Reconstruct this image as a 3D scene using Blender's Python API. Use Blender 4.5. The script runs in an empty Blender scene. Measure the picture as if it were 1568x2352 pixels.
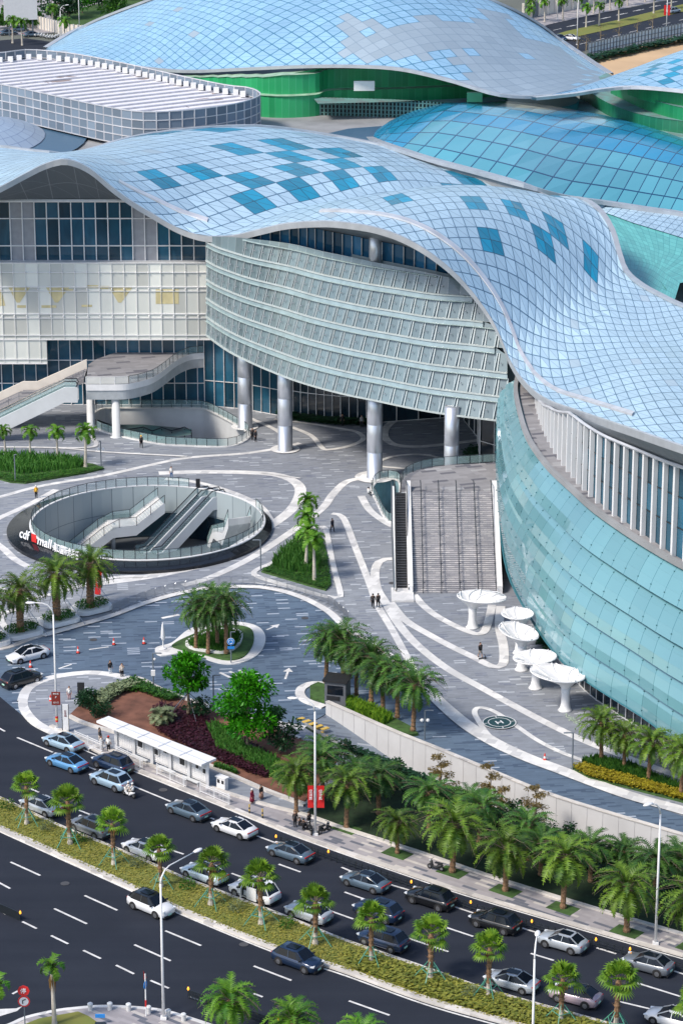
import bpy, bmesh, math, random
from math import sin, cos, pi, radians, atan, tan, sqrt, exp
from mathutils import Vector as V, Matrix, noise
from mathutils.geometry import tessellate_polygon
random.seed(7)
scn = bpy.context.scene
# ---------------- camera, sky, sun, exposure ----------------
F, PITCH, CH = 6504.0, radians(18.5), 114.0      # focal length in picture units (1568 x 2352), pitch, height
cam_d = bpy.data.cameras.new('camera'); cam = bpy.data.objects.new('camera', cam_d)
scn.collection.objects.link(cam); scn.camera = cam
cam.location = (0, 0, CH); cam.rotation_euler = (pi/2 - PITCH, 0, 0)
cam_d.sensor_fit = 'VERTICAL'; cam_d.sensor_height = 24; cam_d.lens = 24*F/2352
cam_d.clip_start = 1; cam_d.clip_end = 8000
SUN_EL, SUN_AZ = radians(48), radians(235)          # azimuth measured clockwise from +Y
w = bpy.data.worlds.new('World'); scn.world = w; w.use_nodes = True
wn = w.node_tree.nodes; wl = w.node_tree.links
sky = wn.new('ShaderNodeTexSky'); sky.sky_type = 'NISHITA'; sky.sun_disc = False
sky.sun_elevation = SUN_EL; sky.sun_rotation = SUN_AZ; sky.dust_density = 1.5; sky.ozone_density = 1.5
wl.new(sky.outputs[0], wn['Background'].inputs[0]); wn['Background'].inputs[1].default_value = 0.12
sd = bpy.data.lights.new('sun', 'SUN'); sd.energy = 2.3; sd.angle = radians(12); sd.color = (1, .91, .80)
so = bpy.data.objects.new('sun', sd); scn.collection.objects.link(so)
so.rotation_euler = V((-sin(SUN_AZ)*cos(SUN_EL), -cos(SUN_AZ)*cos(SUN_EL), -sin(SUN_EL))).to_track_quat('-Z', 'Y').to_euler()
scn.view_settings.view_transform = 'Standard'; scn.view_settings.look = 'None'
scn.view_settings.exposure = 0.70; scn.view_settings.gamma = 1.0
scn.cycles.max_bounces = 5; scn.cycles.transparent_max_bounces = 12
# ---------------- helpers ----------------
FW = V((0, cos(PITCH), -sin(PITCH))); UP = V((0, sin(PITCH), cos(PITCH)))
CAM = V((0, 0, CH))
def ray(x, y): return FW + V(((x-784)/F, 0, 0)) + UP*((1176-y)/F)
def G(x, y, z=0.0):                     # where the plane z is met
    d = ray(x, y); return CAM + d*((z-CH)/d.z)
def GY(x, y, Y):                        # where the vertical plane at distance Y is met
    d = ray(x, y); return CAM + d*(Y/d.y)
def PX(p):
    q = p-CAM; k = F/q.dot(FW); return (784+q.x*k, 1176-q.dot(UP)*k)
def GP(pts, z=0.0): return [G(x, y, z) for x, y in pts]
def cr(p, n, closed=False):             # Catmull-Rom through points, n samples per span
    p = [V(q) for q in p]; m = len(p); out = []
    for i in range(m if closed else m-1):
        if closed: a, b, c, d = p[i-1], p[i], p[(i+1) % m], p[(i+2) % m]
        else: a, b, c, d = p[max(i-1, 0)], p[i], p[i+1], p[min(i+2, m-1)]
        for k in range(n):
            t = k/n
            out.append(.5*((2*b)+(c-a)*t+(2*a-5*b+4*c-d)*t*t+(3*b-a-3*c+d)*t**3))
    if not closed: out.append(p[-1].copy())
    return out
def resamp(p, n):                       # n+1 points evenly spaced by length
    L = [0]
    for a, b in zip(p, p[1:]): L.append(L[-1]+(b-a).length)
    out = []; j = 0
    for i in range(n+1):
        s = L[-1]*i/n
        while j < len(p)-2 and L[j+1] < s: j += 1
        t = (s-L[j])/max(L[j+1]-L[j], 1e-9); out.append(p[j].lerp(p[j+1], min(max(t, 0), 1)))
    return out
def plen(p): return sum((b-a).length for a, b in zip(p, p[1:]))
def link(o): scn.collection.objects.link(o); return o
def tag(o, label=None, cat=None, group=None, kind=None):
    if label: o['label'] = label
    if cat: o['category'] = cat
    if group: o['group'] = group
    if kind: o['kind'] = kind
    return o
def thing(name, label, cat, loc=(0, 0, 0), rz=0, group=None, kind=None):
    o = link(bpy.data.objects.new(name, None)); o.location = loc; o.rotation_euler = (0, 0, rz)
    o.empty_display_size = .3
    return tag(o, label, cat, group, kind)
class MB:
    def __init__(s): s.v = []; s.f = []; s.m = []; s.uv = {}; s.r = {}
    def face(s, idx, m=0, uv=None, r=None):
        s.f.append(tuple(idx)); s.m.append(m); k = len(s.f)-1
        if uv: s.uv[k] = uv
        if r is not None: s.r[k] = r
    def poly(s, pts, m=0, uv=None, r=None):
        n = len(s.v); s.v += [tuple(p) for p in pts]; s.face(range(n, n+len(pts)), m, uv, r); return s
    def box(s, c, size, rz=0, m=0, M=None):
        n = len(s.v); R = Matrix.Rotation(rz, 3, 'Z')
        for dz in (-.5, .5):
            for dx, dy in ((-.5, -.5), (.5, -.5), (.5, .5), (-.5, .5)):
                q = V(c)+R @ V((dx*size[0], dy*size[1], dz*size[2])); s.v.append(tuple(M @ q if M else q))
        for q in ((3, 2, 1, 0), (4, 5, 6, 7), (0, 1, 5, 4), (1, 2, 6, 5), (2, 3, 7, 6), (3, 0, 4, 7)): s.face([n+i for i in q], m)
        return s
    def bar(s, a, b, w, h=None, m=0):    # rectangular bar from a to b, w across, h vertical
        a = V(a); b = V(b); h = h or w; d = (b-a)
        if d.length < 1e-6: return s
        d.normalize(); u = V((0, 0, 1)) if abs(d.z) < .95 else V((0, 1, 0))
        x = d.cross(u).normalized(); y = x.cross(d).normalized(); n = len(s.v)
        for p in (a, b):
            for i, j in ((-1, -1), (1, -1), (1, 1), (-1, 1)): s.v.append(tuple(p+x*i*w/2+y*j*h/2))
        for q in ((0, 1, 2, 3), (7, 6, 5, 4), (4, 5, 1, 0), (5, 6, 2, 1), (6, 7, 3, 2), (7, 4, 0, 3)): s.face([n+i for i in q], m)
        return s
    def tube(s, pts, r, n=6, m=0, cap=True):
        pts = [V(p) for p in pts]; rs = r if isinstance(r, (list, tuple)) else [r]*len(pts)
        base = len(s.v); K = len(pts); x = None
        for i, p in enumerate(pts):
            d = (pts[min(i+1, K-1)]-pts[max(i-1, 0)]).normalized()
            if x is None:
                x = d.cross(V((0, 0, 1)) if abs(d.z) < .9 else V((0, 1, 0))).normalized()
            x = (x-d*x.dot(d)).normalized(); y = d.cross(x)
            for k in range(n):
                t = 2*pi*k/n; s.v.append(tuple(p+(x*cos(t)+y*sin(t))*rs[i]))
        for i in range(K-1):
            for k in range(n):
                a = base+i*n+k; b = base+i*n+(k+1) % n; s.face((a, b, b+n, a+n), m)
        if cap:
            s.face([base+k for k in range(n)][::-1], m); s.face([base+(K-1)*n+k for k in range(n)], m)
        return s
    def lathe(s, prof, c=(0, 0, 0), n=16, m=0, sx=1, sy=1, cap=True):
        base = len(s.v)
        for r, z in prof:
            for k in range(n):
                t = 2*pi*k/n; s.v.append((c[0]+r*cos(t)*sx, c[1]+r*sin(t)*sy, c[2]+z))
        for i in range(len(prof)-1):
            for k in range(n):
                a = base+i*n+k; b = base+i*n+(k+1) % n; s.face((a, b, b+n, a+n), m)
        if cap:
            s.face([base+k for k in range(n)][::-1], m); s.face([base+(len(prof)-1)*n+k for k in range(n)], m)
        return s
    def flat(s, loops, z=None, m=0):     # filled polygon with holes; loops of Vectors
        n = len(s.v); fl = [p for L in loops for p in L]
        for p in fl: s.v.append((p[0], p[1], p[2] if z is None else z))
        for t in tessellate_polygon([[V((p[0], p[1], 0)) for p in L] for L in loops]):
            a, b, c = [fl[i] for i in t]
            if (b[0]-a[0])*(c[1]-a[1])-(b[1]-a[1])*(c[0]-a[0]) < 0: t = t[::-1]
            s.face([n+i for i in t], m)
        return s
    def wall(s, pts, z0, z1, closed=False, m=0):
        n = len(s.v); K = len(pts)
        f0 = z0 if callable(z0) else (lambda i: z0); f1 = z1 if callable(z1) else (lambda i: z1)
        for i, p in enumerate(pts): s.v += [(p[0], p[1], f0(i)), (p[0], p[1], f1(i))]
        for i in range(K if closed else K-1):
            a = n+2*i; b = n+2*((i+1) % K); s.face((a, b, b+1, a+1), m)
        return s
    def slab(s, loop, z0, z1, m=0, ms=None):
        s.flat([loop], z1, m); s.wall(loop, z0, z1, True, m if ms is None else ms); return s
    def ribbon(s, pts, w, z=0, m=0, h=0):  # flat strip along a path, w metres wide (h>0: raised kerb)
        K = len(pts); L = []; R = []; ws = w if isinstance(w, (list, tuple)) else [w]*K
        for i, p in enumerate(pts):
            d = V((pts[min(i+1, K-1)]-pts[max(i-1, 0)])[:2]).normalized(); q = V((-d.y, d.x))
            zz = p[2] if z is None else z
            L.append(V((p[0]+q.x*ws[i]/2, p[1]+q.y*ws[i]/2, zz))); R.append(V((p[0]-q.x*ws[i]/2, p[1]-q.y*ws[i]/2, zz)))
        n = len(s.v)
        for a, b in zip(L, R): s.v += [(a.x, a.y, a.z+h), (b.x, b.y, b.z+h)]
        l = 0
        for i in range(K-1):
            a = n+2*i; d = (pts[i+1]-pts[i]).length
            s.face((a+1, a+3, a+2, a), m, [(l, 0), (l+d, 0), (l+d, 1), (l, 1)]); l += d
        if h > 0:
            for S, fl in ((L, 1), (R, 0)):
                n2 = len(s.v)
                for a in S: s.v += [(a.x, a.y, a.z), (a.x, a.y, a.z+h)]
                for i in range(K-1):
                    a = n2+2*i; q = (a, a+2, a+3, a+1); s.face(q if not fl else q[::-1], m)
        return s
    def ball(s, c, r, n=8, k=6, m=0, sx=1, sy=1, sz=1):
        prof = [(max(r*sin(pi*i/k), 1e-3), -r*cos(pi*i/k)*sz) for i in range(k+1)]
        return s.lathe(prof, c, n, m, sx, sy)
    def build(s, name, mats, parent=None, smooth=False, world=False, mods=None):
        off = parent.location if (parent and world) else V((0, 0, 0))
        if parent and world:
            R = Matrix.Rotation(-parent.rotation_euler[2], 3, 'Z')
            vs = [tuple(R @ (V(v)-off)) for v in s.v]
        else: vs = s.v
        me = bpy.data.meshes.new(name); me.from_pydata(vs, [], s.f)
        if not isinstance(mats, (list, tuple)): mats = [mats]
        for x in mats: me.materials.append(x)
        me.polygons.foreach_set('material_index', s.m)
        if s.uv:
            ul = me.uv_layers.new(name='UVMap'); i = 0; buf = []
            for k, f in enumerate(s.f):
                u = s.uv.get(k); buf += ([c for q in u for c in q] if u else [0, 0]*len(f))
            ul.data.foreach_set('uv', buf)
        if s.r:
            at = me.attributes.new('rnd', 'FLOAT', 'FACE'); at.data.foreach_set('value', [float(s.r.get(k, 0)) for k in range(len(s.f))])
        if smooth: me.polygons.foreach_set('use_smooth', [True]*len(s.f))
        me.update(); o = link(bpy.data.objects.new(name, me))
        if parent: o.parent = parent
        return o
def loft(mb, A, B, nu, nv, m=0, mf=None, uvf=None):
    A = resamp(A, nu); B = resamp(B, nu); n = len(mb.v)
    for i in range(nu+1):
        for j in range(nv+1): mb.v.append(tuple(A[i].lerp(B[i], j/nv)))
    for i in range(nu):
        for j in range(nv):
            a = n+i*(nv+1)+j; b = a+nv+1
            mb.face((a, b, b+1, a+1), mf(i, j) if mf else m, [(i, j), (i+1, j), (i+1, j+1), (i, j+1)], random.random())
    return A, B
def dup(o, loc=None, rz=None, label=None, group=None, parent=None, scale=None):
    c = o.copy(); link(c)
    if parent is not None: c.parent = parent
    if loc is not None: c.location = loc
    if rz is not None: c.rotation_euler = (0, 0, rz)
    if scale is not None: c.scale = (scale,)*3 if not hasattr(scale, '__len__') else scale
    if label: c['label'] = label
    if group: c['group'] = group
    for ch in list(o.children): dup(ch, parent=c)
    return c
# ---------------- materials ----------------
def nodes(name):
    m = bpy.data.materials.new(name); m.use_nodes = True; nt = m.node_tree
    return m, nt, nt.nodes['Principled BSDF'], lambda t: nt.nodes.new('ShaderNode'+t), nt.links.new
def hx(c): return tuple(c)+(1,) if len(c) == 3 else c
def mat(name, c, rough=.6, metal=0, var=.12, sc=1.0, bump=0, spec=.5, c2=None, alpha=1, emit=0, coat=0):
    m, nt, b, N, L = nodes(name)
    b.inputs['Roughness'].default_value = rough; b.inputs['Metallic'].default_value = metal
    b.inputs['Specular IOR Level'].default_value = spec; b.inputs['Alpha'].default_value = alpha
    b.inputs['Coat Weight'].default_value = coat
    tc = N('TexCoord'); nz = N('TexNoise'); nz.inputs['Scale'].default_value = sc; nz.inputs['Detail'].default_value = 5
    L(tc.outputs['Object'], nz.inputs['Vector'])
    mx = N('Mix'); mx.data_type = 'RGBA'
    cr_ = N('ValToRGB'); cr_.color_ramp.elements[0].position = .3; cr_.color_ramp.elements[1].position = .7
    L(nz.outputs['Fac'], cr_.inputs[0]); L(cr_.outputs[0], mx.inputs['Factor'])
    c2 = c2 or tuple(min(1, x*(1+var)) for x in c); c1 = tuple(x*(1-var) for x in c)
    mx.inputs[6].default_value = hx(c1 if c2 is None else c1); mx.inputs[7].default_value = hx(c2)
    L(mx.outputs[2], b.inputs['Base Color'])
    if emit: b.inputs['Emission Color'].default_value = hx(c); b.inputs['Emission Strength'].default_value = emit
    if bump:
        bp = N('Bump'); bp.inputs['Strength'].default_value = bump; bp.inputs['Distance'].default_value = .05
        L(nz.outputs['Fac'], bp.inputs['Height']); L(bp.outputs[0], b.inputs['Normal'])
    return m
def math_(nt, op, a, b=None, c=None):
    n = nt.nodes.new('ShaderNodeMath'); n.operation = op
    for i, x in enumerate((a, b, c)):
        if x is None: continue
        if isinstance(x, (int, float)): n.inputs[i].default_value = x
        else: nt.links.new(x, n.inputs[i])
    return n.outputs[0]
def mixc(nt, f, a, b, mode='MIX'):
    n = nt.nodes.new('ShaderNodeMix'); n.data_type = 'RGBA'; n.blend_type = mode
    for s, x in ((n.inputs['Factor'], f), (n.inputs[6], a), (n.inputs[7], b)):
        if isinstance(x, (int, float)): s.default_value = x
        elif isinstance(x, tuple): s.default_value = hx(x)
        else: nt.links.new(x, s)
    return n.outputs[2]
def paving(name, base, dark, light, bw=1.5, bh=.3, rz=0, pd=.12, pl=.06, rough=.75, wet=None, big=.04):
    # stone setts laid in long courses, a few much darker or lighter than the rest
    m, nt, b, N, L = nodes(name)
    tc = N('TexCoord'); mp = N('Mapping'); mp.inputs['Rotation'].default_value = (0, 0, rz); L(tc.outputs['Object'], mp.inputs[0])
    br = N('TexBrick'); L(mp.outputs[0], br.inputs['Vector']); br.offset = .37; br.squash = 1
    br.inputs['Scale'].default_value = 1; br.inputs['Brick Width'].default_value = bw; br.inputs['Row Height'].default_value = bh
    br.inputs['Mortar Size'].default_value = .012; br.inputs['Color1'].default_value = (0, 0, 0, 1); br.inputs['Color2'].default_value = (1, 1, 1, 1)
    br.inputs['Mortar'].default_value = (.35, .35, .35, 1); br.inputs['Bias'].default_value = 0
    nz = N('TexNoise'); nz.inputs['Scale'].default_value = big; nz.inputs['Detail'].default_value = 4; L(tc.outputs['Object'], nz.inputs[0])
    n2 = N('TexNoise'); n2.inputs['Scale'].default_value = 1.2; n2.inputs['Detail'].default_value = 6; L(tc.outputs['Object'], n2.inputs[0])
    mid = mixc(nt, br.outputs[0], tuple(x*.86 for x in base), tuple(x*1.14 for x in base))
    d = mixc(nt, math_(nt, 'LESS_THAN', br.outputs[0], pd), mid, dark)
    l = mixc(nt, math_(nt, 'GREATER_THAN', br.outputs[0], 1-pl), d, light)
    k = mixc(nt, 1, l, mixc(nt, nz.outputs[0], (.6, .62, .68), (1.38, 1.36, 1.30)), 'MULTIPLY')
    k = mixc(nt, 1, k, mixc(nt, n2.outputs[0], (.85, .85, .85), (1.15, 1.15, 1.15)), 'MULTIPLY')
    L(k, b.inputs['Base Color'])
    r = math_(nt, 'MULTIPLY_ADD', nz.outputs[0], -.25, rough+.12); L(r, b.inputs['Roughness'])
    return m
M = {}
M['plaza'] = paving('plaza_paving', (.24, .26, .292), (.17, .19, .24), (.45, .48, .52), 1.3, .3, radians(-6), .08, .04)
M['round'] = paving('roundabout_paving', (.10, .145, .205), (.06, .09, .14), (.40, .45, .52), 1.4, .28, radians(-6), .16, .05, rough=.6)
M['ramp'] = paving('ramp_paving', (.15, .18, .22), (.08, .1, .14), (.3, .33, .37), 1.6, .35, 0, .1, .05)
M['walk'] = paving('pavement_paving', (.33, .31, .32), (.13, .14, .17), (.5, .47, .44), 1.6, .4, radians(38), .2, .12)
M['deck'] = paving('deck_paving', (.24, .235, .245), (.12, .12, .14), (.33, .33, .34), 2.0, .7, radians(-18), .14, .05)
M['band'] = paving('pale_stone', (.66, .655, .64), (.52, .52, .52), (.74, .73, .71), 1.1, 1.1, radians(20), .1, .1, big=.12)
M['kerb'] = paving('kerb_stone', (.56, .53, .49), (.42, .40, .38), (.66, .63, .6), 1.2, .5, radians(38), .1, .1, big=.1)
M['asphalt'] = mat('asphalt', (.016, .021, .034), .85, spec=.25, var=.22, sc=.12, bump=0)
M['paint'] = mat('road_paint', (.70, .69, .67), .6, var=.28, sc=1.3, c2=(.80, .79, .77))
M['yellow'] = mat('yellow_paint', (.62, .42, .09), .6, var=.15, sc=3)
M['black'] = mat('black_gloss', (.012, .014, .018), .12, var=.2, sc=1)
M['blackm'] = mat('black_matt', (.02, .021, .024), .55, var=.2, sc=3)
M['white'] = mat('white_paint', (.78, .78, .78), .45, var=.04, sc=2)
M['cream'] = mat('cream_panel', (.72, .66, .58), .5, var=.06, sc=.8)
M['conc'] = mat('concrete', (.56, .56, .56), .8, var=.08, sc=.35, bump=.1)
M['concd'] = mat('old_concrete', (.27, .28, .29), .85, var=.2, sc=.2)
M['silver'] = mat('silver_metal', (.62, .65, .70), .32, .65, var=.05, sc=.4)
M['steel'] = mat('brushed_steel', (.35, .37, .4), .35, .8, var=.08, sc=2)
M['dsteel'] = mat('dark_steel', (.045, .055, .065), .4, .5, var=.1, sc=2)
M['gpole'] = mat('grey_pole', (.16, .19, .22), .45, .2, var=.1, sc=2)
M['soil'] = mat('red_soil', (.16, .07, .045), .95, var=.35, sc=.8, bump=.5)
M['lawn'] = mat('lawn', (.045, .10, .022), .9, var=.4, sc=1.5, bump=.6)
M['dry'] = mat('dry_grass', (.30, .28, .06), .95, var=.35, sc=.5, bump=.6, c2=(.15, .19, .04))
M['sand'] = mat('sand', (.55, .38, .22), .95, var=.15, sc=.08, bump=.3)
M['ground'] = mat('bare_ground', (.12, .13, .11), .95, var=.3, sc=.05)
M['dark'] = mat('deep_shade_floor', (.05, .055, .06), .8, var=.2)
M['inner'] = mat('pale_cladding', (.62, .64, .65), .5, var=.06, sc=.6)
# ================= THE SETTING =================
def S(name, mb, m, z=None):
    o = mb.build(name, m); o['kind'] = 'structure'; return o
# --- openings in the ground ---
CC = G(339.5, 1198, .9); CC.z = 0; CR = 14.4
court = [V((CC.x+CR*cos(t), CC.y+CR*sin(t), 0)) for t in [2*pi*i/64 for i in range(64)]]
oblong = cr(GP([(222, 985), (350, 1018), (430, 1025), (520, 1027), (558, 1016), (572, 998), (545, 978), (480, 944), (440, 938), (330, 938), (228, 942)]), 5, True)
small = cr(GP([(853, 1124), (865, 1152), (881, 1186), (896, 1201), (912, 1196), (918, 1150), (918, 1110), (900, 1101), (872, 1103)]), 4, True)
# wall of the ramp (upper edge of the trench), and the ramp's lower edge behind the palms
wallp = resamp(cr(GP([(748, 1640), (800, 1663), (860, 1690), (920, 1716), (1000, 1748), (1100, 1790), (1250, 1852), (1400, 1900), (1568, 1950), (1700, 1992)]), 6), 60)
rampl = resamp(cr(GP([(700, 1668), (760, 1705), (850, 1742), (960, 1790), (1090, 1850), (1250, 1915), (1400, 1965), (1568, 2018), (1700, 2055)]), 6), 60)
trench = wallp+rampl[::-1]
far = [V((-900, 120, 0)), V((900, 120, 0)), V((2600, 5200, 0)), V((-2600, 5200, 0))]
S('ground', MB().flat([far, court, oblong, small, trench], 0), M['ground'])
# --- plaza paving, roundabout, roads ---
plz = GP([(-260, 905), (-260, 1480), (0, 1492), (90, 1462), (250, 1417), (330, 1387), (420, 1362), (500, 1350), (600, 1350), (680, 1368), (750, 1402), (790, 1438), (845, 1476), (910, 1516), (960, 1560), (1000, 1610), (1050, 1655), (1120, 1700), (1180, 1732), (1330, 1795), (1450, 1835), (1568, 1875), (1750, 1930), (1900, 1700), (1700, 1200), (1300, 900)])
S('plaza', MB().flat([plz, court, oblong, small], .02), M['plaza'])
rb = GP([(-260, 1478), (0, 1490), (90, 1460), (250, 1415), (330, 1385), (420, 1360), (500, 1348), (600, 1348), (680, 1366), (750, 1400), (790, 1436), (845, 1474), (910, 1514), (960, 1558), (1000, 1608), (1050, 1653), (1120, 1698), (1180, 1730), (1330, 1793), (1450, 1833), (1568, 1873), (1750, 1928)])
rb += [V((p.x, p.y, 0)) for p in wallp[::-1][:-1]]+[wallp[0]]+[rampl[0]]+GP([(650, 1660), (560, 1650), (480, 1640), (300, 1600), (60, 1650), (0, 1600), (-260, 1500)])
S('roundabout_road', MB().flat([rb], .012), M['round'])
# ramp going down to the car park
dep = lambda i: -5.6*min(1, i/34)**1.1-.06
R_ = MB()
for i in range(60):
    a, b = wallp[i], wallp[i+1]; c, d = rampl[i+1], rampl[i]
    R_.poly([(a.x, a.y, dep(i)), (d.x, d.y, dep(i)), (c.x, c.y, dep(i+1)), (b.x, b.y, dep(i+1))])
S('ramp_road', R_, M['ramp'])
# main road: kerb lines, far (sidewalk) to near (lower verge)
k_side = cr(GP([(-160, 1560), (0, 1592), (52, 1612), (62, 1640), (104, 1674), (140, 1692), (185, 1708), (305, 1765), (485, 1838), (640, 1902), (784, 1955), (964, 2016), (1074, 2053), (1314, 2124), (1568, 2196), (1800, 2262)]), 6)
m_up = cr(GP([(-160, 1770), (0, 1835), (130, 1896), (280, 1957), (430, 2022), (650, 2106), (784, 2160), (959, 2221), (1134, 2281), (1384, 2351), (1600, 2410)]), 6)
m_lo = cr(GP([(-160, 1832), (0, 1904), (110, 1953), (320, 2047), (410, 2090), (635, 2181), (784, 2228), (984, 2300), (1184, 2356), (1400, 2420)]), 6)
low = cr(GP([(-200, 2420), (0, 2365), (60, 2341), (130, 2325), (180, 2319), (230, 2315), (300, 2317), (375, 2325), (450, 2347), (560, 2382), (800, 2440), (1100, 2530)]), 6)
def asphalt():
    m, nt, bs, N, L = nodes('worn_asphalt'); tc = N('TexCoord'); mp = N('Mapping'); mp.inputs['Rotation'].default_value = (0, 0, radians(44)); mp.inputs['Scale'].default_value = (.02, .55, 1); L(tc.outputs['Object'], mp.inputs[0])
    n1 = N('TexNoise'); n1.inputs['Scale'].default_value = 1; n1.inputs['Detail'].default_value = 4; L(mp.outputs[0], n1.inputs[0])
    n2 = N('TexNoise'); n2.inputs['Scale'].default_value = .09; n2.inputs['Detail'].default_value = 7; n2.inputs['Roughness'].default_value = .7; L(tc.outputs['Object'], n2.inputs[0])
    n3 = N('TexNoise'); n3.inputs['Scale'].default_value = 9; n3.inputs['Detail'].default_value = 2; L(tc.outputs['Object'], n3.inputs[0])
    k = mixc(nt, n1.outputs[0], (.011, .015, .026), (.024, .029, .041)); k = mixc(nt, 1, k, mixc(nt, n2.outputs[0], (.55, .58, .62), (1.5, 1.45, 1.4)), 'MULTIPLY'); k = mixc(nt, 1, k, mixc(nt, n3.outputs[0], (.8, .8, .8), (1.2, 1.2, 1.2)), 'MULTIPLY')
    L(k, bs.inputs['Base Color']); bs.inputs['Roughness'].default_value = .8; bs.inputs['Specular IOR Level'].default_value = .3; return m
M['asphalt'] = asphalt()
S('main_road', MB().flat([k_side+m_lo[::-1][:0]+GP([(1900, 2700), (-400, 2700), (-400, 1560)])], .006), M['asphalt'])
med = m_up+m_lo[::-1]
md = MB().slab(med, 0, .16, 0, 1); S('median_grass', md, [M['dry'], M['kerb']])
kb = MB(); kb.ribbon(m_up, .35, .0, h=.2); kb.ribbon([V(p) for p in resamp(m_lo, 60)], .75, 0, h=.2); S('median_kerb', kb, M['kerb'])
# sidewalk along the road with the bus stop
w_up = cr(GP([(118, 1668), (150, 1683), (215, 1708), (300, 1742), (430, 1790), (520, 1822), (620, 1852), (700, 1872), (784, 1902), (959, 1958), (1174, 2030), (1568, 2148), (1800, 2210)], .15), 5)
S('sidewalk', MB().slab([V((p.x, p.y, .15)) for p in k_side[30:]]+w_up[::-1], 0, .15), M['walk'])
tipo = cr(GP([(52, 1610), (62, 1585), (90, 1566), (140, 1552), (215, 1545), (290, 1556), (335, 1574), (380, 1590), (470, 1620), (560, 1640), (640, 1662), (700, 1672)], .15), 6)
tip = tipo+GP([(760, 1708), (820, 1735), (700, 1872), (620, 1852), (520, 1822), (430, 1790), (300, 1742), (215, 1708), (150, 1690), (104, 1672), (66, 1645)], .15)
S('corner_pavement', MB().slab(tip, 0, .158), M['plaza'])
kk = MB()
kk.ribbon([V((p.x, p.y, 0)) for p in resamp(k_side[12:], 140)], .5, 0, h=.175)
S('road_kerb', kk, M['kerb'])
kk = MB(); kk.ribbon([V((p.x, p.y, 0)) for p in resamp(tipo, 90)], 1.1, 0, h=.18)
kk.ribbon(resamp(cr(GP([(54, 1606), (56, 1630), (80, 1660), (120, 1682), (180, 1703), (215, 1722)]), 6), 30), 1.0, 0, h=.185)
S('corner_kerb', kk, M['band'])
kk = MB(); kk.ribbon(resamp([V((p.x, p.y, 0)) for p in w_up], 120), .45, 0, h=.32); S('bed_kerb', kk, M['kerb'])
lw = low+GP([(1100, 2800), (-200, 2800)])
S('lower_pavement', MB().slab(lw, 0, .15), M['walk'])
kk = MB(); kk.ribbon(resamp(low, 90), .4, 0, h=.18); S('lower_kerb', kk, M['band'])
S('lower_grass', MB().slab(GP([(60, 2352), (90, 2340), (180, 2324), (205, 2335), (240, 2360), (60, 2420)], .15), .1, .19), M['dry'])
# planting ground between sidewalk and ramp
bed = [V((p.x, p.y, .15)) for p in w_up[30:]]+[V((p.x, p.y, .15)) for p in rampl[::-1] if PX(p)[0] > 690]
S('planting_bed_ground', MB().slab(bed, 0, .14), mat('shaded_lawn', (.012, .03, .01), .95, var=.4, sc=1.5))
# pale stone bands inlaid in the plaza: (points, width in m)
bands = [([(365, 1087), (470, 1084), (600, 1087), (655, 1096), (686, 1115), (688, 1140), (665, 1175), (610, 1215), (560, 1245), (520, 1270), (470, 1297), (340, 1325), (200, 1343), (100, 1352)], 1.5),
 ([(380, 1100), (440, 1106), (500, 1120), (560, 1142), (600, 1165), (622, 1195)], .9),
 ([(-60, 1155), (0, 1142), (60, 1125), (120, 1112), (240, 1092), (330, 1072), (430, 1052), (560, 1042), (650, 1028), (688, 1018)], .85),
 ([(-60, 1225), (0, 1190), (40, 1172), (85, 1150), (130, 1125)], .95), ([(-20, 1240), (10, 1262), (35, 1285), (65, 1302)], 1.0),
 ([(855, 1099), (800, 1105), (765, 1135), (740, 1168), (675, 1218), (575, 1283), (480, 1328), (420, 1345)], 1.1),
 ([(762, 1180), (788, 1190), (814, 1253), (849, 1343), (866, 1390), (899, 1445), (934, 1510), (955, 1550)], .85),
 ([(908, 1284), (874, 1288), (861, 1313), (866, 1353), (884, 1383), (912, 1430), (955, 1480), (1024, 1535), (1104, 1580), (1180, 1622), (1260, 1664), (1340, 1702), (1450, 1745), (1600, 1800)], 1.05),
 ([(950, 1367), (972, 1392), (1000, 1414), (1040, 1436), (1085, 1455), (1106, 1455), (1116, 1443), (1124, 1415), (1129, 1390)], .95),
 ([(896, 1385), (930, 1425), (984, 1458), (1040, 1488), (1090, 1512), (1125, 1530), (1146, 1532), (1156, 1520), (1155, 1483), (1146, 1440), (1149, 1393)], 1.05),
 ([(829, 1140), (849, 1173), (884, 1200), (909, 1213)], 1.0),
 ([(1151, 1715), (1120, 1688), (1100, 1660), (1089, 1637), (1100, 1626), (1134, 1635), (1184, 1668), (1234, 1702), (1290, 1730), (1350, 1752)], .6),
 ([(575, 962), (625, 984), (655, 1004)], .7), ([(670, 982), (715, 1002), (738, 1028), (752, 1034), (800, 1026), (832, 1012), (830, 1000), (812, 991), (784, 986), (700, 972), (630, 964)], .75),
 ([(940, 955), (905, 968), (885, 986), (884, 1006), (905, 1022), (950, 1027), (1009, 1023), (1100, 1012)], 1.1),
 ([(868, 1062), (900, 1050), (950, 1045), (990, 1048), (1020, 1058)], .6), ([(868, 1072), (930, 1078)], .6),
 ([(-80, 1345), (0, 1352), (40, 1375), (120, 1366), (250, 1330), (340, 1325)], .8), ([(40, 1400), (2, 1415), (10, 1440), (50, 1455)], 1.0),
 ([(0, 1028), (130, 1030), (250, 1040), (400, 1048), (430, 1050)], .5), ([(205, 1000), (222, 1020), (205, 1029), (130, 1030)], .6),
 ([(600, 1087), (690, 1100)], .3)]
bm_ = MB()
for i, (p, wd) in enumerate(bands):
    c = resamp(cr(GP(p), 6), 60); bm_.ribbon(c, wd, .030+.004*i)
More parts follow.
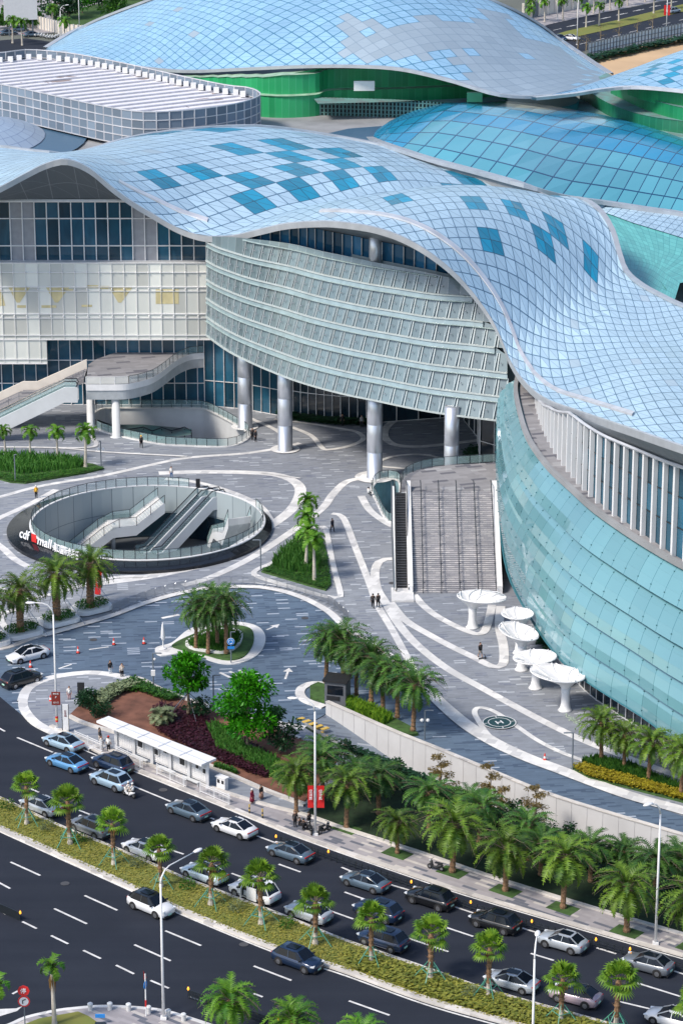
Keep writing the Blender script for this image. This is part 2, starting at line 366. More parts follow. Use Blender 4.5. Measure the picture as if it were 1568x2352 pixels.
bm_.ribbon(resamp(cr(GP([(100, 1462), (250, 1418), (330, 1388), (420, 1363), (500, 1351), (600, 1351), (680, 1369), (750, 1404), (790, 1440), (845, 1477), (910, 1520), (960, 1568), (1000, 1606), (1064, 1662), (1134, 1707), (1209, 1742), (1284, 1770), (1434, 1826), (1568, 1864), (1700, 1905)]), 6), 160),
           [.9]*70+[.9+.8*min(1, i/40) for i in range(91)], .13)
for cx, cy, r in ((563, 981, 1.9), (655, 1033, 2.0), (860, 1097, 2.6)):
    c = G(cx, cy); bm_.flat([[V((c.x+r*cos(2*pi*k/28), c.y+r*sin(2*pi*k/28), 0)) for k in range(28)]], .125)
S('stone_bands', bm_, M['band'])
kk = MB(); kk.ribbon(resamp(cr(GP([(-160, 1505), (0, 1492), (90, 1462), (250, 1417), (330, 1387), (420, 1362), (500, 1350), (600, 1350), (680, 1368), (750, 1402), (790, 1438)]), 6), 90), .8, 0, h=.12)
S('roundabout_kerb', kk, M['kerb'])
# lane markings
mk = MB()
def dash(x0, y0, x1, y1, wd=.22, z=.012): mk.ribbon(GP([(x0, y0), (x1, y1)]), wd, z)
for d in [(25, 1980, 93, 2011), (195, 2057, 270, 2091), (380, 2138, 462, 2172), (583, 2219, 669, 2252), (801, 2299, 894, 2332), (-30, 2012, 24, 2041), (125, 2087, 200, 2122), (309, 2170, 392, 2207),
          (-5, 2089, 15, 2100), (52, 2117, 85, 2133), (118, 2149, 157, 2168), (192, 2183, 232, 2202), (267, 2217, 308, 2237), (346, 2252, 388, 2270), (583, 2282, 603, 2290), (436, 2289, 470, 2302), (535, 2325, 570, 2338),
          (29, 2283, 62, 2266), (40, 1694, 122, 1728), (202, 1761, 220, 1768), (300, 1803, 392, 1841), (482, 1878, 492, 1882), (590, 1920, 630, 1935), (784, 1992, 803, 2000), (896, 2032, 951, 2048), (1041, 2082, 1086, 2097),
          (1196, 2131, 1241, 2145), (1369, 2177, 1414, 2191), (1536, 2227, 1600, 2248), (-20, 1662, 12, 1680), (67, 1810, 90, 1820), (182, 1861, 210, 1872), (385, 1950, 422, 1962), (532, 2006, 575, 2022), (755, 2091, 811, 2111),
          (791, 2049, 841, 2067), (1026, 2131, 1086, 2151), (1218, 2190, 1271, 2206), (1456, 2256, 1568, 2291), (937, 2155, 1029, 2186), (1419, 2300, 1519, 2324), (640, 1985, 690, 2003)]: dash(*d)
def line(pts, wd=.16, z=.0125): mk.ribbon(resamp(cr(GP(pts), 6), 50), wd, z)
line([(192, 1722), (302, 1769), (485, 1843), (640, 1907), (784, 1960), (964, 2022), (1074, 2059), (1314, 2130), (1568, 2203), (1700, 2240)], .18)
line([(-60, 1804), (0, 1831), (130, 1892), (250, 1944), (430, 2016), (650, 2100), (784, 2154), (959, 2214), (1134, 2275), (1384, 2345)], .14)
line([(-60, 1882), (0, 1910), (110, 1960), (320, 2055), (410, 2098), (635, 2190), (784, 2238), (984, 2310), (1184, 2366)], .2)
mk.poly(GP([(-10, 2318), (38, 2316), (52, 2311), (40, 2322), (0, 2334), (-10, 2334)], .012))
S('lane_markings', mk, M['paint'])
yk = MB()   # yellow dashed kerb line along the ramp, speed hump bars
rl = [wallp[i].lerp(rampl[i], .72) for i in range(61)]; rl = resamp(rl, 200)
for i in range(4, 130, 3):
    j = i/200*60; z = dep(j)+.02; a, b = rl[i], rl[i+1]; yk.ribbon([V((a.x, a.y, z)), V((b.x, b.y, dep((i+1)/200*60)+.02))], .45, None)
for k in range(5):
    a = G(690+k*14, 1652+k*5.6); yk.box((a.x, a.y, .05), (.9, .5, .08), .7)
S('ramp_markings', yk, M['yellow'])
# faded arrows on the roundabout paving
ar = MB()
def arrow(x0, y0, x1, y1):
    a, b = G(x0, y0), G(x1, y1); d = (b-a).normalized(); q = V((-d.y, d.x, 0)); a.z = b.z = .02
    ar.ribbon([a, b], .25, .02); ar.poly([b+d*1.1, b+q*.55, b-q*.55]); [None for _ in ()]
arrow(655, 1560, 661, 1543); ar.ribbon(GP([(372, 1420), (412, 1412)]), .5, .02); arrow(612, 1447, 628, 1440)
for x0, y0, x1, y1 in ((205, 1492, 250, 1486), (135, 1536, 165, 1526), (575, 1500, 605, 1494)): ar.ribbon(GP([(x0, y0), (x1, y1)]), .22, .02)
for k in range(3): ar.ribbon(GP([(505+k*22, 1545-k*3), (528+k*20, 1556-k*3)]), .35, .02)
S('roundabout_arrows', ar, M['band'])
# far ground: road, verge and sand lot to the upper right, yard to the upper left
S('sand_lot', MB().flat([GP([(1290, 190), (1350, 128), (1420, 112), (1568, 82), (1750, 45), (1850, 160), (1500, 260)])], .03), M['sand'])
fr = MB(); fr.flat([GP([(1180, 140), (1200, 78), (1260, 55), (1360, 34), (1568, -6), (1750, -40), (1800, 20), (1568, 58), (1420, 92), (1340, 118)])], .03); S('far_road', fr, M['asphalt'])
fr = MB(); fr.flat([GP([(1262, 84), (1300, 72), (1420, 46), (1568, 10), (1700, -20), (1700, -6), (1568, 27), (1420, 63), (1310, 88), (1270, 94)])], .1); S('far_median', fr, M['dry'])
fr = MB(); fr.flat([GP([(1150, 60), (1240, 20), (1400, -12), (1568, -45), (1568, -8), (1360, 34), (1260, 56), (1200, 78)])], .035); S('far_pavement', fr, M['walk'])
fm = MB()
for i in range(9):
    for (xa, ya, sl) in ((1300, 62, -.235), (1270, 70, -.235), (1330, 102, -.24)):
        x = xa+i*38; y = ya+(x-xa)*sl; fm.ribbon(GP([(x, y), (x+18, y+18*sl)]), .25, .045)
S('far_lane_markings', fm, M['paint'])
fr = MB(); fr.flat([GP([(-200, 170), (-200, 110), (60, 88), (180, 105), (230, 120), (230, 200)])], .03); S('yard_road', fr, M['asphalt'])
fr = MB(); fr.flat([GP([(-200, 90), (-200, -60), (200, -60), (300, 20), (180, 70), (60, 80)])], .02); S('yard_paving', fr, M['walk'])
fr = MB(); fr.flat([GP([(-60, 185), (40, 150), (120, 165), (210, 175), (210, 215), (-60, 225)])], .06); S('yard_verge', fr, M['dry'])
fr = MB(); fr.flat([GP([(95, 60), (150, 30), (400, -40), (500, -20), (360, 45), (200, 72)])], .05); S('yard_grass', fr, M['lawn'])
# ================= BUILDINGS =================
def panelmat(name, c, line, lw=.035, dw=.016, rough=.18, jit=.12, dark=None, diag=True, spec=.6, metal=0, coat=0):
    # one diamond panel per face: frame lines at the edges, a thin joint across, tint per panel
    m, nt, b, N, L = nodes(name)
    uv = N('UVMap'); sp = N('SeparateXYZ'); L(uv.outputs[0], sp.inputs[0]); u, v = sp.outputs[0], sp.outputs[1]
    fu = math_(nt, 'FRACT', u); fv = math_(nt, 'FRACT', v)
    eu = math_(nt, 'MINIMUM', fu, math_(nt, 'SUBTRACT', 1, fu)); ev = math_(nt, 'MINIMUM', fv, math_(nt, 'SUBTRACT', 1, fv))
    e = math_(nt, 'LESS_THAN', math_(nt, 'MINIMUM', eu, ev), lw)
    at = N('Attribute'); at.attribute_name = 'rnd'
    wn_ = N('TexWhiteNoise'); wn_.noise_dimensions = '1D'; L(at.outputs['Fac'], wn_.inputs['W'])
    base = mixc(nt, wn_.outputs[0], tuple(x*(1-jit) for x in c), tuple(min(1, x*(1+jit)) for x in c))
    tc = N('TexCoord'); nz = N('TexNoise'); nz.inputs['Scale'].default_value = .06; nz.inputs['Detail'].default_value = 5; L(tc.outputs['Object'], nz.inputs[0])
    base = mixc(nt, 1, base, mixc(nt, nz.outputs[0], (.8, .82, .85), (1.18, 1.16, 1.12)), 'MULTIPLY')
    if diag:
        dd = math_(nt, 'LESS_THAN', math_(nt, 'ABSOLUTE', math_(nt, 'SUBTRACT', fu, fv)), dw*1.4)
        base = mixc(nt, math_(nt, 'MULTIPLY', dd, .55), base, line)
    L(mixc(nt, e, base, line), b.inputs['Base Color'])
    L(math_(nt, 'MULTIPLY_ADD', wn_.outputs[0], .12, rough), b.inputs['Roughness'])
    b.inputs['Specular IOR Level'].default_value = spec; b.inputs['Metallic'].default_value = metal; b.inputs['Coat Weight'].default_value = coat
    tv = N('TexNoise'); tv.inputs['Scale'].default_value = .35; L(tc.outputs['Object'], tv.inputs[0]); bp = N('Bump'); bp.inputs['Strength'].default_value = .25; bp.inputs['Distance'].default_value = .12; L(math_(nt, 'ADD', tv.outputs[0], math_(nt, 'MULTIPLY', e, -.6)), bp.inputs['Height']); L(bp.outputs[0], b.inputs['Normal'])
    return m
def winmat(name, c, rough=.08, jit=.5, spec=.8, metal=0):
    m, nt, b, N, L = nodes(name)
    at = N('Attribute'); at.attribute_name = 'rnd'
    wn_ = N('TexWhiteNoise'); wn_.noise_dimensions = '1D'; L(at.outputs['Fac'], wn_.inputs['W'])
    tc = N('TexCoord'); mp = N('Mapping'); mp.inputs['Scale'].default_value = (1, 1, .45); L(tc.outputs['Object'], mp.inputs[0])
    nz = N('TexNoise'); nz.inputs['Scale'].default_value = .5; nz.inputs['Detail'].default_value = 6; nz.inputs['Distortion'].default_value = .8; L(mp.outputs[0], nz.inputs[0])
    base = mixc(nt, wn_.outputs[0], tuple(x*(1-jit) for x in c), tuple(x*(1+jit) for x in c))
    base = mixc(nt, 1, base, mixc(nt, nz.outputs[0], (.35, .4, .45), (1.9, 1.8, 1.7)), 'MULTIPLY')
    L(base, b.inputs['Base Color']); b.inputs['Roughness'].default_value = rough; b.inputs['Specular IOR Level'].default_value = spec
    b.inputs['Metallic'].default_value = metal
    return m
M['roof'] = panelmat('roof_panel', (.40, .56, .68), (.06, .13, .21), .042, .026, .30, .08)
M['roofg'] = panelmat('roof_panel_grey', (.38, .49, .57), (.16, .22, .30), .03, .014, .35, .08)
M['skyl'] = panelmat('blue_skylight', (.006, .24, .40), (.01, .06, .10), .03, .03, .25, .35, spec=.2)
M['dome'] = panelmat('blue_glass', (.02, .26, .46), (.01, .05, .12), .035, .01, .1, .07, diag=False, spec=.5)
M['domel'] = panelmat('pale_blue_glass', (.09, .33, .42), (.01, .06, .13), .035, .01, .1, .08, diag=False, spec=.5)
M['far'] = panelmat('blue_roof_panel', (.27, .47, .65), (.05, .17, .28), .045, .024, .25, .08)
M['farg'] = panelmat('grey_roof_panel', (.30, .38, .45), (.20, .27, .34), .03, .012, .4, .07)
M['teal'] = panelmat('teal_glass', (.14, .31, .35), (.04, .16, .19), .014, .0, .04, .09, diag=False, spec=1.0, coat=.6)
M['green'] = panelmat('green_panel', (.025, .36, .13), (.10, .5, .26), .02, 0, .35, .16, diag=False)
M['frit'] = panelmat('fritted_glass', (.145, .205, .23), (.40, .46, .48), .012, 0, .10, .16, diag=False, spec=.8)
M['fritw'] = panelmat('white_fritted_glass', (.63, .65, .61), (.80, .80, .76), .03, 0, .10, .24, diag=False, spec=.9)
M['yel'] = mat('yellow_pattern', (.60, .53, .30), .25, var=.12)
M['win'] = winmat('window_glass', (.016, .075, .125))
M['wind'] = winmat('dark_window_glass', (.008, .022, .035))
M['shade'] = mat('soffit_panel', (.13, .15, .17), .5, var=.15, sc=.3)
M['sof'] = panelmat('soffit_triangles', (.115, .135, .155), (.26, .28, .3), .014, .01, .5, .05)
M['fascia'] = mat('fascia_metal', (.44, .47, .50), .4, .3, var=.1, sc=.5)
M['gut'] = mat('gutter_metal', (.62, .62, .64), .35, .3, var=.15, sc=.4)
M['louv'] = panelmat('louvre_screen', (.16, .21, .27), (.58, .63, .68), .035, 0, .4, .25, diag=False)
M['tealr'] = panelmat('teal_roof', (.12, .40, .40), (.04, .22, .24), .03, 0, .35, .12, diag=False)
M['tile'] = mat('stained_tile', (.25, .28, .28), .7, var=.4, sc=.35, c2=(.14, .36, .33))
M['finw'] = mat('white_fin', (.74, .75, .76), .4, var=.05, sc=.3)
# a curved surface given by columns of points, laid with diamond panels
def surf(cols, nu, nv, bump=None):
    K = len(cols[0]); rows = [cr([c[k] for c in cols], 8) for k in range(K)]
    n = len(rows[0])
    # even spacing measured along the middle row
    mid = rows[K//2]; L = [0]
    for a, b in zip(mid, mid[1:]): L.append(L[-1]+(b-a).length)
    def ev(s, t):
        x = s/nu*L[-1]; j = 0
        while j < n-2 and L[j+1] < x: j += 1
        f = (x-L[j])/max(L[j+1]-L[j], 1e-9); f = min(max(f, 0), 1)
        col = [r[j].lerp(r[j+1], f) for r in rows]; tt = t/nv*(K-1); k = min(int(tt), K-2); g = tt-k
        a, b, c, d = col[max(k-1, 0)], col[k], col[k+1], col[min(k+2, K-1)]
        p = .5*((2*b)+(c-a)*g+(2*a-5*b+4*c-d)*g*g+(3*b-a-3*c+d)*g**3)
        if bump: p.z += bump((j+f)/(n-1)*(len(cols)-1), t/nv, p)
        return p
    return ev
def diamonds(mb, ev, nu, nv, pick=None, m=0, ext=0):
    P = {}
    def g(i, j):
        if (i, j) not in P: P[i, j] = len(mb.v); mb.v.append(tuple(ev(i, j)))
        return P[i, j]
    nu += ext
    for i in range(nu+1):
        for j in range(nv+1):
            if (i+j) % 2: continue
            # diamond centred on (i+1, j)
            l, r, b, t = (i, j), (i+2, j), (i+1, j-1), (i+1, j+1)
            if r[0] > nu: continue
            mi = pick(i+1, j, ev(i+1, j)) if pick else m; k = random.random()
            if t[1] <= nv: mb.face((g(*l), g(*r), g(*t)), mi, [(0, 0), (1, 1), (0, 1)], k)
            if b[1] >= 0: mb.face((g(*l), g(*b), g(*r)), mi, [(0, 0), (1, 0), (1, 1)], k)
    for j in range(0, nv+1):     # side edges
        pass
    return mb
mall = thing('mall_building', 'wave-roofed mall with pale blue triangulated roof, fritted glass front and tall round columns', 'building', (0, 370, 0))
# ---- the great wave roof ----
rc = [((-150, 500, 378), (-150, 345, 440)), ((-60, 456, 378), (-60, 340, 440)), ((0, 430, 378), (0, 338, 440)), ((60, 398, 380), (66, 347, 438)), ((110, 374, 381), (118, 352, 436)), ((155, 366, 381), (160, 356, 438)), ((205, 386, 382), (212, 344, 442)), ((255, 427, 383), (285, 322, 446)),
      ((300, 460, 384), (350, 309, 450)), ((350, 490, 385), (420, 300, 452)), ((400, 519, 385), (490, 294, 455)), ((440, 535, 384), (560, 291, 457)), ((480, 543, 381), (620, 293, 459)), ((540, 540, 377), (700, 303, 461)), ((600, 526, 372), (790, 318, 461)),
      ((660, 513, 366), (880, 336, 458)), ((740, 508, 358), (980, 364, 450)), ((800, 512, 353), (1050, 384, 443)), ((860, 522, 350), (1130, 396, 434)), ((920, 542, 348), (1200, 405, 426)), ((980, 575, 346), (1260, 416, 416)), ((1040, 622, 346), (1320, 436, 404)), ((1090, 677, 346), (1372, 478, 394)), ((1130, 735, 345), (1405, 530, 386)),
      ((1155, 788, 342), (1420, 580, 380)), ((1170, 826, 338), (1436, 624, 374)), ((1200, 872, 330), (1470, 655, 366)), ((1250, 915, 318), (1515, 680, 360)), ((1330, 945, 300), (1568, 705, 353)), ((1450, 985, 277), (1680, 745, 340)), ((1568, 1025, 264), (1800, 790, 328)), ((1700, 1068, 250), (1950, 850, 314)), ((1840, 1120, 236), (2100, 910, 300))]
cols = []
for f, b in rc:
    a = GY(*f); c = GY(*b); cols.append([a, a.lerp(c, .33), a.lerp(c, .67), c])
def bmp(ci, t, p):
    env = 4*t*(1-t)
    k = 2.6*exp(-((ci-10)/4.5)**2)*env                       # left hump
    k += 3.4*exp(-((ci-20)/4)**2)*4*t*max(0, .85-t)        # right hump
    vc = (ci-12.5)/7.5                                        # the valley runs from the low eave to the back
    if -.3 < vc < 1.4: k -= 2.6*exp(-((t-vc)/.16)**2)*min(1, max(0, t*3))
    k += .5*sin(ci*.9+t*5)*env*(1 if ci > 26 else 0)
    return k
NU, NV = 104, 32
ev = surf(cols, NU, NV, bmp)
blue = [(347, 327), (478, 315), (575, 346), (645, 334), (655, 360), (772, 348), (390, 423), (508, 388), (605, 424), (685, 408), (745, 376), (770, 396), (835, 388), (582, 457), (718, 447), 

        (897, 447), (1045, 449), (1065, 474), (1172, 456), (1226, 480), (1280, 462), (1094, 531), (1226, 544), (1298, 543), (1370, 612), (1050, 412)]
cells = {}
def evs(i, j):           # lattice leaning with the left hump so its diamonds lie flat
    s = (.36-.30*min(1, max(0, (i-44)/26)))*24/32; return ev(min(max(i-s*j, 0), NU), j)
allc = [(i, j) for i in range(4, NU+6, 4) for j in range(4, NV-1, 4)]
cp = {c: PX(evs(*c)) for c in allc}
for bx, by in blue:
    c = min(allc, key=lambda q: (cp[q][0]-bx)**2+(2*(cp[q][1]-by))**2)
    for di, dj in ((1, 0), (-1, 0), (0, 1), (0, -1)): cells[c[0]+di, c[1]+dj] = 1
roof = MB(); diamonds(roof, evs, NU, NV, lambda i, j, p: 1 if (i, j) in cells else (2 if noise.noise(V((i*.31, j*.37, 3))) > .56 else 0), ext=10)
roof.build('roof', [M['roof'], M['skyl'], M['roofg']], mall, world=True)
eave = [ev(i/2, 0) for i in range(2*NU+1)]
# fascia: a rounded metal edge under the rim, and the gutter strip set back from it
fs = MB()
for a, b in zip(eave, eave[1:]):
    fs.poly([a+V((0, -.25, -.75)), b+V((0, -.25, -.75)), b+V((0, -.3, .05)), a+V((0, -.3, .05))]); fs.poly([a+V((0, -.3, .05)), b+V((0, -.3, .05)), b+V((0, .3, .06)), a+V((0, .3, .06))])
fs.build('fascia', M['fascia'], mall, world=True)
def atx(x, lo=0): return min((i/4 for i in range(int(lo*4), NU*4)), key=lambda i: abs(PX(ev(i, 3.9))[0]-x))
for xa, xb_ in ((275, 478), (740, 1460)):
    u0, u1 = atx(xa), atx(xb_); gt = MB(); gp = [ev(u0+(u1-u0)*k/120, 3.0) for k in range(121)]; gp2 = [ev(u0+(u1-u0)*k/120, 3.6) for k in range(121)]; h = V((0, 0, .25))
    for k in range(120): gt.poly([gp[k]+h, gp[k+1]+h, gp2[k+1]+h, gp2[k]+h]); gt.poly([gp[k], gp[k+1], gp[k+1]+h, gp[k]+h])
    gt.build('gutter', M['gut'], mall, world=True)
bk = [ev(i, NV) for i in range(NU+1)]; fb = MB(); fb.ribbon(bk, .7, None, h=.35); fb.wall(bk, lambda i: bk[i].z-7, lambda i: bk[i].z); fb.build('back_edge', M['fascia'], mall, world=True)
# ---- left wing: curtain wall, fritted screen, lower glazing ----
YA = 389.0
def wallgrid(p0, p1, z0, z1, n, rows, name, pick, mats, mull=None, mw=.14):
    mb = MB(); A = p0; B = p1
    zs = rows
    ek = lambda p, z: min(z, min((q for q in eave if q.y < 386.5), key=lambda q: abs(PX(q)[0]-PX(V((p.x, p.y, 29)))[0])).z-.5) if z > 25 else z
    for i in range(n):
        a = A.lerp(B, i/n); b = A.lerp(B, (i+1)/n)
        for j in range(len(zs)-1):
            mb.poly([(a.x, a.y, ek(a, zs[j])), (b.x, b.y, ek(b, zs[j])), (b.x, b.y, ek(b, zs[j+1])), (a.x, a.y, ek(a, zs[j+1]))], pick(i, j), [(i, j), (i+1, j), (i+1, j+1), (i, j+1)], random.random())
    o = mb.build(name, mats, mall, world=True)
    if mull:
        mm = MB(); d = (B-A).normalized(); q = V((d.y, -d.x, 0))
        for i in range(n+1):
            a = A.lerp(B, i/n)+q*.12; mm.bar((a.x, a.y, zs[0]), (a.x, a.y, ek(a, zs[-1])), mw, .3)
        for z in zs:
            for i in range(n):
                a = A.lerp(B, i/n)+q*.1; b = A.lerp(B, (i+1)/n)+q*.1
                if min(ek(a, z), ek(b, z)) >= z-.01: mm.bar((a.x, a.y, z), (b.x, b.y, z), .2, mw)
        mm.build('mullion', mull, mall, world=True)
    return o
xl = GY(-140, 600, YA).x; xr = GY(474, 600, YA).x
zt = 29.6
def pk(i, j):
    x = -140+i*28.4+14
    return 1 if (40 < x < 98 or 327 < x < 385) else 0
wallgrid(V((xl, YA, 0)), V((xr, YA, 0)), 21, zt, 22, [20.5, 23.3, 27.2, zt], 'upper_glazing', pk, [M['win'], mat('grey_panel', (.32, .33, .36), .5, var=.1)], M['white'])
ys = YA-2.2; xr2 = GY(482, 600, ys).x; xl2 = GY(-140, 600, ys).x
w1 = (xr2-xl2)/22
ptn = {}
def pf(i, j): return 0
scr = MB(); nS = 22; zr = [10.3, 13.6, 17.2, 18.9, 21.3]
zr = [10.3, 14.0, 17.9, 21.3]
for i in range(nS):
    for j in range(3):
        x0 = xl2+w1*i; scr.poly([(x0, ys, zr[j]), (x0+w1, ys, zr[j]), (x0+w1, ys, zr[j+1]), (x0, ys, zr[j+1])], 0, [(0, 0), (1, 0), (1, 1), (0, 1)], random.random())
xb = GY(108, 800, ys).x; k = int((xb-xl2)/w1)
for i in range(k+1):
    x0 = xl2+w1*i; x1 = min(x0+w1, xb); scr.poly([(x0, ys, 6.8), (x1, ys, 6.8), (x1, ys, 10.26), (x0, ys, 10.26)], 0, [(0, 0), (1, 0), (1, 1), (0, 1)], random.random())
scr.build('fritted_screen', [M['fritw']], mall, world=True)
yp = MB()     # yellow lozenges printed on the screen
for cx, wd, up in ((5, 18, 0), (42, 22, 1), (130, 24, 1), (275, 24, 1)):
    a = [(cx-wd, 660), (cx+wd+6, 660), (cx+4, 695), (cx-3, 695)] if up else [(cx-18, 662), (cx-2, 664), (cx+8, 702), (cx-18, 704)]
    yp = MB(); yp.poly([GY(x, y, ys-.03) for x, y in a][::-1]); yp.build('yellow_pattern', M['yel'], mall, world=True)
for x0, x1, y0, y1 in ((358, 411, 664, 698), (200, 226, 655, 662), (40, 60, 701, 707), (96, 130, 701, 707), (188, 212, 700, 705), (140, 168, 664, 670), (228, 250, 657, 664)):
    yp = MB(); yp.poly([GY(x, y, ys-.03) for x, y in ((x0, y1), (x1, y1), (x1, y0), (x0, y0))]); yp.build('yellow_pattern', M['yel'], mall, world=True)
sm = MB()
for i in range(nS+1):
    x0 = xl2+w1*i; z0 = 6.8 if x0 < xb else 10.3; sm.bar((x0, ys-.1, z0), (x0, ys-.1, 21.3), .05, .08)
for z in (21.35, 20.0, 17.9, 17.3, 14.0, 13.4, 10.9, 10.25): sm.bar((xl2, ys-.1, z), (xr2, ys-.1, z), .1, .1)
for z in (7.4, 6.75): sm.bar((xl2, ys-.1, z), (xb, ys-.1, z), .1, .12)
for i in range(nS+1):
    for z in (20.0, 17.6, 13.7): sm.ball((xl2+w1*i, ys-.2, z), .14, 6, 4)
sm.build('screen_frame', M['white'], mall, world=True)
sl = MB(); sl.box(((xl2+xr2)/2, ys+1.2, 21.1), (xr2-xl2, 2.3, .25)); sl.box(((xl2+xr2)/2, ys+1.2, 10.4), (xr2-xl2, 2.3, .2)); sl.build('ledge', M['inner'], mall, world=True)
wallgrid(V((xl, YA+.2, 0)), V((GY(560, 900, YA).x, YA+.2, 0)), 0, 10.4, 26, [0, 3.2, 6.6, 10.6], 'lower_glazing', lambda i, j: 0, [M['win']], M['white'], .1)
# gable under the left crest: dark triangulated soffit from the rim down to the wall head
i0, i1 = 0, 0
top = [e for e in eave if PX(e)[0] < 486]
wl_ = [V((p.x, YA-.3, min(zt+.25, p.z-.6))) for p in top]
sf = MB(); n = len(top)-1
tp = [p+V((0, -.2, -.72)) for p in top]
for k in range(n):
    for j in range(5):
        a, b, c, d = tp[k].lerp(wl_[k], j/5), tp[k+1].lerp(wl_[k+1], j/5), tp[k+1].lerp(wl_[k+1], (j+1)/5), tp[k].lerp(wl_[k], (j+1)/5)
        sf.poly([a, d, c, b], 0, [(k/4, j/2.5), (k/4, (j+1)/2.5), ((k+1)/4, (j+1)/2.5), ((k+1)/4, j/2.5)], .5)
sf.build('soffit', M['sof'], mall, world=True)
wh = MB(); wh.tube([p+V((0, -.4, 0)) for p in wl_ if p.z > 28], .22, 5); wh.build('wall_head', M['white'], mall, world=True)
# ---- bulging front: fritted glass over the columns ----
bot = cr([G(x, y, 11.5) for x, y in ((474, 768), (500, 788), (530, 808), (570, 828), (620, 850), (680, 873), (740, 891), (800, 906), (860, 918), (930, 933), (1000, 946), (1080, 957), (1130, 963), (1164, 967))], 6)
topc = cr([G(474, 543, 26.2), G(500, 543, 27), G(540, 545, 27.6), G(580, 549, 28), G(620, 553, 28.2), G(680, 562, 28.3), G(740, 577, 28.3), G(800, 589, 28.3), G(860, 602, 28.2), G(930, 616, 28), G(1000, 630, 27.8), G(1080, 650, 27), G(1130, 664, 26.6), G(1164, 672, 26.4)], 6)
NB = 32; BB = resamp(bot, NB); TT = resamp(topc, NB)
def elim(p):          # height of the roof rim above a plan point
    x = PX(p)[0]; return x
def fac(i, z):
    i = min(max(i, 0), NB); k = min(int(i), NB-1); f = i-k
    a = BB[k].lerp(BB[k+1], f); b = TT[k].lerp(TT[k+1], f); t = (z-11.5)/(b.z-11.5); return a.lerp(b, t)
def ez(p):
    x = PX(p)[0]; return min((e for e in eave if e.y < 386), key=lambda e: abs(PX(e)[0]-x)).z-.7
zmax = []
for i in range(NB+1):
    z = TT[i].z
    while z > 11.7:
        p = fac(i, z); x, y = PX(p)
        near = min(eave, key=lambda e: abs(PX(e)[0]-x)+(0 if 560 < PX(e)[0] < 1175 else 999))
        if x < 1040 or y > PX(near)[1]+3: break
        z -= .12
    zmax.append(z)
fc = MB(); RZ = 6; dz = 16.8/RZ
for i in range(NB):
    for j in range(RZ):
        z0 = 11.5+dz*j; z1 = z0+dz
        za, zb = min(z1, zmax[i]), min(z1, zmax[i+1])
        if za <= z0+.02 and zb <= z0+.02: continue
        q = [fac(i, z0), fac(i+1, z0), fac(i+1, max(zb, z0)), fac(i, max(za, z0))]
        fc.poly(q, 0, [(0, 0), (1, 0), (1, (max(zb, z0)-z0)/dz), (0, (max(za, z0)-z0)/dz)], random.random())
fc.build('fritted_front', [M['frit']], mall, world=True)
RM = [mat('rail_grey', (.46, .52, .52), .4, var=.1), mat('pale_glass_band', (.25, .34, .37), .12, var=.12, spec=.8), mat('rail_dark', (.36, .46, .46), .4)]; fins = MB()
for j in range(RZ+1):
    rails = MB()
    for dzz, tk in ((0, .16), (-.65, .09)):
        z = 11.5+dz*j+dzz
        if z < 11.4: continue
        for i in range(NB):
            if z > min(zmax[i], zmax[i+1])-.1: continue
            a, b = fac(i, z), fac(i+1, z); rails.bar(a+V((0, -.35, 0)), b+V((0, -.35, 0)), .3, tk, 2 if dzz else 0)
            if dzz == 0 and z < 28:
                c, d = fac(i, z-.65), fac(i+1, z-.65)
                if z > 12: rails.poly([c+V((0, -.3, 0)), d+V((0, -.3, 0)), b+V((0, -.3, 0)), a+V((0, -.3, 0))], 1)
    rails.build('rail', RM, mall, world=True)
for i in range(NB+1):
    for j in range(RZ):
        z0 = 11.5+dz*j; z1 = z0+dz-.65
        if z1 > zmax[i]: continue
        a, b = fac(i, z0), fac(min(i+.18, NB), z1); fins.bar(a+V((.0, -.2, 0)), b+V((.12, -.2, 0)), .09, .22, 0)
        c, d = fac(i+.22, z0), fac(i+.4, z1); fins.bar(c+V((0, -.12, 0)), d+V((0, -.12, 0)), .14, .1, 1)
        fins.ball(fac(i+.5, (z0+z1)/2)+V((0, -.4, 0)), .11, 5, 4, 2)
fins.build('glass_fin', [mat('fin_grey', (.42, .49, .51), .3, .2), mat('fin_light', (.50, .56, .57), .3), M['steel']], mall, world=True)
il = MB()
def lin(i):
    q = fac(i, 11.7)+V((0, 1.8, 0)); zt2 = min(TT[i].z, ez(BB[i])+.0); p = fac(i, zt2)+V((0, 1.8, 0)); return q, p
for i in range(18, NB): (a, a2), (b, b2) = lin(i), lin(i+1); il.poly([a, b, b2, a2])
a, a2 = lin(NB); il.poly([a, a+V((5, 4, 0)), a2+V((5, 4, 0)), a2])
il.build('inner_lining', mat('lining_grey', (.16, .22, .23), .4), mall, world=True)
sb = MB(); loft(sb, BB, [V((p.x*1.0, p.y+9, 11.9)) for p in BB], NB, 1); sb.build('underside', M['shade'], mall, world=True)
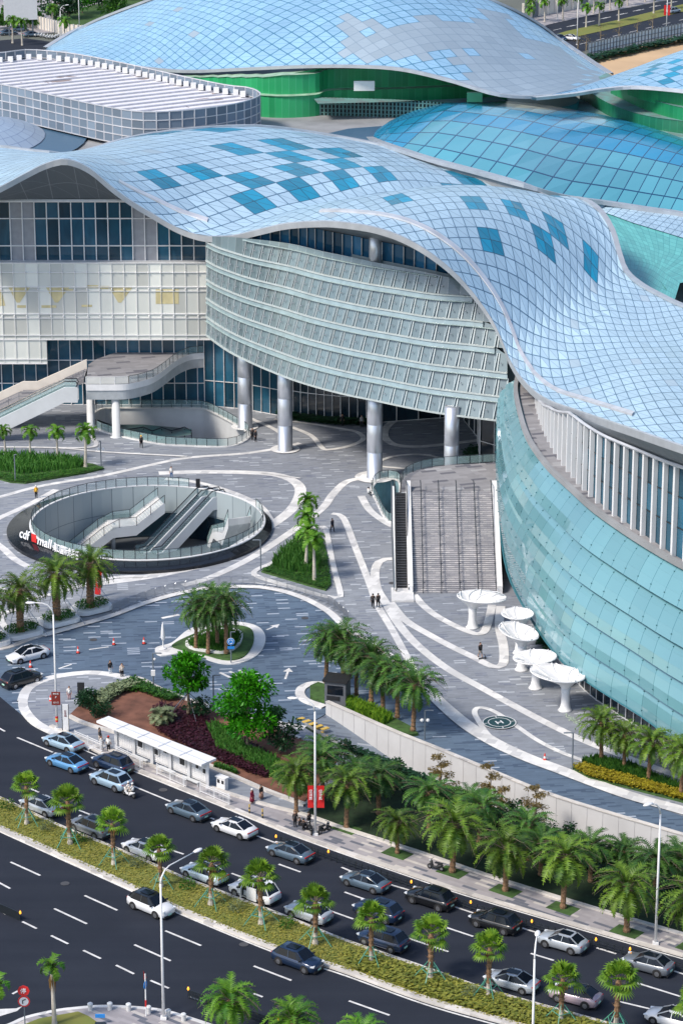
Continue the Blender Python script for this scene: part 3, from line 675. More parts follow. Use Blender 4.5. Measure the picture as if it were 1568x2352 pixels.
# clerestory and soffit over the front
ctop = [e+V((0, 0, -.75)) for e in eave if 470 < PX(e)[0] < 1172 and e.y < 382]
cl = MB(); A = [fac(i, TT[i].z) for i in range(NB+1)]
A2 = [V((p.x, p.y+2.5, p.z-1.0)) for p in A]
B2 = [V((p.x, p.y+2.5, p.z+.6+1.7*min(1, i/12))) for i, p in enumerate(A)]
for i in range(NB+1): B2[i].z = min(B2[i].z, ez(B2[i])); A2[i].z = min(A2[i].z, B2[i].z-.05)
for i in range(5, NB-4):
    cl.poly([A2[i], A2[i+1], B2[i+1], B2[i]], 0, None, random.random())
cl.build('clerestory', [winmat('clerestory_glass', (.02, .10, .2))], mall, world=True)
cm = MB()
for i in range(5, NB-4):
    cm.bar(A2[i]+V((0, -.2, 0)), B2[i]+V((0, -.2, 0)), .12, .3)
cm.build('clerestory_mullion', M['silver'], mall, world=True)
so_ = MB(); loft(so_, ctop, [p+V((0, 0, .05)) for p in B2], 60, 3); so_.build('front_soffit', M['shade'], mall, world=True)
# columns
for x, y, r in ((563, 984, 1.0), (655, 1036, 1.0), (860, 1099, 1.02), (1035, 1150, .95)):
    c = G(x, y); c.y += r*.3; mb = MB(); mb.lathe([(r*1.12, .02), (r*1.12, .12), (r, .14), (r, 3.6), (r*.985, 3.62), (r*.985, 3.68), (r, 3.7), (r, 7.4), (r*.985, 7.42), (r*.985, 7.48), (r, 7.5), (r, 12.5)], (c.x, c.y, 0), 28)
    mb.build('column', M['silver'], mall, True, True)
for x in (860,):
    c = G(x, 1099); c.y += 3; mb = MB().lathe([(.8, 26), (.8, 33)], (c.x, c.y+2, 0), 16); mb.build('upper_column', M['silver'], mall, True, True)
# shop fronts behind the columns
def glazed(pts, z0, z1, n, mats, mull=True, name='shop_glazing', off=.12):
    P = resamp([V(p) for p in pts], n); mb = MB(); mm = MB()
    for i in range(n):
        a, b = P[i], P[i+1]
        for u, v_ in ((z0, z0+(z1-z0)*.32), (z0+(z1-z0)*.32, z1)):
            mb.poly([(a.x, a.y, u), (b.x, b.y, u), (b.x, b.y, v_), (a.x, a.y, v_)], 0, [(0, 0), (1, 0), (1, 1), (0, 1)], random.random())
    for i in range(n+1): mm.bar((P[i].x, P[i].y-off, z0), (P[i].x, P[i].y-off, z1), .09, .25)
    for z in (z0+.1, z0+(z1-z0)*.32): [mm.bar((a.x, a.y-off, z), (b.x, b.y-off, z), .1, .08) for a, b in zip(P, P[1:])]
    mb.build(name, mats, mall, world=True)
    if mull: mm.build('shop_mullion', M['white'], mall, world=True)
glazed([V((GY(470, 900, 388.5).x, 388.5, 0)), G(560, 940), G(640, 955)], 0, 12, 8, [M['win']])
glazed([G(640, 952), G(700, 962), G(780, 970), G(860, 972)], 0, 12.0, 12, [M['wind']])
glazed([G(860, 972), V((24, 385, 0)), G(1060, 960), G(1100, 1010)], 0, 12.0, 12, [M['wind']])
glazed([G(1095, 1010), G(1100, 1075), G(1165, 1095)], 0, 12.0, 7, [M['wind']])
bkw = MB(); bkw.wall([G(600, 905), G(900, 905), G(1300, 905)], 0, 24); bkw.build('core_wall', M['blackm'], mall, world=True)
# ---- right wing: glass hull, terrace, finned wall ----
pr = [((1188, 868, 18), (1163, 955, 13.5)), ((1183, 901, 18), (1158, 1095, 8.5)), ((1192, 950, 18), (1156, 1180, 6.3)), ((1207, 1000, 18), (1165, 1272, 4.6)), ((1228, 1038, 18), (1182, 1335, 3.6)), ((1263, 1083, 18), (1217, 1402, 3.5)), ((1309, 1126, 18), (1264, 1474, 3.5)), ((1362, 1174, 18), (1322, 1539, 3.5)),
      ((1429, 1222, 18), (1400, 1592, 3.5)), ((1496, 1265, 18), (1480, 1642, 3.5)), ((1568, 1306, 18), (1568, 1705, 3.5)), ((1690, 1368, 18), (1710, 1790, 3.5)), ((1840, 1440, 18), (1880, 1890, 3.5))]
rim = resamp(cr([G(*a) for a, b in pr], 8), 36); btm = resamp(cr([G(*b) for a, b in pr], 8), 36)
hull = MB(); nr = 5
def hp(i, t):
    i = min(max(i, 0), 36); k = min(int(i), 35); a = rim[k].lerp(rim[k+1], i-k); b = btm[k].lerp(btm[k+1], i-k); p = a.lerp(b, t)
    d = (rim[min(k+1, 36)]-rim[max(k-1, 0)]).normalized(); f_ = (t*5) % 1 if t < .999 else 1; p += V((d.y, -d.x, 0))*(1.3*sin(pi*t)+.85*f_*(2-f_)-.4); return p
for i in range(36):
    for j in range(nr):
        for s in range(3):
            t0 = (j+s/3)/nr+1e-4; t1 = (j+(s+1)/3)/nr-1e-4
            hull.poly([hp(i-t1*.9, t1), hp(i+1-t1*.9, t1), hp(i+1-t0*.9, t0), hp(i-t0*.9, t0)], 0, [(0, .7-s*.3), (1, .7-s*.3), (1, .97-s*.3), (0, .97-s*.3)], (i*7+j)*.013)
hull.build('glass_hull', [M['teal']], mall, world=True)
hs = MB()
for j in range(1, nr+1):
    ln = [hp(i, j/nr)+V((-.06, -.06, -.03)) for i in range(37)]; hs.tube(ln, .10, 4, 0)
hs.tube([hp(i, 0) for i in range(37)], .18, 5, 0)
for i in range(2, 36):
    for j in range(nr):
        for t in (.2, .8): hs.ball(hp(i-(j+t)/nr*.9, (j+t)/nr)+V((-.04, -.04, 0)), .075, 5, 3, 0)
hs.build('hull_seam', mat('seam', (.03, .14, .17), .4), mall, world=True)
par = MB(); par.ribbon([p+V((0, 0, -.0)) for p in rim], .5, None, h=.55); par.build('parapet', M['concd'], mall, world=True)
fb_ = cr(GP([(1232, 880), (1237, 925), (1241, 950), (1258, 1000), (1287, 1054), (1330, 1110), (1378, 1158), (1443, 1206), (1510, 1252), (1568, 1289), (1690, 1350), (1840, 1420)], 18), 6)
ft = MB(); loft(ft, rim, fb_, 60, 1); o = ft.build('terrace', M['deck'], mall, world=True)
for v in o.data.vertices: v.co.z = 18.12
FB = resamp(fb_, 38)
def rz_at(p):      # underside height of the roof over a point of the finned wall
    tb = [(1235, 19.2), (1268, 22.3), (1314, 25.1), (1362, 25.8), (1416, 26.4), (1469, 27.0), (1523, 27.5), (1568, 28), (1900, 30)]
    x = PX(V((p.x, p.y, 22)))[0]
    for (a, za), (b, zb) in zip(tb, tb[1:]):
        if x <= b: return za+(zb-za)*max(0, (x-a))/(b-a)
    return 30
gw = MB(); fw = MB()
for i in range(3, 38):
    a, b = FB[i], FB[i+1]; za, zb = rz_at(a), rz_at(b); h = [0, .33, .66, 1]
    for j in range(3):
        gw.poly([(a.x, a.y, 18+(za-18)*h[j]), (b.x, b.y, 18+(zb-18)*h[j]), (b.x, b.y, 18+(zb-18)*h[j+1]), (a.x, a.y, 18+(za-18)*h[j+1])], 0, [(0, 0), (1, 0), (1, 1), (0, 1)], random.random())
    d = (b-a).normalized(); q = V((d.y, -d.x, 0)).normalized()
    if q.x > 0: q = -q
    p = a+q*.3; n0 = len(fw.v)
    fw.box((p.x, p.y, (18+za)/2), (.5, .34, za-18), math.atan2(q.y, q.x))
    for j in (1, 2): fw.bar(V((a.x, a.y, 18+(za-18)*h[j]))+q*.05, V((b.x, b.y, 18+(zb-18)*h[j]))+q*.05, .08, .1, 1)
gw.build('fin_wall_glazing', [M['win']], mall, world=True); fw.build('vertical_fin', [M['finw'], M['dsteel']], mall, world=True)
er = [e+V((0, -.2, -.72)) for e in eave if PX(e)[0] > 1192]
wr = [V((p.x, p.y, rz_at(p)+.05)) for p in FB[2:]]
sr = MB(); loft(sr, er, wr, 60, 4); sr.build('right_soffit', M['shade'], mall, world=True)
wh = MB(); wh.tube([p+V((-.4, -.4, .05)) for p in wr], .2, 5); wh.build('fin_wall_head', M['gut'], mall, world=True)
# base glazing under the hull
bs = [p.lerp(r, .35) for p, r in zip(btm, rim)]; bs = [V((p.x+1.5, p.y+2.0, 0)) for p in btm]
glazed([p for p in bs[8:]], 0, 4.4, 56, [M['wind']], name='base_glazing')
ub = MB(); loft(ub, btm, [V((p.x+3, p.y+4, 4.2)) for p in btm], 60, 1); ub.build('hull_underside', M['blackm'], mall, world=True)
bkw = MB(); bkw.wall([V((p.x+3.5, p.y+4, 0)) for p in btm], 0, 17); bkw.build('hull_core', M['blackm'], mall, world=True)
# ---- footbridge deck at the left ----
br = thing('footbridge', 'curving pedestrian deck with glass balustrade on short round columns', 'footbridge', (G(300, 1000).x, 376, 0))
ZD = 7.7
edge = cr([G(x, y, ZD) for x, y in ((198, 884), (245, 884), (290, 883), (325, 876), (352, 867), (378, 850), (398, 834), (418, 822), (440, 814), (470, 811), (503, 808))], 6)
dk = MB(); back = [G(503, 775, ZD), V((G(450, 770, ZD).x, YA+9, ZD)), V((G(272, 770, ZD).x, YA+9, ZD)), G(270, 808, ZD), G(220, 826, ZD), G(203, 838, ZD)]
dk.flat([edge+back], ZD+.02); dk.build('deck', M['deck'], br, world=True)
fa = MB(); fa.wall(edge, ZD-2.1, ZD-.75, m=1); fa.wall([p+V((0, -.12, 0)) for p in edge], ZD-.78, ZD+.1, m=0)
loft(fa, [V((p.x, p.y, ZD-2.1)) for p in edge], [V((p.x, p.y+5, ZD-2.2)) for p in edge], 40, 1, 1)
fa.build('fascia', [M['white'], mat('fascia_grey', (.45, .48, .5), .4, .2)], br, world=True)
M['glass'] = mat('balustrade_glass', (.42, .62, .62), .05, var=.05, alpha=.38, spec=.9)
M['glassw'] = mat('milky_glass', (.75, .76, .72), .15, var=.05, alpha=.75)
def balustrade(parent, pts, z=None, h=1.15, n=None, step=1.5, gm=None, pm=None, rail=True):
    L_ = plen(pts); n = max(2, int(L_/step)); P = resamp([V(p) for p in pts], n)
    if z is not None: P = [V((p.x, p.y, z)) for p in P]
    g = MB(); s = MB()
    for a, b in zip(P, P[1:]): g.poly([a+V((0, 0, .12)), b+V((0, 0, .12)), b+V((0, 0, h-.05)), a+V((0, 0, h-.05))])
    for a in P: s.bar(a, a+V((0, 0, h)), .07, .07)
    for a, b in zip(P, P[1:]): s.bar(a+V((0, 0, h)), b+V((0, 0, h)), .06, .05)
    g.build('glass_pane', gm or M['glass'], parent, world=True); s.build('railing', pm or M['dsteel'], parent, world=True)
balustrade(br, edge[:14], ZD, gm=M['glassw'], pm=M['white']); balustrade(br, edge[13:], ZD)
for x, y in ((210, 985), (268, 1004)):
    c = G(x, y); MB().lathe([(.85, .02), (.85, .1), (.56, .12), (.56, 5.7)], (c.x, c.y, 0), 18).build('column', M['inner'], br, True, True)
# stairs and escalator going down to the left
st = thing('stair_flight', 'long outdoor stair with cream parapet going down left from the footbridge', 'staircase', (G(60, 1000).x, 385, 0))
def slope(pt0, pt1): return pt0, pt1
a0 = G(203, 835, ZD); a0b = G(-8, 956, 3.2)
dX = -19.0
def flight(parent, x0, y0, y1, z0, run, rise, n, m, name='step'):
    mb = MB()
    for k in range(n):
        xa = x0+run*k/n; zz = z0-rise*(k+1)/n
        mb.box((xa+run/n/2, (y0+y1)/2, zz-.3), (abs(run/n)+.01, abs(y1-y0), .6))
    return mb.build(name, m, parent, world=True)
xs = a0.x; yA, yB = G(203, 845, ZD).y, G(203, 868, ZD).y
flight(st, xs, yA, yB, ZD, -7.0, 3.2, 18, M['deck']); st_l = MB().box((xs-8, (yA+yB)/2, ZD-3.5), (2, abs(yA-yB), .6)); st_l.build('landing', M['deck'], st, world=True)
flight(st, xs-9.0, yA, yB, ZD-3.2, -9, 4.3, 24, M['deck'])
pp = MB()
for yy in (yA,):
    for (xa, za, xb_, zb) in ((xs, ZD, xs-7, ZD-3.2), (xs-7, ZD-3.2, xs-9, ZD-3.2), (xs-9, ZD-3.2, xs-18, ZD-7.5)):
        pp.poly([(xa, yy+.2, za-1.2), (xb_, yy+.2, zb-1.2), (xb_, yy+.2, zb+1.15), (xa, yy+.2, za+1.15)]); pp.poly([(xa, yy+.2, za+1.15), (xb_, yy+.2, zb+1.15), (xb_, yy+.5, zb+1.15), (xa, yy+.5, za+1.15)])
        pp.poly([(xa, yy+.5, za-1.2), (xb_, yy+.5, zb-1.2), (xb_, yy+.5, zb+1.15), (xa, yy+.5, za+1.15)])
pp.build('parapet', M['cream'], st, world=True)
rr = MB()
for off in (.55, 1.1):
    rr.tube([(xs, yB+.1, ZD+off), (xs-7, yB+.1, ZD-3.2+off), (xs-9, yB+.1, ZD-3.2+off), (xs-18, yB+.1, ZD-7.5+off)], .04, 5)
for k in range(13): 
    xx = xs-18*k/12; zz = ZD-3.2*min(1, (xs-xx)/7) if xx > xs-9 else ZD-3.2-4.3*(xs-9-xx)/9
    rr.bar((xx, yB+.1, zz), (xx, yB+.1, zz+1.1), .06)
rr.build('handrail', M['steel'], st, world=True)
def escalator(name, label, top, bot_, w_, side=M['silver'], group=None, under=.9):
    # top and bottom landing points; steps, side balustrades, truss
    t = thing(name, label, 'escalator', (top.x, top.y, 0), group=group)
    d = V((bot_.x-top.x, bot_.y-top.y, 0)); L_ = d.length; d.normalize(); q = V((-d.y, d.x, 0)); n = int(abs(top.z-bot_.z)/.2)
    s = MB(); 
    for k in range(n):
        a = top.lerp(bot_, (k+.5)/n); s.box((a.x, a.y, a.z-.1), (L_/n*.98, w_*.62, .2), math.atan2(d.y, d.x))
        e = top.lerp(bot_, (k+1)/n); s.box((e.x, e.y, e.z+.03), (.05, w_*.62, .04), math.atan2(d.y, d.x), 1)
    s.build('steps', [M['blackm'], M['steel']], t, world=True)
    for sg in (-1, 1):
        o = q*sg*w_*.38; b = MB(); g = MB()
        P = [top-d*1.6+V((0, 0, .02)), top, bot_, bot_+d*1.2]; P = [p+o for p in P]
        for a, c in zip(P, P[1:]): g.poly([a+V((0, 0, .1)), c+V((0, 0, .1)), c+V((0, 0, .9)), a+V((0, 0, .9))])
        b.tube([P[0]+V((0, 0, .1)), P[0]-d*.25+V((0, 0, .5)), P[0]+V((0, 0, .92)), P[1]+V((0, 0, .95)), P[2]+V((0, 0, .95)), P[3]+V((0, 0, .92)), P[3]+d*.25+V((0, 0, .5)), P[3]+V((0, 0, .1))], .07, 5)
        g.build('glass_balustrade', M['glass'], t, world=True); b.build('handrail', M['black'], t, world=True)
    tr = MB()
    for sg in (-1, 1):
        o = q*sg*w_*.5; i_ = q*sg*w_*.34
        P = [top-d*1.8, top, bot_, bot_+d*.8]
        for a, c in zip(P, P[1:]):
            tr.poly([a+o+V((0, 0, .12)), c+o+V((0, 0, .12)), c+o+V((0, 0, -under)), a+o+V((0, 0, -under))]); tr.poly([a+o+V((0, 0, .12)), c+o+V((0, 0, .12)), c+i_+V((0, 0, .12)), a+i_+V((0, 0, .12))])
    P = [top-d*1.8, top, bot_]
    for a, c in zip(P, P[1:]): tr.poly([a-q*w_*.5+V((0, 0, -under)), c-q*w_*.5+V((0, 0, -under)), c+q*w_*.5+V((0, 0, -under)), a+q*w_*.5+V((0, 0, -under))])
    tr.build('truss_cladding', side, t, world=True)
    return t
ya = G(200, 888, ZD).y
escalator('escalator', 'white clad outdoor escalator rising right to the footbridge beside the cream stair', V((xs-2.2, ya, ZD)), V((xs-17.5, ya, .15)), 1.9, M['inner'], under=2.0)
# ---- sunken oblong court by the bridge ----
oc = thing('oblong_sunken_court', 'oblong sunken court ringed by glass balustrade under the footbridge', 'sunken court', (G(400, 985).x, 365, 0))
ow = MB(); ow.wall(oblong, -6.2, .1, True, 0); ow.build('wall', M['inner'], oc, world=True)
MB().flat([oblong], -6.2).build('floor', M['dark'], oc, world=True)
balustrade(oc, oblong+[oblong[0]], 0.1, step=1.4); kk = MB(); kk.ribbon(oblong+[oblong[0]], .5, 0, h=.16); kk.build('kerb', M['band'], oc, world=True)
zz_ = [G(x, y, -1) for x, y in ((225, 968), (262, 982), (290, 990), (330, 984), (350, 993), (372, 985), (395, 992), (424, 984), (440, 993))]
zb_ = MB(); [zb_.tube([a+V((0, 0, .2)), b+V((0, 0, .2))], .09, 5) for a, b in zip(zz_, zz_[1:])]
for p in zz_: zb_.bar(p, p+V((0, 0, -1.6)), .12)
zb_.build('stair_rail', M['dsteel'], oc, world=True)
flt = MB(); flt.flat([GP([(225, 975), (300, 1000), (345, 1012), (440, 998), (440, 985), (330, 975)], -1.2)], -1.2); flt.build('stair_landing', M['tile'], oc, world=True)
# ---- small opening beside the grand stair ----
sc_ = thing('small_sunken_court', 'small sunken opening with glass balustrade left of the tall narrow escalator', 'sunken court', (G(885, 1150).x, 340, 0))
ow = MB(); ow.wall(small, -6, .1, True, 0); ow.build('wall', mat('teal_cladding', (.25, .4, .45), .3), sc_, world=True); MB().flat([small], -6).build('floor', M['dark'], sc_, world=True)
balustrade(sc_, small+[small[0]], .1, step=1.3); kk = MB(); kk.ribbon(small+[small[0]], .4, 0, h=.15); kk.build('kerb', M['band'], sc_, world=True)
# ---- grand stair and its landing deck ----
gs = thing('grand_stair', 'wide pale stone stair with dark handrails rising to a raised deck beside the glass hull', 'staircase', (G(1045, 1362).x, 311, 0))
H = 8.0; y0 = G(1045, 1363).y; y1 = y0+H/tan(radians(30)); xL = G(948, 1362).x; xR = G(1141, 1362).x; ns = 50
def stepmat():
    m, nt, b, N, L = nodes('stair_stone'); tc = N('TexCoord'); br_ = N('TexBrick'); L(tc.outputs['Object'], br_.inputs[0])
    br_.inputs['Scale'].default_value = 1; br_.inputs['Brick Width'].default_value = .9; br_.inputs['Row Height'].default_value = .277; br_.inputs['Mortar Size'].default_value = .02
    br_.inputs['Color1'].default_value = (.30, .30, .32, 1); br_.inputs['Color2'].default_value = (.62, .6, .58, 1); br_.inputs['Mortar'].default_value = (.25, .25, .27, 1)
    nz = N('TexNoise'); nz.inputs['Scale'].default_value = .3; L(tc.outputs['Object'], nz.inputs[0])
    L(mixc(nt, 1, br_.outputs[0], mixc(nt, nz.outputs[0], (.65, .68, .72), (1.35, 1.32, 1.3)), 'MULTIPLY'), b.inputs['Base Color']); b.inputs['Roughness'].default_value = .7; return m
M['step'] = stepmat(); sp = MB()
for k in range(ns):
    ya_ = y0+(y1-y0)*k/ns; z = H*(k+1)/ns; sp.box(((xL+xR)/2, ya_+(y1-y0)/ns/2, z-.35), (xR-xL, (y1-y0)/ns, .7))
sp.build('steps', M['step'], gs, world=True)
for xx, ww in ((xL-.3, .55), (xR+.3, .6)):
    wk = MB()
    n0 = len(wk.v); 
    for dx in (-ww/2, ww/2):
        wk.v += [(xx+dx, y0-.2, .0), (xx+dx, y1+1.2, 0), (xx+dx, y1+1.2, H+1.0), (xx+dx, y0-.2, 1.0)]
    wk.face((n0+3, n0+2, n0+1, n0)); wk.face((n0+4, n0+5, n0+6, n0+7)); wk.face((n0+3, n0+7, n0+6, n0+2)); wk.face((n0, n0+4, n0+7, n0+3)); wk.face((n0+1, n0+2, n0+6, n0+5)); wk.build('side_wall', M['white'], gs, world=True)
for k in range(5):
    xx = xL+(xR-xL)*(k+.55)/4.6 if k < 4 else xR-.15
    hr = MB(); hr.tube([(xx, y0-.5, .9), (xx, y0, 1.0), (xx, y1, H+.95), (xx, y1+1.5, H+.95)], .06, 5)
    for q_ in range(12):
        t = q_/11; hr.bar((xx, y0+(y1-y0)*t, H*t), (xx, y0+(y1-y0)*t, H*t+.95), .07)
    hr.build('handrail', M['dsteel'], gs, world=True)
dedge = cr([G(x, y, H) for x, y in ((921, 1130), (922, 1111), (929, 1096), (947, 1085), (978, 1075), (1027, 1069), (1090, 1065), (1165, 1060))], 6)
dk = MB(); dl = dedge+[V((xR+7, dedge[-1].y, H)), V((xR+7, y1-9, H)), V((xR+.7, y1-9, H)), V((xR+.7, y1, H))]
dk.flat([dl], H+.01); dk.wall(dl, 5.4, H, True, 1); dk.flat([dl], 5.4, 1); dk.build('deck', [M['deck'], M['inner']], gs, world=True)
balustrade(gs, dedge, H, step=1.6)
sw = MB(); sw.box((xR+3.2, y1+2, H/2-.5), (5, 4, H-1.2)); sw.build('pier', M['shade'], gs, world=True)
ex = (G(908, 1352).x+G(938, 1352).x)/2
escalator('escalator', 'tall narrow dark escalator on the left side of the wide stone stair', V((ex, y1, H)), V((ex, y0+1.2, .2)), 1.9, M['white'], under=1.2)
pl = MB(); pl.box((ex, y0-.8, .12), (2.6, 4.4, .22)); pl.build('escalator_plinth', M['band'], gs, world=True)
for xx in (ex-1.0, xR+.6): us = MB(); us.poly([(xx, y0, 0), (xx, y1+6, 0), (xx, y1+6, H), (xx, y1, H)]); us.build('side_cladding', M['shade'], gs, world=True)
# ---- round sunken court with black rim ----
rc_ = thing('round_sunken_court', 'round sunken court ringed by glass balustrade and sloping black rim with white lettering', 'sunken court', tuple(CC))
rw = MB()
for k in range(64):
    for z0, z1 in ((-6, -2.6), (-2.6, .9)): p, q = court[k], court[(k+1) % 64]; rw.poly([(p.x, p.y, z0), (q.x, q.y, z0), (q.x, q.y, z1), (p.x, p.y, z1)], 0, [(k/2, 0), ((k+1)/2, 0), ((k+1)/2, .99), (k/2, .99)], (k//2)*.07)
rw.build('wall', panelmat('court_cladding', (.36, .42, .44), (.16, .2, .22), .018, 0, .3, .06, diag=False), rc_, world=True)
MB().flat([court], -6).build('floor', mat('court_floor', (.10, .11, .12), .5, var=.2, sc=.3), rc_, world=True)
oc2 = G(321.5, 1217, 0); RO = 16.45
def outer(t):
    d = V((cos(t), sin(t), 0)); # distance from CC to the outer circle along d
    m_ = CC-oc2; b = m_.dot(d); c = m_.length_squared-RO*RO; return -b+sqrt(max(b*b-c, 0))
rg = MB(); n = 96; P0 = []; P1 = []
for k in range(n+1):
    t = 2*pi*k/n; d = V((cos(t), sin(t), 0)); ro = max(outer(t), CR+.22); P0.append(CC+d*(CR+.12)+V((0, 0, .9))); P1.append(CC+d*ro+V((0, 0, .42 if ro > CR+.4 else .85)))
for k in range(n):
    rg.poly([P0[k], P1[k], P1[k+1], P0[k+1]]); a, b = P1[k], P1[k+1]; rg.poly([(a.x, a.y, 0), (b.x, b.y, 0), b, a])
rg.build('black_rim', M['black'], rc_, world=True)
wr_ = MB(); wr_.ribbon([V((p.x, p.y, .88)) for p in P0], .3, .88, h=.1); wr_.build('rim_coping', M['white'], rc_, world=True)
tt = [2*pi*k/96 for k in range(97)]
# railing runs round the rim, open at the far side where the stairs arrive
arc1 = [CC+V((CR*cos(a), CR*sin(a), .95)) for a in [radians(72)+radians(310-0)*k/90 for k in range(91)]]
balustrade(rc_, arc1, None, 1.2, step=1.35)
def text(body, size, loc, rot, m, parent, name='lettering', ext=.03, align='LEFT', width=None, offset=0):
    cu = bpy.data.curves.new(name, 'FONT'); cu.body = body; cu.size = size; cu.extrude = ext; cu.align_x = align; cu.offset = offset
    o = bpy.data.objects.new(name, cu); scn.collection.objects.link(o)
    dg = bpy.context.evaluated_depsgraph_get(); me = bpy.data.meshes.new_from_object(o.evaluated_get(dg)); bpy.data.objects.remove(o)
    if width:
        xs_ = [v.co.x for v in me.vertices]; s_ = width/max(max(xs_)-min(xs_), .01)
        for v in me.vertices: v.co.x *= s_
    me.materials.clear(); me.materials.append(m); o = link(bpy.data.objects.new(name, me)); o.location = loc; o.rotation_euler = rot
    if parent: o.parent = parent
    return o
M['letter'] = mat('white_letter', (.85, .85, .86), .4, var=.02); M['red'] = mat('red_paint', (.62, .02, .02), .45, var=.08)
def on_rim(x, y, dz=.05):
    p = G(x, y, .75); return p
def letter(body, x, y, size, m, w_=None, dz=.55):
    p = G(x, y, dz); q = G(x+20, y+7.5, dz); a = math.atan2(q.y-p.y, q.x-p.x)
    return text(body, size, tuple(p-CC), (radians(78), 0, a), m, rc_, ext=.06, width=w_, offset=.012)
letter('cdf', 45, 1233, 1.6, M['letter'], 1.9, .9); letter('mall', 86, 1249, 1.6, M['letter'], 2.6, .9); letter('海口国际免税城', 122, 1263, 1.15, M['letter'], 4.8, .9)
p = G(80, 1235, .9); mb = MB(); 
pa, pb = G(73, 1243, .9), G(84.5, 1247.5, .9); mb.poly([pa, pb, pb+V((0, .1, 1.0)), pa+V((0, .1, 1.0))]); mb.build('red_emblem', M['red'], rc_, world=True)
# stairs within the round court
def ramp_stair(parent, T, B, w_, landing=.45, nst=34, name='steps'):
    d = V((B.x-T.x, B.y-T.y, 0)); L_ = d.length; d.normalize(); q = V((-d.y, d.x, 0)); ang = math.atan2(d.y, d.x); s = MB()
    lm = 3.0; run = (L_-lm)/nst; x = 0; z = T.z; dzz = (T.z-B.z)/nst; path = [T.copy()]
    for k in range(nst):
        if k == int(nst*landing):
            c = T+d*(x+lm/2); s.box((c.x, c.y, z-.35), (lm, w_, .7), ang); path.append(V((*(T+d*x)[:2], z))); x += lm; path.append(V((*(T+d*x)[:2], z)))
        z -= dzz; c = T+d*(x+run/2); s.box((c.x, c.y, z-.45), (run*1.02, w_, .9), ang); x += run
    path.append(V((*(T+d*x)[:2], z))); s.build(name, M['band'], parent, world=True)
    for sg in (-1, 1):
        sd_ = MB()
        pp_ = [p+q*sg*(w_/2+.04) for p in path]
        for a, b in zip(pp_, pp_[1:]): sd_.poly([a+V((0, 0, -1.3)), b+V((0, 0, -1.3)), b+V((0, 0, .1)), a+V((0, 0, .1))])
        sd_.build('stringer', M['inner'], parent, world=True); balustrade(parent, pp_, None, 1.15, step=2.2)
s1 = thing('court_stair', 'pale stone stair with glass balustrades going down left inside the round court', 'staircase', tuple(CC))
ramp_stair(s1, CC+V((1.0, 11.4, 0)), CC+V((-10.2, 7.6, -6)), 3.2, nst=30)
s2 = thing('court_stair', 'short pale stair at the right side of the round court', 'staircase', tuple(CC))
ramp_stair(s2, G(550, 1186, 0), G(500, 1262, -6)+V((0, 2, 0)), 3.0, .5, 30)
for k, lb in ((0, 'left escalator of the pair inside the round court'), (1, 'right escalator of the pair inside the round court')):
    T_ = G(458+k*25, 1141+k*2, 0); B_ = G(335+k*30, 1275+k*1, -6)+V((0, 1.5, 0)); B_ = T_+(B_-T_)*1.0; escalator('escalator', lb, V((T_.x, T_.y, .1)), B_, 1.6, M['inner'], under=1.6)
cl_ = G(261, 1262, -6); MB().lathe([(.3, 0), (.3, 3.5)], (cl_.x, cl_.y, -6), 12).build('column', M['inner'], rc_, True, True)
db = MB(); a = [CC+V((cos(t)*(CR-.3), sin(t)*(CR-.3), 0)) for t in [radians(50+i*4) for i in range(18)]]; db.wall(a, -5.9, -2.6); db.build('dark_doorway', M['wind'], rc_, world=True)
# ---- behind: green-walled hall with the great blue roof ----
hall = thing('great_hall', 'huge blue-roofed hall with stepped green tiled walls at the top of the picture', 'building', (0, 600, 0))
hc = [((100, 130, 545), (105, 114, 565)), ((200, 142, 530), (190, 64, 572)), ((320, 158, 515), (320, 12, 562)), ((430, 167, 503), (450, -32, 550)), ((560, 162, 495), (600, -62, 540)), ((700, 156, 490), (760, -72, 536)), ((830, 156, 486), (920, -62, 530)),
      ((930, 164, 482), (1040, -32, 530)), ((1040, 190, 478), (1150, 12, 532)), ((1150, 222, 475), (1230, 54, 536)), ((1260, 224, 478), (1290, 97, 538)), ((1330, 208, 490), (1350, 140, 535)), ((1390, 188, 512), (1402, 174, 530))]
cols = []
for f, b in hc:
    a = GY(*f); c = GY(*b); cols.append([a, a.lerp(c, .33), a.lerp(c, .67), c])
evh = surf(cols, 72, 28, lambda ci, t, p: 5*4*t*(1-t)*exp(-((ci-5.5)/4.2)**2)*.55)
hr_ = MB()
def hpick(i, j, p):
    x, y = PX(p); n_ = noise.noise(V((i*.17, j*.24, 0)))*60
    g = 1040 < x+n_*1.5 < 1400 and 230 > y > 90 or (780 < x+n_ < 1180 and 40 < y+n_*.4 < 132) or (1120 < x+n_ and 100 < y+n_*.3 and y < 222 and x < 1330)
    g = g and not (x > 1200 and y < 60+(x-1200)*.62)
    return 1 if g and not (noise.noise(V((i*.5, j*.5, 9))) > .42) else (1 if noise.noise(V((i*.31, j*.37, 5))) > .62 else 0)
diamonds(hr_, evh, 72, 28, hpick); hr_.build('roof', [M['far'], M['farg']], hall, world=True)
fe = [evh(i, 0) for i in range(73)]; be = [evh(i, 28) for i in range(73)]
e_ = MB(); e_.ribbon(fe, .9, None, h=.5); e_.ribbon(be, 1.2, None, h=.5); e_.build('roof_edge', M['fascia'], hall, world=True)
gwp = resamp(cr([G(x, y, 24) for x, y in ((330, 215), (430, 228), (600, 258), (720, 257), (760, 246), (900, 243), (1020, 238), (1110, 230), (1165, 226))], 6), 64)
gw_ = MB()
tiers = [(23, 27.0, 0), (27.0, 30.4, 1.6), (30.4, 34.5, 3.2)]
ZR = 24.0
fz = lambda x: (lambda e: e.z)(min(fe, key=lambda e: abs(PX(e)[0]-x)))
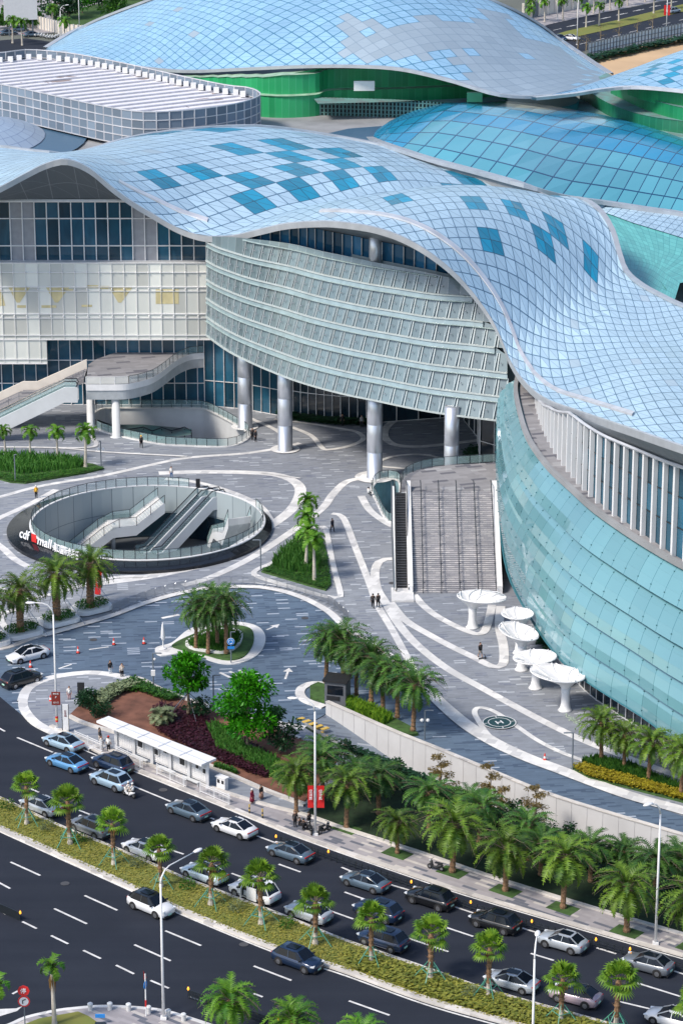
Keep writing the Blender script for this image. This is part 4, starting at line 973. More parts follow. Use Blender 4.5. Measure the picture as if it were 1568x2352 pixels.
for k in range(64):
    for z0, z1, off in tiers:
        a, b = gwp[k], gwp[k+1]; za = min(z1, fz(PX(a)[0])-.4-off*.05); zb = min(z1, fz(PX(b)[0])-.4-off*.05)
        z0a, z0b = min(z0, za), min(z0, zb)
        gw_.poly([(a.x, a.y+off, z0a), (b.x, b.y+off, z0b), (b.x, b.y+off, zb), (a.x, a.y+off, za)], 0, [(0, 0), (1, 0), (1, 1), (0, 1)], random.random())
        gw_.poly([(a.x, a.y+off-.25, za), (b.x, b.y+off-.25, zb), (b.x, b.y+off+1.8, zb), (a.x, a.y+off+1.8, za)], 1)
gw_.build('green_wall', [M['green'], mat('tier_edge', (.30, .45, .33), .6, var=.3, sc=.6)], hall, world=True)
wb = MB(); c = GY(836, 197, 489); wb.box((c.x, c.y, c.z), (3.6, .5, 1.7)); wb.build('white_board', M['white'], hall, world=True)
c = GY(1088, 218, 484); wb = MB(); wb.box((c.x, c.y-2, c.z), (2.6, 1, 1.6)); wb.build('green_box', M['green'], hall, world=True)
lvp = [G(x, y, 23.4) for x, y in ((718, 261), (800, 263), (900, 266), (980, 270), (1060, 277))]
lv = MB(); lv2 = MB(); lp = resamp(lvp, 40)
for a, b in zip(lp, lp[1:]):
    lv.poly([(a.x, a.y, 23.4), (b.x, b.y, 23.4), (b.x, b.y, 26.2), (a.x, a.y, 26.2)])
    for k in range(4): lv2.bar((a.x, a.y-.2, 23.7+k*.72), (b.x, b.y-.2, 23.7+k*.72), .3, .16)
    lv2.bar((a.x, a.y-.25, 23.2), (a.x, a.y-.25, 26.3), .3)
lv.build('vent_recess', M['blackm'], hall, world=True); lv2.build('louvre', mat('louvre_teal', (.12, .26, .24), .5), hall, world=True)
tr_ = MB(); tr_.flat([lvp+[G(1165, 232, 26.3), G(1140, 222, 26.3), G(900, 234, 26.3), G(730, 238, 26.3)]], 26.3); tr_.build('terrace', M['tile'], hall, world=True)
# ---- rooftop terrace slab between the buildings ----
rt = thing('rooftop_terrace', 'grey paved rooftop terrace between the plant enclosure and the blue glass dome', 'roof terrace', (0, 470, 0))
ts = MB(); tl = [V((-140, 440, 0)), V((-60, 436, 0)), V((10, 452, 0)), V((60, 455, 0)), V((110, 450, 0)), V((170, 480, 0)), V((170, 505, 0)), V((20, 505, 0)), V((0, 545, 0)), V((-140, 545, 0))]
ts.slab(tl, 5, 23.2); ts.build('slab', M['concd'], rt, world=True)
pb_ = MB(); pb_.flat([[G(x, y, 23.2) for x, y in ((730, 312), (800, 296), (900, 288), (960, 300), (880, 330), (850, 345))]], 23.25); pb_.build('pale_apron', M['roof'], rt, world=True)
cc_ = G(1245, 233, 24); dsk = MB().lathe([(1, 23.3), (1, 24.4), (.98, 24.45)], (0, 0, 0), 48); dsk.v = [(cc_.x+v[0]*6.4, cc_.y+v[1]*9, v[2]) for v in dsk.v]; dsk.build('round_platform', M['tealr'], rt, world=True)
tp3 = MB(); tp3.flat([[G(x, y, 23.3) for x, y in ((1060, 277), (1165, 232), (1230, 228), (1330, 226), (1395, 265), (1471, 292), (1568, 307), (1700, 318), (1700, 350), (1568, 345), (1450, 300), (1300, 268), (1150, 262))]], 23.28); tp3.build('stained_apron', M['tile'], rt, world=True)
# green crescents at the right, under the small far dome
gh = thing('green_terraces', 'curved green tiled terraces under a small far blue roof at the right edge', 'building', (110, 520, 0))
for off, base in enumerate((((1330, 226), (1343, 232), (1395, 265), (1471, 292), (1568, 307), (1700, 318)), ((1401, 214), (1425, 226), (1486, 254), (1568, 277), (1700, 296)), ((1440, 211), (1486, 226), (1568, 243), (1700, 262)))):
    z0 = 23.2+2.2*off; z1 = z0+2.2
    ln = resamp(cr([G(x, y, z0) for x, y in base], 6), 34); mb = MB()
    for k in range(34):
        a, b = ln[k], ln[k+1]; mb.poly([(a.x, a.y, z0-.5), (b.x, b.y, z0-.5), (b.x, b.y, z1), (a.x, a.y, z1)], 0, [(0, 0), (1, 0), (1, 1), (0, 1)], random.random())
        mb.poly([(a.x, a.y-.2, z1), (b.x, b.y-.2, z1), (b.x+6, b.y+14, z1), (a.x+6, a.y+14, z1)], 1)
    mb.build('green_wall', [panelmat('dark_green_panel%d' % off, (.008, .15+.05*off, .075), (.04, .3, .16), .02, 0, .35, .12, diag=False), M['tile']], gh, world=True)
rc2 = [((1225, 230, 462), (1330, 205, 476)), ((1310, 221, 470), (1400, 176, 492)), ((1380, 210, 476), (1470, 150, 508)), ((1450, 204, 478), (1540, 124, 510)), ((1530, 209, 474), (1620, 98, 510)), ((1640, 222, 466), (1720, 72, 510)), ((1760, 240, 455), (1840, 70, 505))]
cols = []
for f, b in rc2:
    a = GY(*f); c = GY(*b); cols.append([a, a.lerp(c, .33), a.lerp(c, .67), c])
ev2 = surf(cols, 36, 16, lambda ci, t, p: 1*t*(1-t))
c2_ = {}
al2 = [(i+1, j) for i in range(35) for j in range(1, 16) if (i+j) % 2 == 0]; cp2 = {c: PX(ev2(*c)) for c in al2}
for bx, by in ((1480, 173), (1500, 165), (1545, 172), (1530, 182), (1550, 145), (1560, 152), (1500, 150)): c2_[min(al2, key=lambda q: (cp2[q][0]-bx)**2+(2*(cp2[q][1]-by))**2)] = 1
mb = MB(); diamonds(mb, ev2, 36, 16, lambda i, j, p: 1 if (i, j) in c2_ else 0); mb.build('roof', [M['far'], M['skyl']], gh, world=True)
mb = MB(); mb.ribbon([ev2(i, 0) for i in range(37)], 1.0, None, h=.5); mb.build('roof_edge', M['gut'], gh, world=True)
# ---- blue glass dome ----
dm = thing('glass_dome', 'low oval dome of bright blue glass squares behind the wave roof', 'dome', (60, 450, 0))
dc = [((846, 321, 470), (850, 312, 472)), ((875, 333, 460), (900, 285, 492)), ((930, 352, 450), (970, 266, 505)), ((1000, 374, 440), (1050, 257, 510)), ((1090, 398, 430), (1140, 254, 512)), ((1190, 426, 420), (1230, 257, 510)), ((1290, 455, 422), (1320, 268, 505)),
      ((1390, 470, 425), (1410, 286, 497)), ((1480, 484, 424), (1500, 314, 488)), ((1570, 497, 422), (1590, 350, 476)), ((1680, 520, 418), (1690, 400, 465)), ((1790, 545, 414), (1790, 450, 452))]
cols = []
for f, b in dc:
    a = GY(*f); c = GY(*b); cols.append([a, a.lerp(c, .33), a.lerp(c, .67), c])
ev3 = surf(cols, 50, 16, lambda ci, t, p: 5.2*4*t*(1-t)*min(1, ci/3)*(.75+.4*t))
mb = MB(); 
def qd(i, j): return ev3(i, j)
for i in range(50):
    for j in range(16):
        if (i+j) % 2: continue
        # square turned on its corner: two triangles sharing the flow line
        for t_ in ((1, 1), (1, -1)):
            pass
NR = 9
for i in range(-6, 30):
    for j in range(NR):
        f = lambda a, b: ev3(min(max((a+b*.55)*50/29, 0), 50), 16*b/NR)
        q = [f(i, j), f(i+1, j), f(i+1, j+1), f(i, j+1)]
        if i+j*.55+1.5 < 0 or i+j*.55 > 29: continue
        mb.poly(q, 1 if j < 3 and i > 4 else 0, [(0, 0), (1, 0), (1, 1), (0, 1)], random.random())
mb.build('glass_shell', [M['dome'], M['domel']], dm, world=True)
mb = MB(); mb.ribbon([ev3(i, 0) for i in range(51)], 1.2, None, h=.6); mb.ribbon([ev3(i, 16) for i in range(51)], 1.0, None, h=.4); mb.build('rim', M['fascia'], dm, world=True)
fe3 = [ev3(i, 0) for i in range(51)]
f4 = [p for p in fe3 if PX(p)[0] < 1345]; mb = MB(); mb.wall(f4, 12, lambda i: f4[i].z); mb.build('base_wall', M['concd'], dm, world=True)
ap = MB(); loft(ap, [p for p in fe3 if PX(p)[0] > 1340], [G(x, y, 20.5) for x, y in ((1340, 475), (1400, 492), (1450, 511), (1520, 532), (1568, 547), (1790, 600))], 24, 4); ap.build('apron', M['roof'], dm, world=True)
# ---- teal lower roof at the right ----
tl_ = thing('teal_roof', 'teal terraced lower roof curving between dome and wave roof', 'roof', (90, 400, 0))
tm = MB(); rws = [[(1340, 475), (1400, 492), (1450, 511), (1520, 532), (1568, 547), (1790, 600)], [(1400, 535), (1440, 548), (1510, 572), (1568, 590), (1700, 625)], [(1425, 600), (1460, 600), (1500, 610), (1530, 630), (1560, 650)], [(1440, 640), (1470, 660), (1500, 680), (1530, 690), (1545, 700)]]
RW = [resamp(cr([G(x, y, (20.4, 19.2, 18.4, 17.8)[k]) for x, y in r], 5), 24) for k, r in enumerate(rws)]
for k in range(3): loft(tm, RW[k+1], RW[k], 24, 5)
tm.build('tiles', [M['tealr']], tl_, world=True)
tw = MB(); dd_ = resamp(cr([G(x, y, 15) for x, y in ((1640, 600), (1575, 625), (1538, 650), (1530, 680), (1550, 712))], 5), 12); loft(tw, dd_, [V((p.x-1.5, p.y-.5, 18.2)) for p in dd_], 12, 1); tw.build('green_side', mat('dark_green_side', (.03, .2, .15), .5), tl_, world=True)
tw = MB(); tw.flat([[G(x, y, 15) for x, y in ((1535, 620), (1700, 570), (1700, 760), (1540, 720))]], 15.0); tw.build('grey_floor', M['concd'], tl_, world=True)
MB().slab([V((55, 352, 0)), V((220, 330, 0)), V((220, 430, 0)), V((55, 430, 0))], 0, 13.5).build('lower_block', M['concd'], tl_, world=True)
# ---- plant enclosure with louvred screen ----
pe = thing('plant_enclosure', 'rounded rooftop enclosure with grey louvred grid walls and white slatted roof', 'building', (-50, 470, 0))
Zt, Zb = 29.6, 23.9
outp = [(-140, 130), (0, 121), (60, 114), (130, 118), (200, 128), (300, 148), (420, 175), (520, 195), (572, 201), (597, 213), (590, 223), (545, 237), (460, 250), (380, 256), (320, 256), (250, 246), (150, 225), (60, 205), (0, 193), (-140, 165)]
op = resamp(cr([G(x, y, Zt) for x, y in outp], 6, True)+[G(*outp[0], Zt)], 84)
lw_ = MB()
for k in range(84):
    a, b = op[k], op[k+1]
    for j in range(4):
        z0 = Zb+(Zt-Zb)*j/4; z1 = Zb+(Zt-Zb)*(j+1)/4
        lw_.poly([(a.x, a.y, z0), (b.x, b.y, z0), (b.x, b.y, z1), (a.x, a.y, z1)], 0, [(0, 0), (1, 0), (1, 1), (0, 1)], random.random())
lw_.build('louvred_wall', M['louv'], pe, world=True)
fr_ = MB()
for k in range(84): a = op[k]; fr_.bar((a.x, a.y, Zb), (a.x, a.y, Zt+.1), .18)
for j in range(5): [fr_.bar((a.x, a.y, Zb+(Zt-Zb)*j/4), (b.x, b.y, Zb+(Zt-Zb)*j/4), .2, .16) for a, b in zip(op, op[1:])]
fr_.build('screen_frame', M['gut'], pe, world=True)
inn = [p.lerp(V((sum(q.x for q in op)/85, sum(q.y for q in op)/85, Zt)), .035) for p in op[:-1]]
def slatmat():
    m, nt, b, N, L = nodes('slatted_roof'); tc = N('TexCoord'); mp = N('Mapping'); mp.inputs['Rotation'].default_value = (0, 0, radians(-33)); L(tc.outputs['Object'], mp.inputs[0])
    sp_ = N('SeparateXYZ'); L(mp.outputs[0], sp_.inputs[0]); f = math_(nt, 'FRACT', math_(nt, 'MULTIPLY', sp_.outputs[1], .32))
    l = math_(nt, 'LESS_THAN', f, .16); nz = N('TexNoise'); nz.inputs['Scale'].default_value = .12; nz.inputs['Detail'].default_value = 8; L(mp.outputs[0], nz.inputs[0])
    rs = math_(nt, 'GREATER_THAN', nz.outputs[0], .66); c = mixc(nt, nz.outputs[0], (.68, .68, .72), (.85, .84, .85)); c = mixc(nt, rs, c, (.34, .27, .24)); c = mixc(nt, l, c, (.36, .36, .40))
    L(c, b.inputs['Base Color']); b.inputs['Roughness'].default_value = .6; return m
rf = MB(); rf.flat([inn], Zt-1.6); rf.build('slatted_roof', slatmat(), pe, world=True)
sl_ = MB(); ca, sa = cos(radians(33)), sin(radians(33))
from mathutils.geometry import intersect_line_line_2d
cx_ = sum(q.x for q in inn)/84; cy_ = sum(q.y for q in inn)/84
def clip(px, py, dx, dy):
    ts_ = []
    for a, b in zip(inn, inn[1:]+inn[:1]):
        den = dx*(b.y-a.y)-dy*(b.x-a.x)
        if abs(den) < 1e-9: continue
        s = ((px-a.x)*dy-(py-a.y)*dx)/-den if False else ((a.x-px)*(b.y-a.y)-(a.y-py)*(b.x-a.x))/den
        u = ((a.x-px)*dy-(a.y-py)*dx)/den
        if 0 <= u < 1: ts_.append(s)
    return (min(ts_), max(ts_)) if len(ts_) > 1 else None
for k in range(-26, 27):
    px, py = cx_-sa*k*3.1, cy_+ca*k*3.1; r = clip(px, py, ca, sa)
    if r: sl_.bar((px+ca*r[0], py+sa*r[0], Zt-1.5), (px+ca*r[1], py+sa*r[1], Zt-1.5), .5, .35)
sl_.build('roof_rib', mat('rib_grey', (.5, .5, .54), .6), pe, world=True)
for k in range(4, 37):
    vb = MB(); p = op[k].lerp(V((cx_, cy_, Zt)), .06); vb.box((p.x, p.y, Zt-1.0), (.9, .9, .9)); vb.build('vent_box', M['white'], pe, world=True)
# grey domed roof at the left behind the crest
gd = thing('low_grey_dome', 'low pale blue-grey domed roof at the left edge below the plant enclosure', 'dome', (-80, 440, 0))
gm_ = MB(); c = G(-35, 318, 23.5)
for i in range(28):
    for j in range(6):
        def q(a, b): t = 2*pi*a/28; r = b/6; return (c.x+10*r*cos(t), c.y+17*r*sin(t), 23.6+2.8*(1-r*r))
        gm_.poly([q(i, j), q(i, j+1), q(i+1, j+1), q(i+1, j)], 0, [(0, 0), (0, 1), (1, 1), (1, 0)], random.random())
ga = MB(); ga.flat([[V((c.x+17*cos(t), c.y+26*sin(t), 0)) for t in [2*pi*k/40 for k in range(40)]]], 23.5); ga.build('pale_apron', M['roof'], gd, world=True)
gm_.build('shell', panelmat('grey_shell', (.34, .43, .54), (.16, .22, .34), .03, 0, .3, .05, diag=False), gd, world=True)
# ================= WALLS, VEGETATION =================
rw = thing('retaining_wall', 'long curving pale concrete retaining wall between the plaza and the palm belt', 'wall', (G(1100, 1790).x, G(1100, 1790).y, 0))
top_ = resamp(cr(GP([(746, 1622), (800, 1644), (860, 1669), (920, 1695), (1000, 1728), (1100, 1770), (1250, 1832), (1400, 1880), (1568, 1930), (1700, 1972)]), 6), 60)
wp = wallp; wb_ = MB()
n_ = [(V((wp[min(i+1, 60)].y-wp[max(i-1, 0)].y, -(wp[min(i+1, 60)].x-wp[max(i-1, 0)].x), 0))).normalized() for i in range(61)]
for i in range(60):
    a, b = wp[i], wp[i+1]; c, d = a-n_[i]*.35, b-n_[i+1]*.35; za, zb = dep(i)-.1, dep(i+1)-.1; h = 1.35
    wb_.poly([(a.x, a.y, za), (b.x, b.y, zb), (b.x, b.y, h), (a.x, a.y, h)]); wb_.poly([(a.x, a.y, h), (b.x, b.y, h), (d.x, d.y, h), (c.x, c.y, h)]); wb_.poly([(d.x, d.y, 0), (c.x, c.y, 0), (c.x, c.y, h), (d.x, d.y, h)])
a = wp[0]; c = a-n_[0]*.35; wb_.poly([(a.x, a.y, -.1), (c.x, c.y, -.1), (c.x, c.y, 1.35), (a.x, a.y, 1.35)])
wb_.build('wall_face', M['conc'], rw, world=True)
cp_ = MB(); cp_.ribbon([V((p.x, p.y, 1.35))-n_[i]*.17 for i, p in enumerate(wp)], .5, None, h=.1); cp_.build('coping', M['kerb'], rw, world=True)
jt = MB()
for i in range(1, 60, 2):
    a = wp[i]+n_[i]*.01; jt.bar((a.x, a.y, dep(i)), (a.x, a.y, 1.3), .03)
jt.build('joint', mat('joint_grey', (.40, .40, .41), .8), rw, world=True)
bw = MB(); bw.wall([V((p.x, p.y, 0)) for p in rampl], lambda i: dep(min(i, 60))-.1, .5); bw.build('inner_wall', M['concd'], rw, world=True)
# --- foliage materials ---
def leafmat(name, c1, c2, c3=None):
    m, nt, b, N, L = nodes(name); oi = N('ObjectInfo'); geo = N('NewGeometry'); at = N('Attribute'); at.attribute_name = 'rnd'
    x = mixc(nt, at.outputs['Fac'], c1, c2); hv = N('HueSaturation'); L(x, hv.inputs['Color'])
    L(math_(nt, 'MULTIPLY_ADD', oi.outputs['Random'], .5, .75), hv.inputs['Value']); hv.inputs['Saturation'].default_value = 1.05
    L(hv.outputs[0], b.inputs['Base Color']); b.inputs['Roughness'].default_value = .5
    b.inputs['Specular IOR Level'].default_value = .35
    tl = N('BsdfTranslucent'); L(hv.outputs[0], tl.inputs[0]); ms = N('MixShader'); ms.inputs[0].default_value = .22
    out = nt.nodes['Material Output']; L(b.outputs[0], ms.inputs[1]); L(tl.outputs[0], ms.inputs[2]); L(ms.outputs[0], out.inputs[0]); return m
M['palm'] = leafmat('date_palm_leaf', (.022, .075, .014), (.17, .27, .035)); M['palmb'] = leafmat('bluish_palm_leaf', (.012, .06, .018), (.10, .21, .035))
M['fan'] = leafmat('fan_palm_leaf', (.03, .11, .012), (.23, .37, .045)); M['royal'] = leafmat('feather_palm_leaf', (.03, .13, .015), (.16, .32, .035))
M['leaf'] = leafmat('broad_leaf', (.012, .10, .010), (.075, .33, .02)); M['hedge'] = leafmat('hedge_leaf', (.02, .09, .02), (.08, .2, .03))
M['dkleaf'] = leafmat('dark_leaf', (.012, .05, .025), (.03, .09, .035)); M['yl'] = leafmat('yellow_leaf', (.28, .22, .03), (.45, .40, .05)); M['purple'] = leafmat('purple_leaf', (.022, .007, .012), (.055, .014, .026))
M['blade'] = leafmat('long_blade_leaf', (.03, .12, .02), (.10, .24, .05)); M['tan'] = leafmat('bronze_leaf', (.20, .15, .06), (.36, .28, .12)); M['dryl'] = leafmat('dry_frond', (.22, .12, .04), (.35, .22, .08)); M['scrub'] = leafmat('scrub_leaf', (.10, .13, .025), (.28, .28, .06)); M['tuft'] = leafmat('tuft_leaf', (.10, .13, .02), (.42, .38, .09)); M['gry'] = leafmat('grey_leaf', (.12, .16, .09), (.22, .26, .14))
M['trunk'] = mat('palm_trunk', (.22, .13, .07), .9, var=.45, sc=5, bump=.6); M['ptrunk'] = mat('pale_trunk', (.46, .42, .36), .85, var=.2, sc=3); M['bark'] = mat('bark', (.20, .16, .11), .9, var=.3, sc=5)
def frond(mb, base, az, el, L_, droop, n=9, lw=.55, lo=0, m=0, leafw=.11, vee=.35, rs=None):
    # arching midrib with leaflets on both sides
    P = []; p = V(base); e = el; ds = L_/n
    for i in range(n+1):
        P.append(p.copy()); p = p+V((cos(az)*cos(e), sin(az)*cos(e), sin(e)))*ds; e -= droop/n*(1+i*.14)
    r0 = random.random()
    for i in range(n):
        a, b = P[i], P[i+1]; d = (b-a).normalized(); s = d.cross(V((0, 0, 1)))
        if s.length < .05: s = V((-sin(az), cos(az), 0))
        s.normalize(); up = s.cross(d)
        if i < lo: continue
        t = (i+.5)/n; ll = lw*(sin(pi*min(1, t*.85+.18))**.7)
        for k in range(2):
            q0 = a.lerp(b, k/2); q1 = a.lerp(b, k/2+.22)
            for sg in (-1, 1):
                tip = q0+(s*sg*.82+d*.62+up*(vee-random.random()*.5))*ll*random.uniform(.85, 1.1)
                mb.poly([q0, q1+d*leafw, tip], m, None, min(1, max(0, r0*.6+random.random()*.4)))
    mb.tube([P[0], P[n//2], P[-1]], [.045, .03, .01], 3, m+1 if m+1 < 2 else 1, False)
    return P
def date_palm(h, nf, L_, seed, leaf, trunkr=.26, crown_el=(1.35, -.55)):
    random.seed(seed); root = thing('date_palm', None, None)
    t = MB(); pr_ = []; k = 0
    while k*.22 < h: pr_.append((trunkr*(1.25 if k < 2 else 1)*(1.0 if k % 2 else .86), k*.22)); k += 1
    pr_ += [(trunkr*1.2, h), (trunkr*1.5, h+.35), (trunkr*.6, h+.75)]; t.lathe(pr_, (0, 0, 0), 9); t.build('trunk', M['trunk'], root)
    c = MB()
    for i in range(nf):
        f = i/(nf-1); az = i*2.39996+random.uniform(-.2, .2); el = crown_el[0]+(crown_el[1]-crown_el[0])*f+random.uniform(-.12, .12)
        r = trunkr*(.3+.8*f); frond(c, (cos(az)*r, sin(az)*r, h+.75-f*.5), az, el, L_*random.uniform(.85, 1.08)*(.75+.35*sin(pi*min(1, f+.2))), 1.5+random.uniform(-.1, .3)-f*.5, 9, .62, 1)
    c.build('crown', [leaf, M['bark']], root); return root
def fan_palm(h, seed):
    random.seed(seed); root = thing('fan_palm', None, None); t = MB()
    pr_ = [(.30, 0), (.26, .3)]+[((.17+.05*(k % 2))+.05*(k/12), .5+k*(h-.5)/14) for k in range(14)]+[(.28, h), (.15, h+.4)]
    t.lathe(pr_[:6], n=8, cap=False); t.build('trunk_base', M['ptrunk'], root); t = MB(); t.lathe(pr_[5:], n=8)
    for k in range(26):
        az = k*2.4; z = 1.4+(h-1.4)*k/26; t.poly([(cos(az)*.2, sin(az)*.2, z-.12), (cos(az+.7)*.22, sin(az+.7)*.22, z-.12), (cos(az+.35)*.5, sin(az+.35)*.5, z+.12)])
    t.build('trunk', M['trunk'], root); c = MB()
    for i in range(19):
        f = i/18; az = i*2.39996; el = 1.4-1.55*f+random.uniform(-.14, .14); st_ = .85+.3*random.random(); d = V((cos(az)*cos(el), sin(az)*cos(el), sin(el))); b = V((0, 0, h+.35-f*.3)); e = b+d*st_
        c.tube([b, e], .025, 3, 1, False); s = d.cross(V((0, 0, 1))).normalized(); up = s.cross(d); R_ = random.uniform(.8, 1.2)*.98; r0 = random.random()
        for k in range(13):
            a = -1.75+3.5*k/12; dr = d*cos(a)+s*sin(a); tip = e+dr*R_+V((0, 0, -.28*R_*(.6+f)))+up*.12; w_ = s*cos(a)-d*sin(a)
            mid = e+dr*R_*.55+up*.08
            c.poly([e, mid+w_*.10, tip, mid-w_*.10], 0, None, min(1, r0*.5+random.random()*.5-.2*f+.1))
    for i in range(9):
        az = i*.7; frond_tip = V((cos(az)*.5, sin(az)*.5, h-.75)); c.poly([(0, 0, h+.1), (cos(az+.3)*.45, sin(az+.3)*.45, h-.3), frond_tip], 2, None, .5)
    c.build('crown', [M['fan'], M['bark'], M['dryl']], root)
    s = MB()
    for k in range(4):
        az = k*pi/2+.5; s.bar((cos(az)*.2, sin(az)*.2, 1.75), (cos(az)*1.55, sin(az)*1.55, 0), .06)
    for k in range(4):
        a, b = k*pi/2+.5, (k+1)*pi/2+.5; s.bar((cos(a)*.8, sin(a)*.8, .95), (cos(b)*.8, sin(b)*.8, .95), .05)
    s.build('support_frame', mat('green_prop_%d' % seed, (.08, .30, .22), .5), root); return root
def feather_palm(h, seed, nf=16, L_=2.4, leaf=None, kind='feather_palm'):
    random.seed(seed); root = thing(kind, None, None); t = MB(); t.lathe([(.26, 0), (.2, .3), (.15, h*.6), (.13, h)], n=8); t.build('trunk', M['ptrunk'], root)
    t = MB(); t.tube([(0, 0, h), (0, 0, h+.9)], [.14, .09], 7); t.build('crown_shaft', M['hedge'], root)
    c = MB()
    for i in range(nf):
        f = i/(nf-1); az = i*2.39996; el = 1.25-1.35*f; frond(c, (0, 0, h+.85-.2*f), az, el, L_*random.uniform(.85, 1.1), 1.9, 8, .55, 0, 0, .16, .2)
    c.build('crown', [leaf or M['royal'], M['bark']], root); return root
def setid(o, label, cat, group): tag(o, label, cat, group); return o
# date palms in the belt beside the sidewalk and ramp: (x, y of foot or crown centre)
dpA = date_palm(3.6, 56, 3.7, 11, M['palm']); dpB = date_palm(3.4, 54, 3.4, 12, M['palm']); dpC = date_palm(4.4, 54, 3.6, 13, M['palmb']); dpD = date_palm(3.9, 50, 3.2, 14, M['palm'], .24)
used = set()
def put(proto, x, y, label, cat, group, z=0, rz=None, sc=1, tall=1):
    p = G(x, y, z); rz = random.uniform(0, 6.28) if rz is None else rz
    if proto.name not in used: used.add(proto.name); o = proto
    else: o = dup(proto)
    o.location = p; o.rotation_euler = (random.uniform(-.04, .04), random.uniform(-.04, .04), rz); o.scale = (sc, sc, sc*tall); setid(o, label, cat, group); return o
random.seed(3)
rowp = [(680, 1868, dpD, .92), (795, 1903, dpD, 1.0), (912, 1960, dpB, .78), (1038, 2003, dpA, 1.12), (1160, 2046, dpB, 1.05), (1292, 2086, dpD, 1.1), (1438, 2140, dpB, 1.08), (1590, 2178, dpA, 1.1)]
where = ['behind the red banners and the waiting scooters', 'just right of the red banners', 'smaller, with browning fronds and wooden props', 'beside the parked motorcycle', 'above the black car with red tail lights', 'above the black car at mid road', 'left of the tall white lamp post', 'cut by the right picture edge']
for (x, y, pr_, sc), wv in zip(rowp, where): put(pr_, x, y, 'date palm in a sidewalk pit, '+wv, 'palm tree', 'date palms along the sidewalk', .15, None, sc)
pit = MB()
for x, y, _, _ in rowp[1:]: c = G(x, y, .16); pit.box((c.x, c.y, .155), (2.6, 1.7, .03), radians(-38))
S('tree_pit_grass', pit, M['lawn'])
belt = [(742, 1830, dpC, 1.05, 'palm belt, left end behind the red banners'), (738, 1788, dpC, .85, 'palm belt, rear left behind the lamp'), (870, 1870, dpC, 1.05, 'palm belt, between the first two sidewalk palms'), (820, 1838, dpC, .85, 'palm belt, rear, right of the lamp'), (985, 1905, dpC, 1.0, 'palm belt, below the first bronze tree'), (1100, 1935, dpC, 1.0, 'palm belt, below the second bronze tree'), (1075, 1905, dpC, .85, 'palm belt, rear, left of the second bronze tree'),
        (1212, 1975, dpC, .95, 'palm belt, below the third bronze tree'), (1355, 2025, dpC, .95, 'palm belt, below the middle of the wall'), (1240, 2010, dpC, .9, 'palm belt, front, right of the third bronze tree'), (1500, 2060, dpC, 1.0, 'palm belt, behind the tall white lamp post'), (1555, 2040, dpC, .9, 'palm belt, close to the right end of the wall'), (1430, 2020, dpC, .8, 'palm belt, rear, towards the right end')]
for x, y, pr_, sc, wv in belt: put(pr_, x, y, 'bluish green date palm in the '+wv, 'palm tree', 'date palms in the planting belt', .15, None, sc*.92, .8)
plz_p = [(748, 1568, dpC, .95, 'leftmost of the clump above the wall, behind the booth'), (790, 1575, dpC, 1.05, 'rearmost of the clump above the wall'), (818, 1598, dpC, .9, 'right of the booth in the clump above the wall'), (852, 1612, dpC, 1.0, 'rear middle of the clump above the wall'), (880, 1640, dpC, .95, 'front middle of the clump above the wall'), (912, 1648, dpC, .95, 'second from the right in the clump above the wall'), (948, 1678, dpC, 1.0, 'rightmost of the clump above the wall')]
for x, y, pr_, sc, wv in plz_p: put(pr_, x, y, 'date palm, '+wv, 'palm tree', 'date palms above the retaining wall', .3, None, sc)
rp = [(1380, 1752, dpD, .95, 'leftmost'), (1432, 1772, dpD, .85, 'second'), (1487, 1798, dpD, .95, 'third'), (1562, 1828, dpD, 1.0, 'rightmost')]
for x, y, pr_, sc, wv in rp: put(pr_, x, y, wv+' date palm in the yellow-edged bed by the glass hull', 'palm tree', 'date palms in the yellow-edged bed', .2, None, sc)
# big planter palms at the left
cp1 = date_palm(4.6, 56, 3.7, 21, M['palm'], .48, (1.4, -.75))
for x, y, wv, sc in ((48, 1452, 'leftmost full', .95), (132, 1424, 'middle', 1.05), (208, 1396, 'rightmost', 1.0), (-28, 1476, 'cut by the left edge', .9)):
    put(cp1, x, y, 'stout date palm in a white planter, '+wv, 'palm tree', 'palms in white planters', .5, None, sc)
    c = G(x, y, .2); pl = thing('planter', 'low white boat-shaped planter under the stout palm, '+wv, 'planter', (c.x+.2, c.y-.4, .14), radians(36), 'white planters on the roundabout edge')
    def oval(a, b, dx=0): return [V((a*cos(t)*(1+.12*cos(t)), b*sin(t), 0)) for t in [2*pi*k/24 for k in range(24)]]
    mb = MB(); o1 = [V((2.25*max(-1, min(1, 1.25*cos(t))), 1.55*max(-1, min(1, 1.2*sin(t))), 0)) for t in [2*pi*k/24 for k in range(24)]]; mb.slab(o1, 0, .5); mb.build('trough', M['white'], pl)
    hb = MB(); random.seed(int(x)+50)
    for k in range(1100):
        a, r = random.uniform(0, 6.28), sqrt(random.random()); px, py = 1.9*r*max(-1, min(1, 1.2*cos(a))), 1.25*r*sin(a); z = .5+random.uniform(.1, .75)*(1-.35*r*r); s = random.uniform(.1, .2); an = random.uniform(0, 6.28)
        hb.poly([(px, py, z), (px+s*cos(an), py+s*sin(an), z+random.uniform(-.05, .2)), (px+s*cos(an+1.3), py+s*sin(an+1.3), z+random.uniform(-.05, .2))], 0, None, random.random())
    hb.build('clipped_shrub', M['hedge'], pl)
    wr_ = MB()
    for k in range(4): t = k*pi/2+.6; wr_.tube([(cos(t)*.4, .6+sin(t)*.4, 4.0), (cos(t)*3.6, .6+sin(t)*3.6, 0)], .035, 4)
    for k in range(4): t = k*pi/2+.6; t2 = t+pi/2; wr_.tube([(cos(t)*2, .6+sin(t)*2, 2.0), (cos(t2)*2, .6+sin(t2)*2, 2.0)], .025, 4)
    wr_.build('guy_frame', M['steel'], pl)
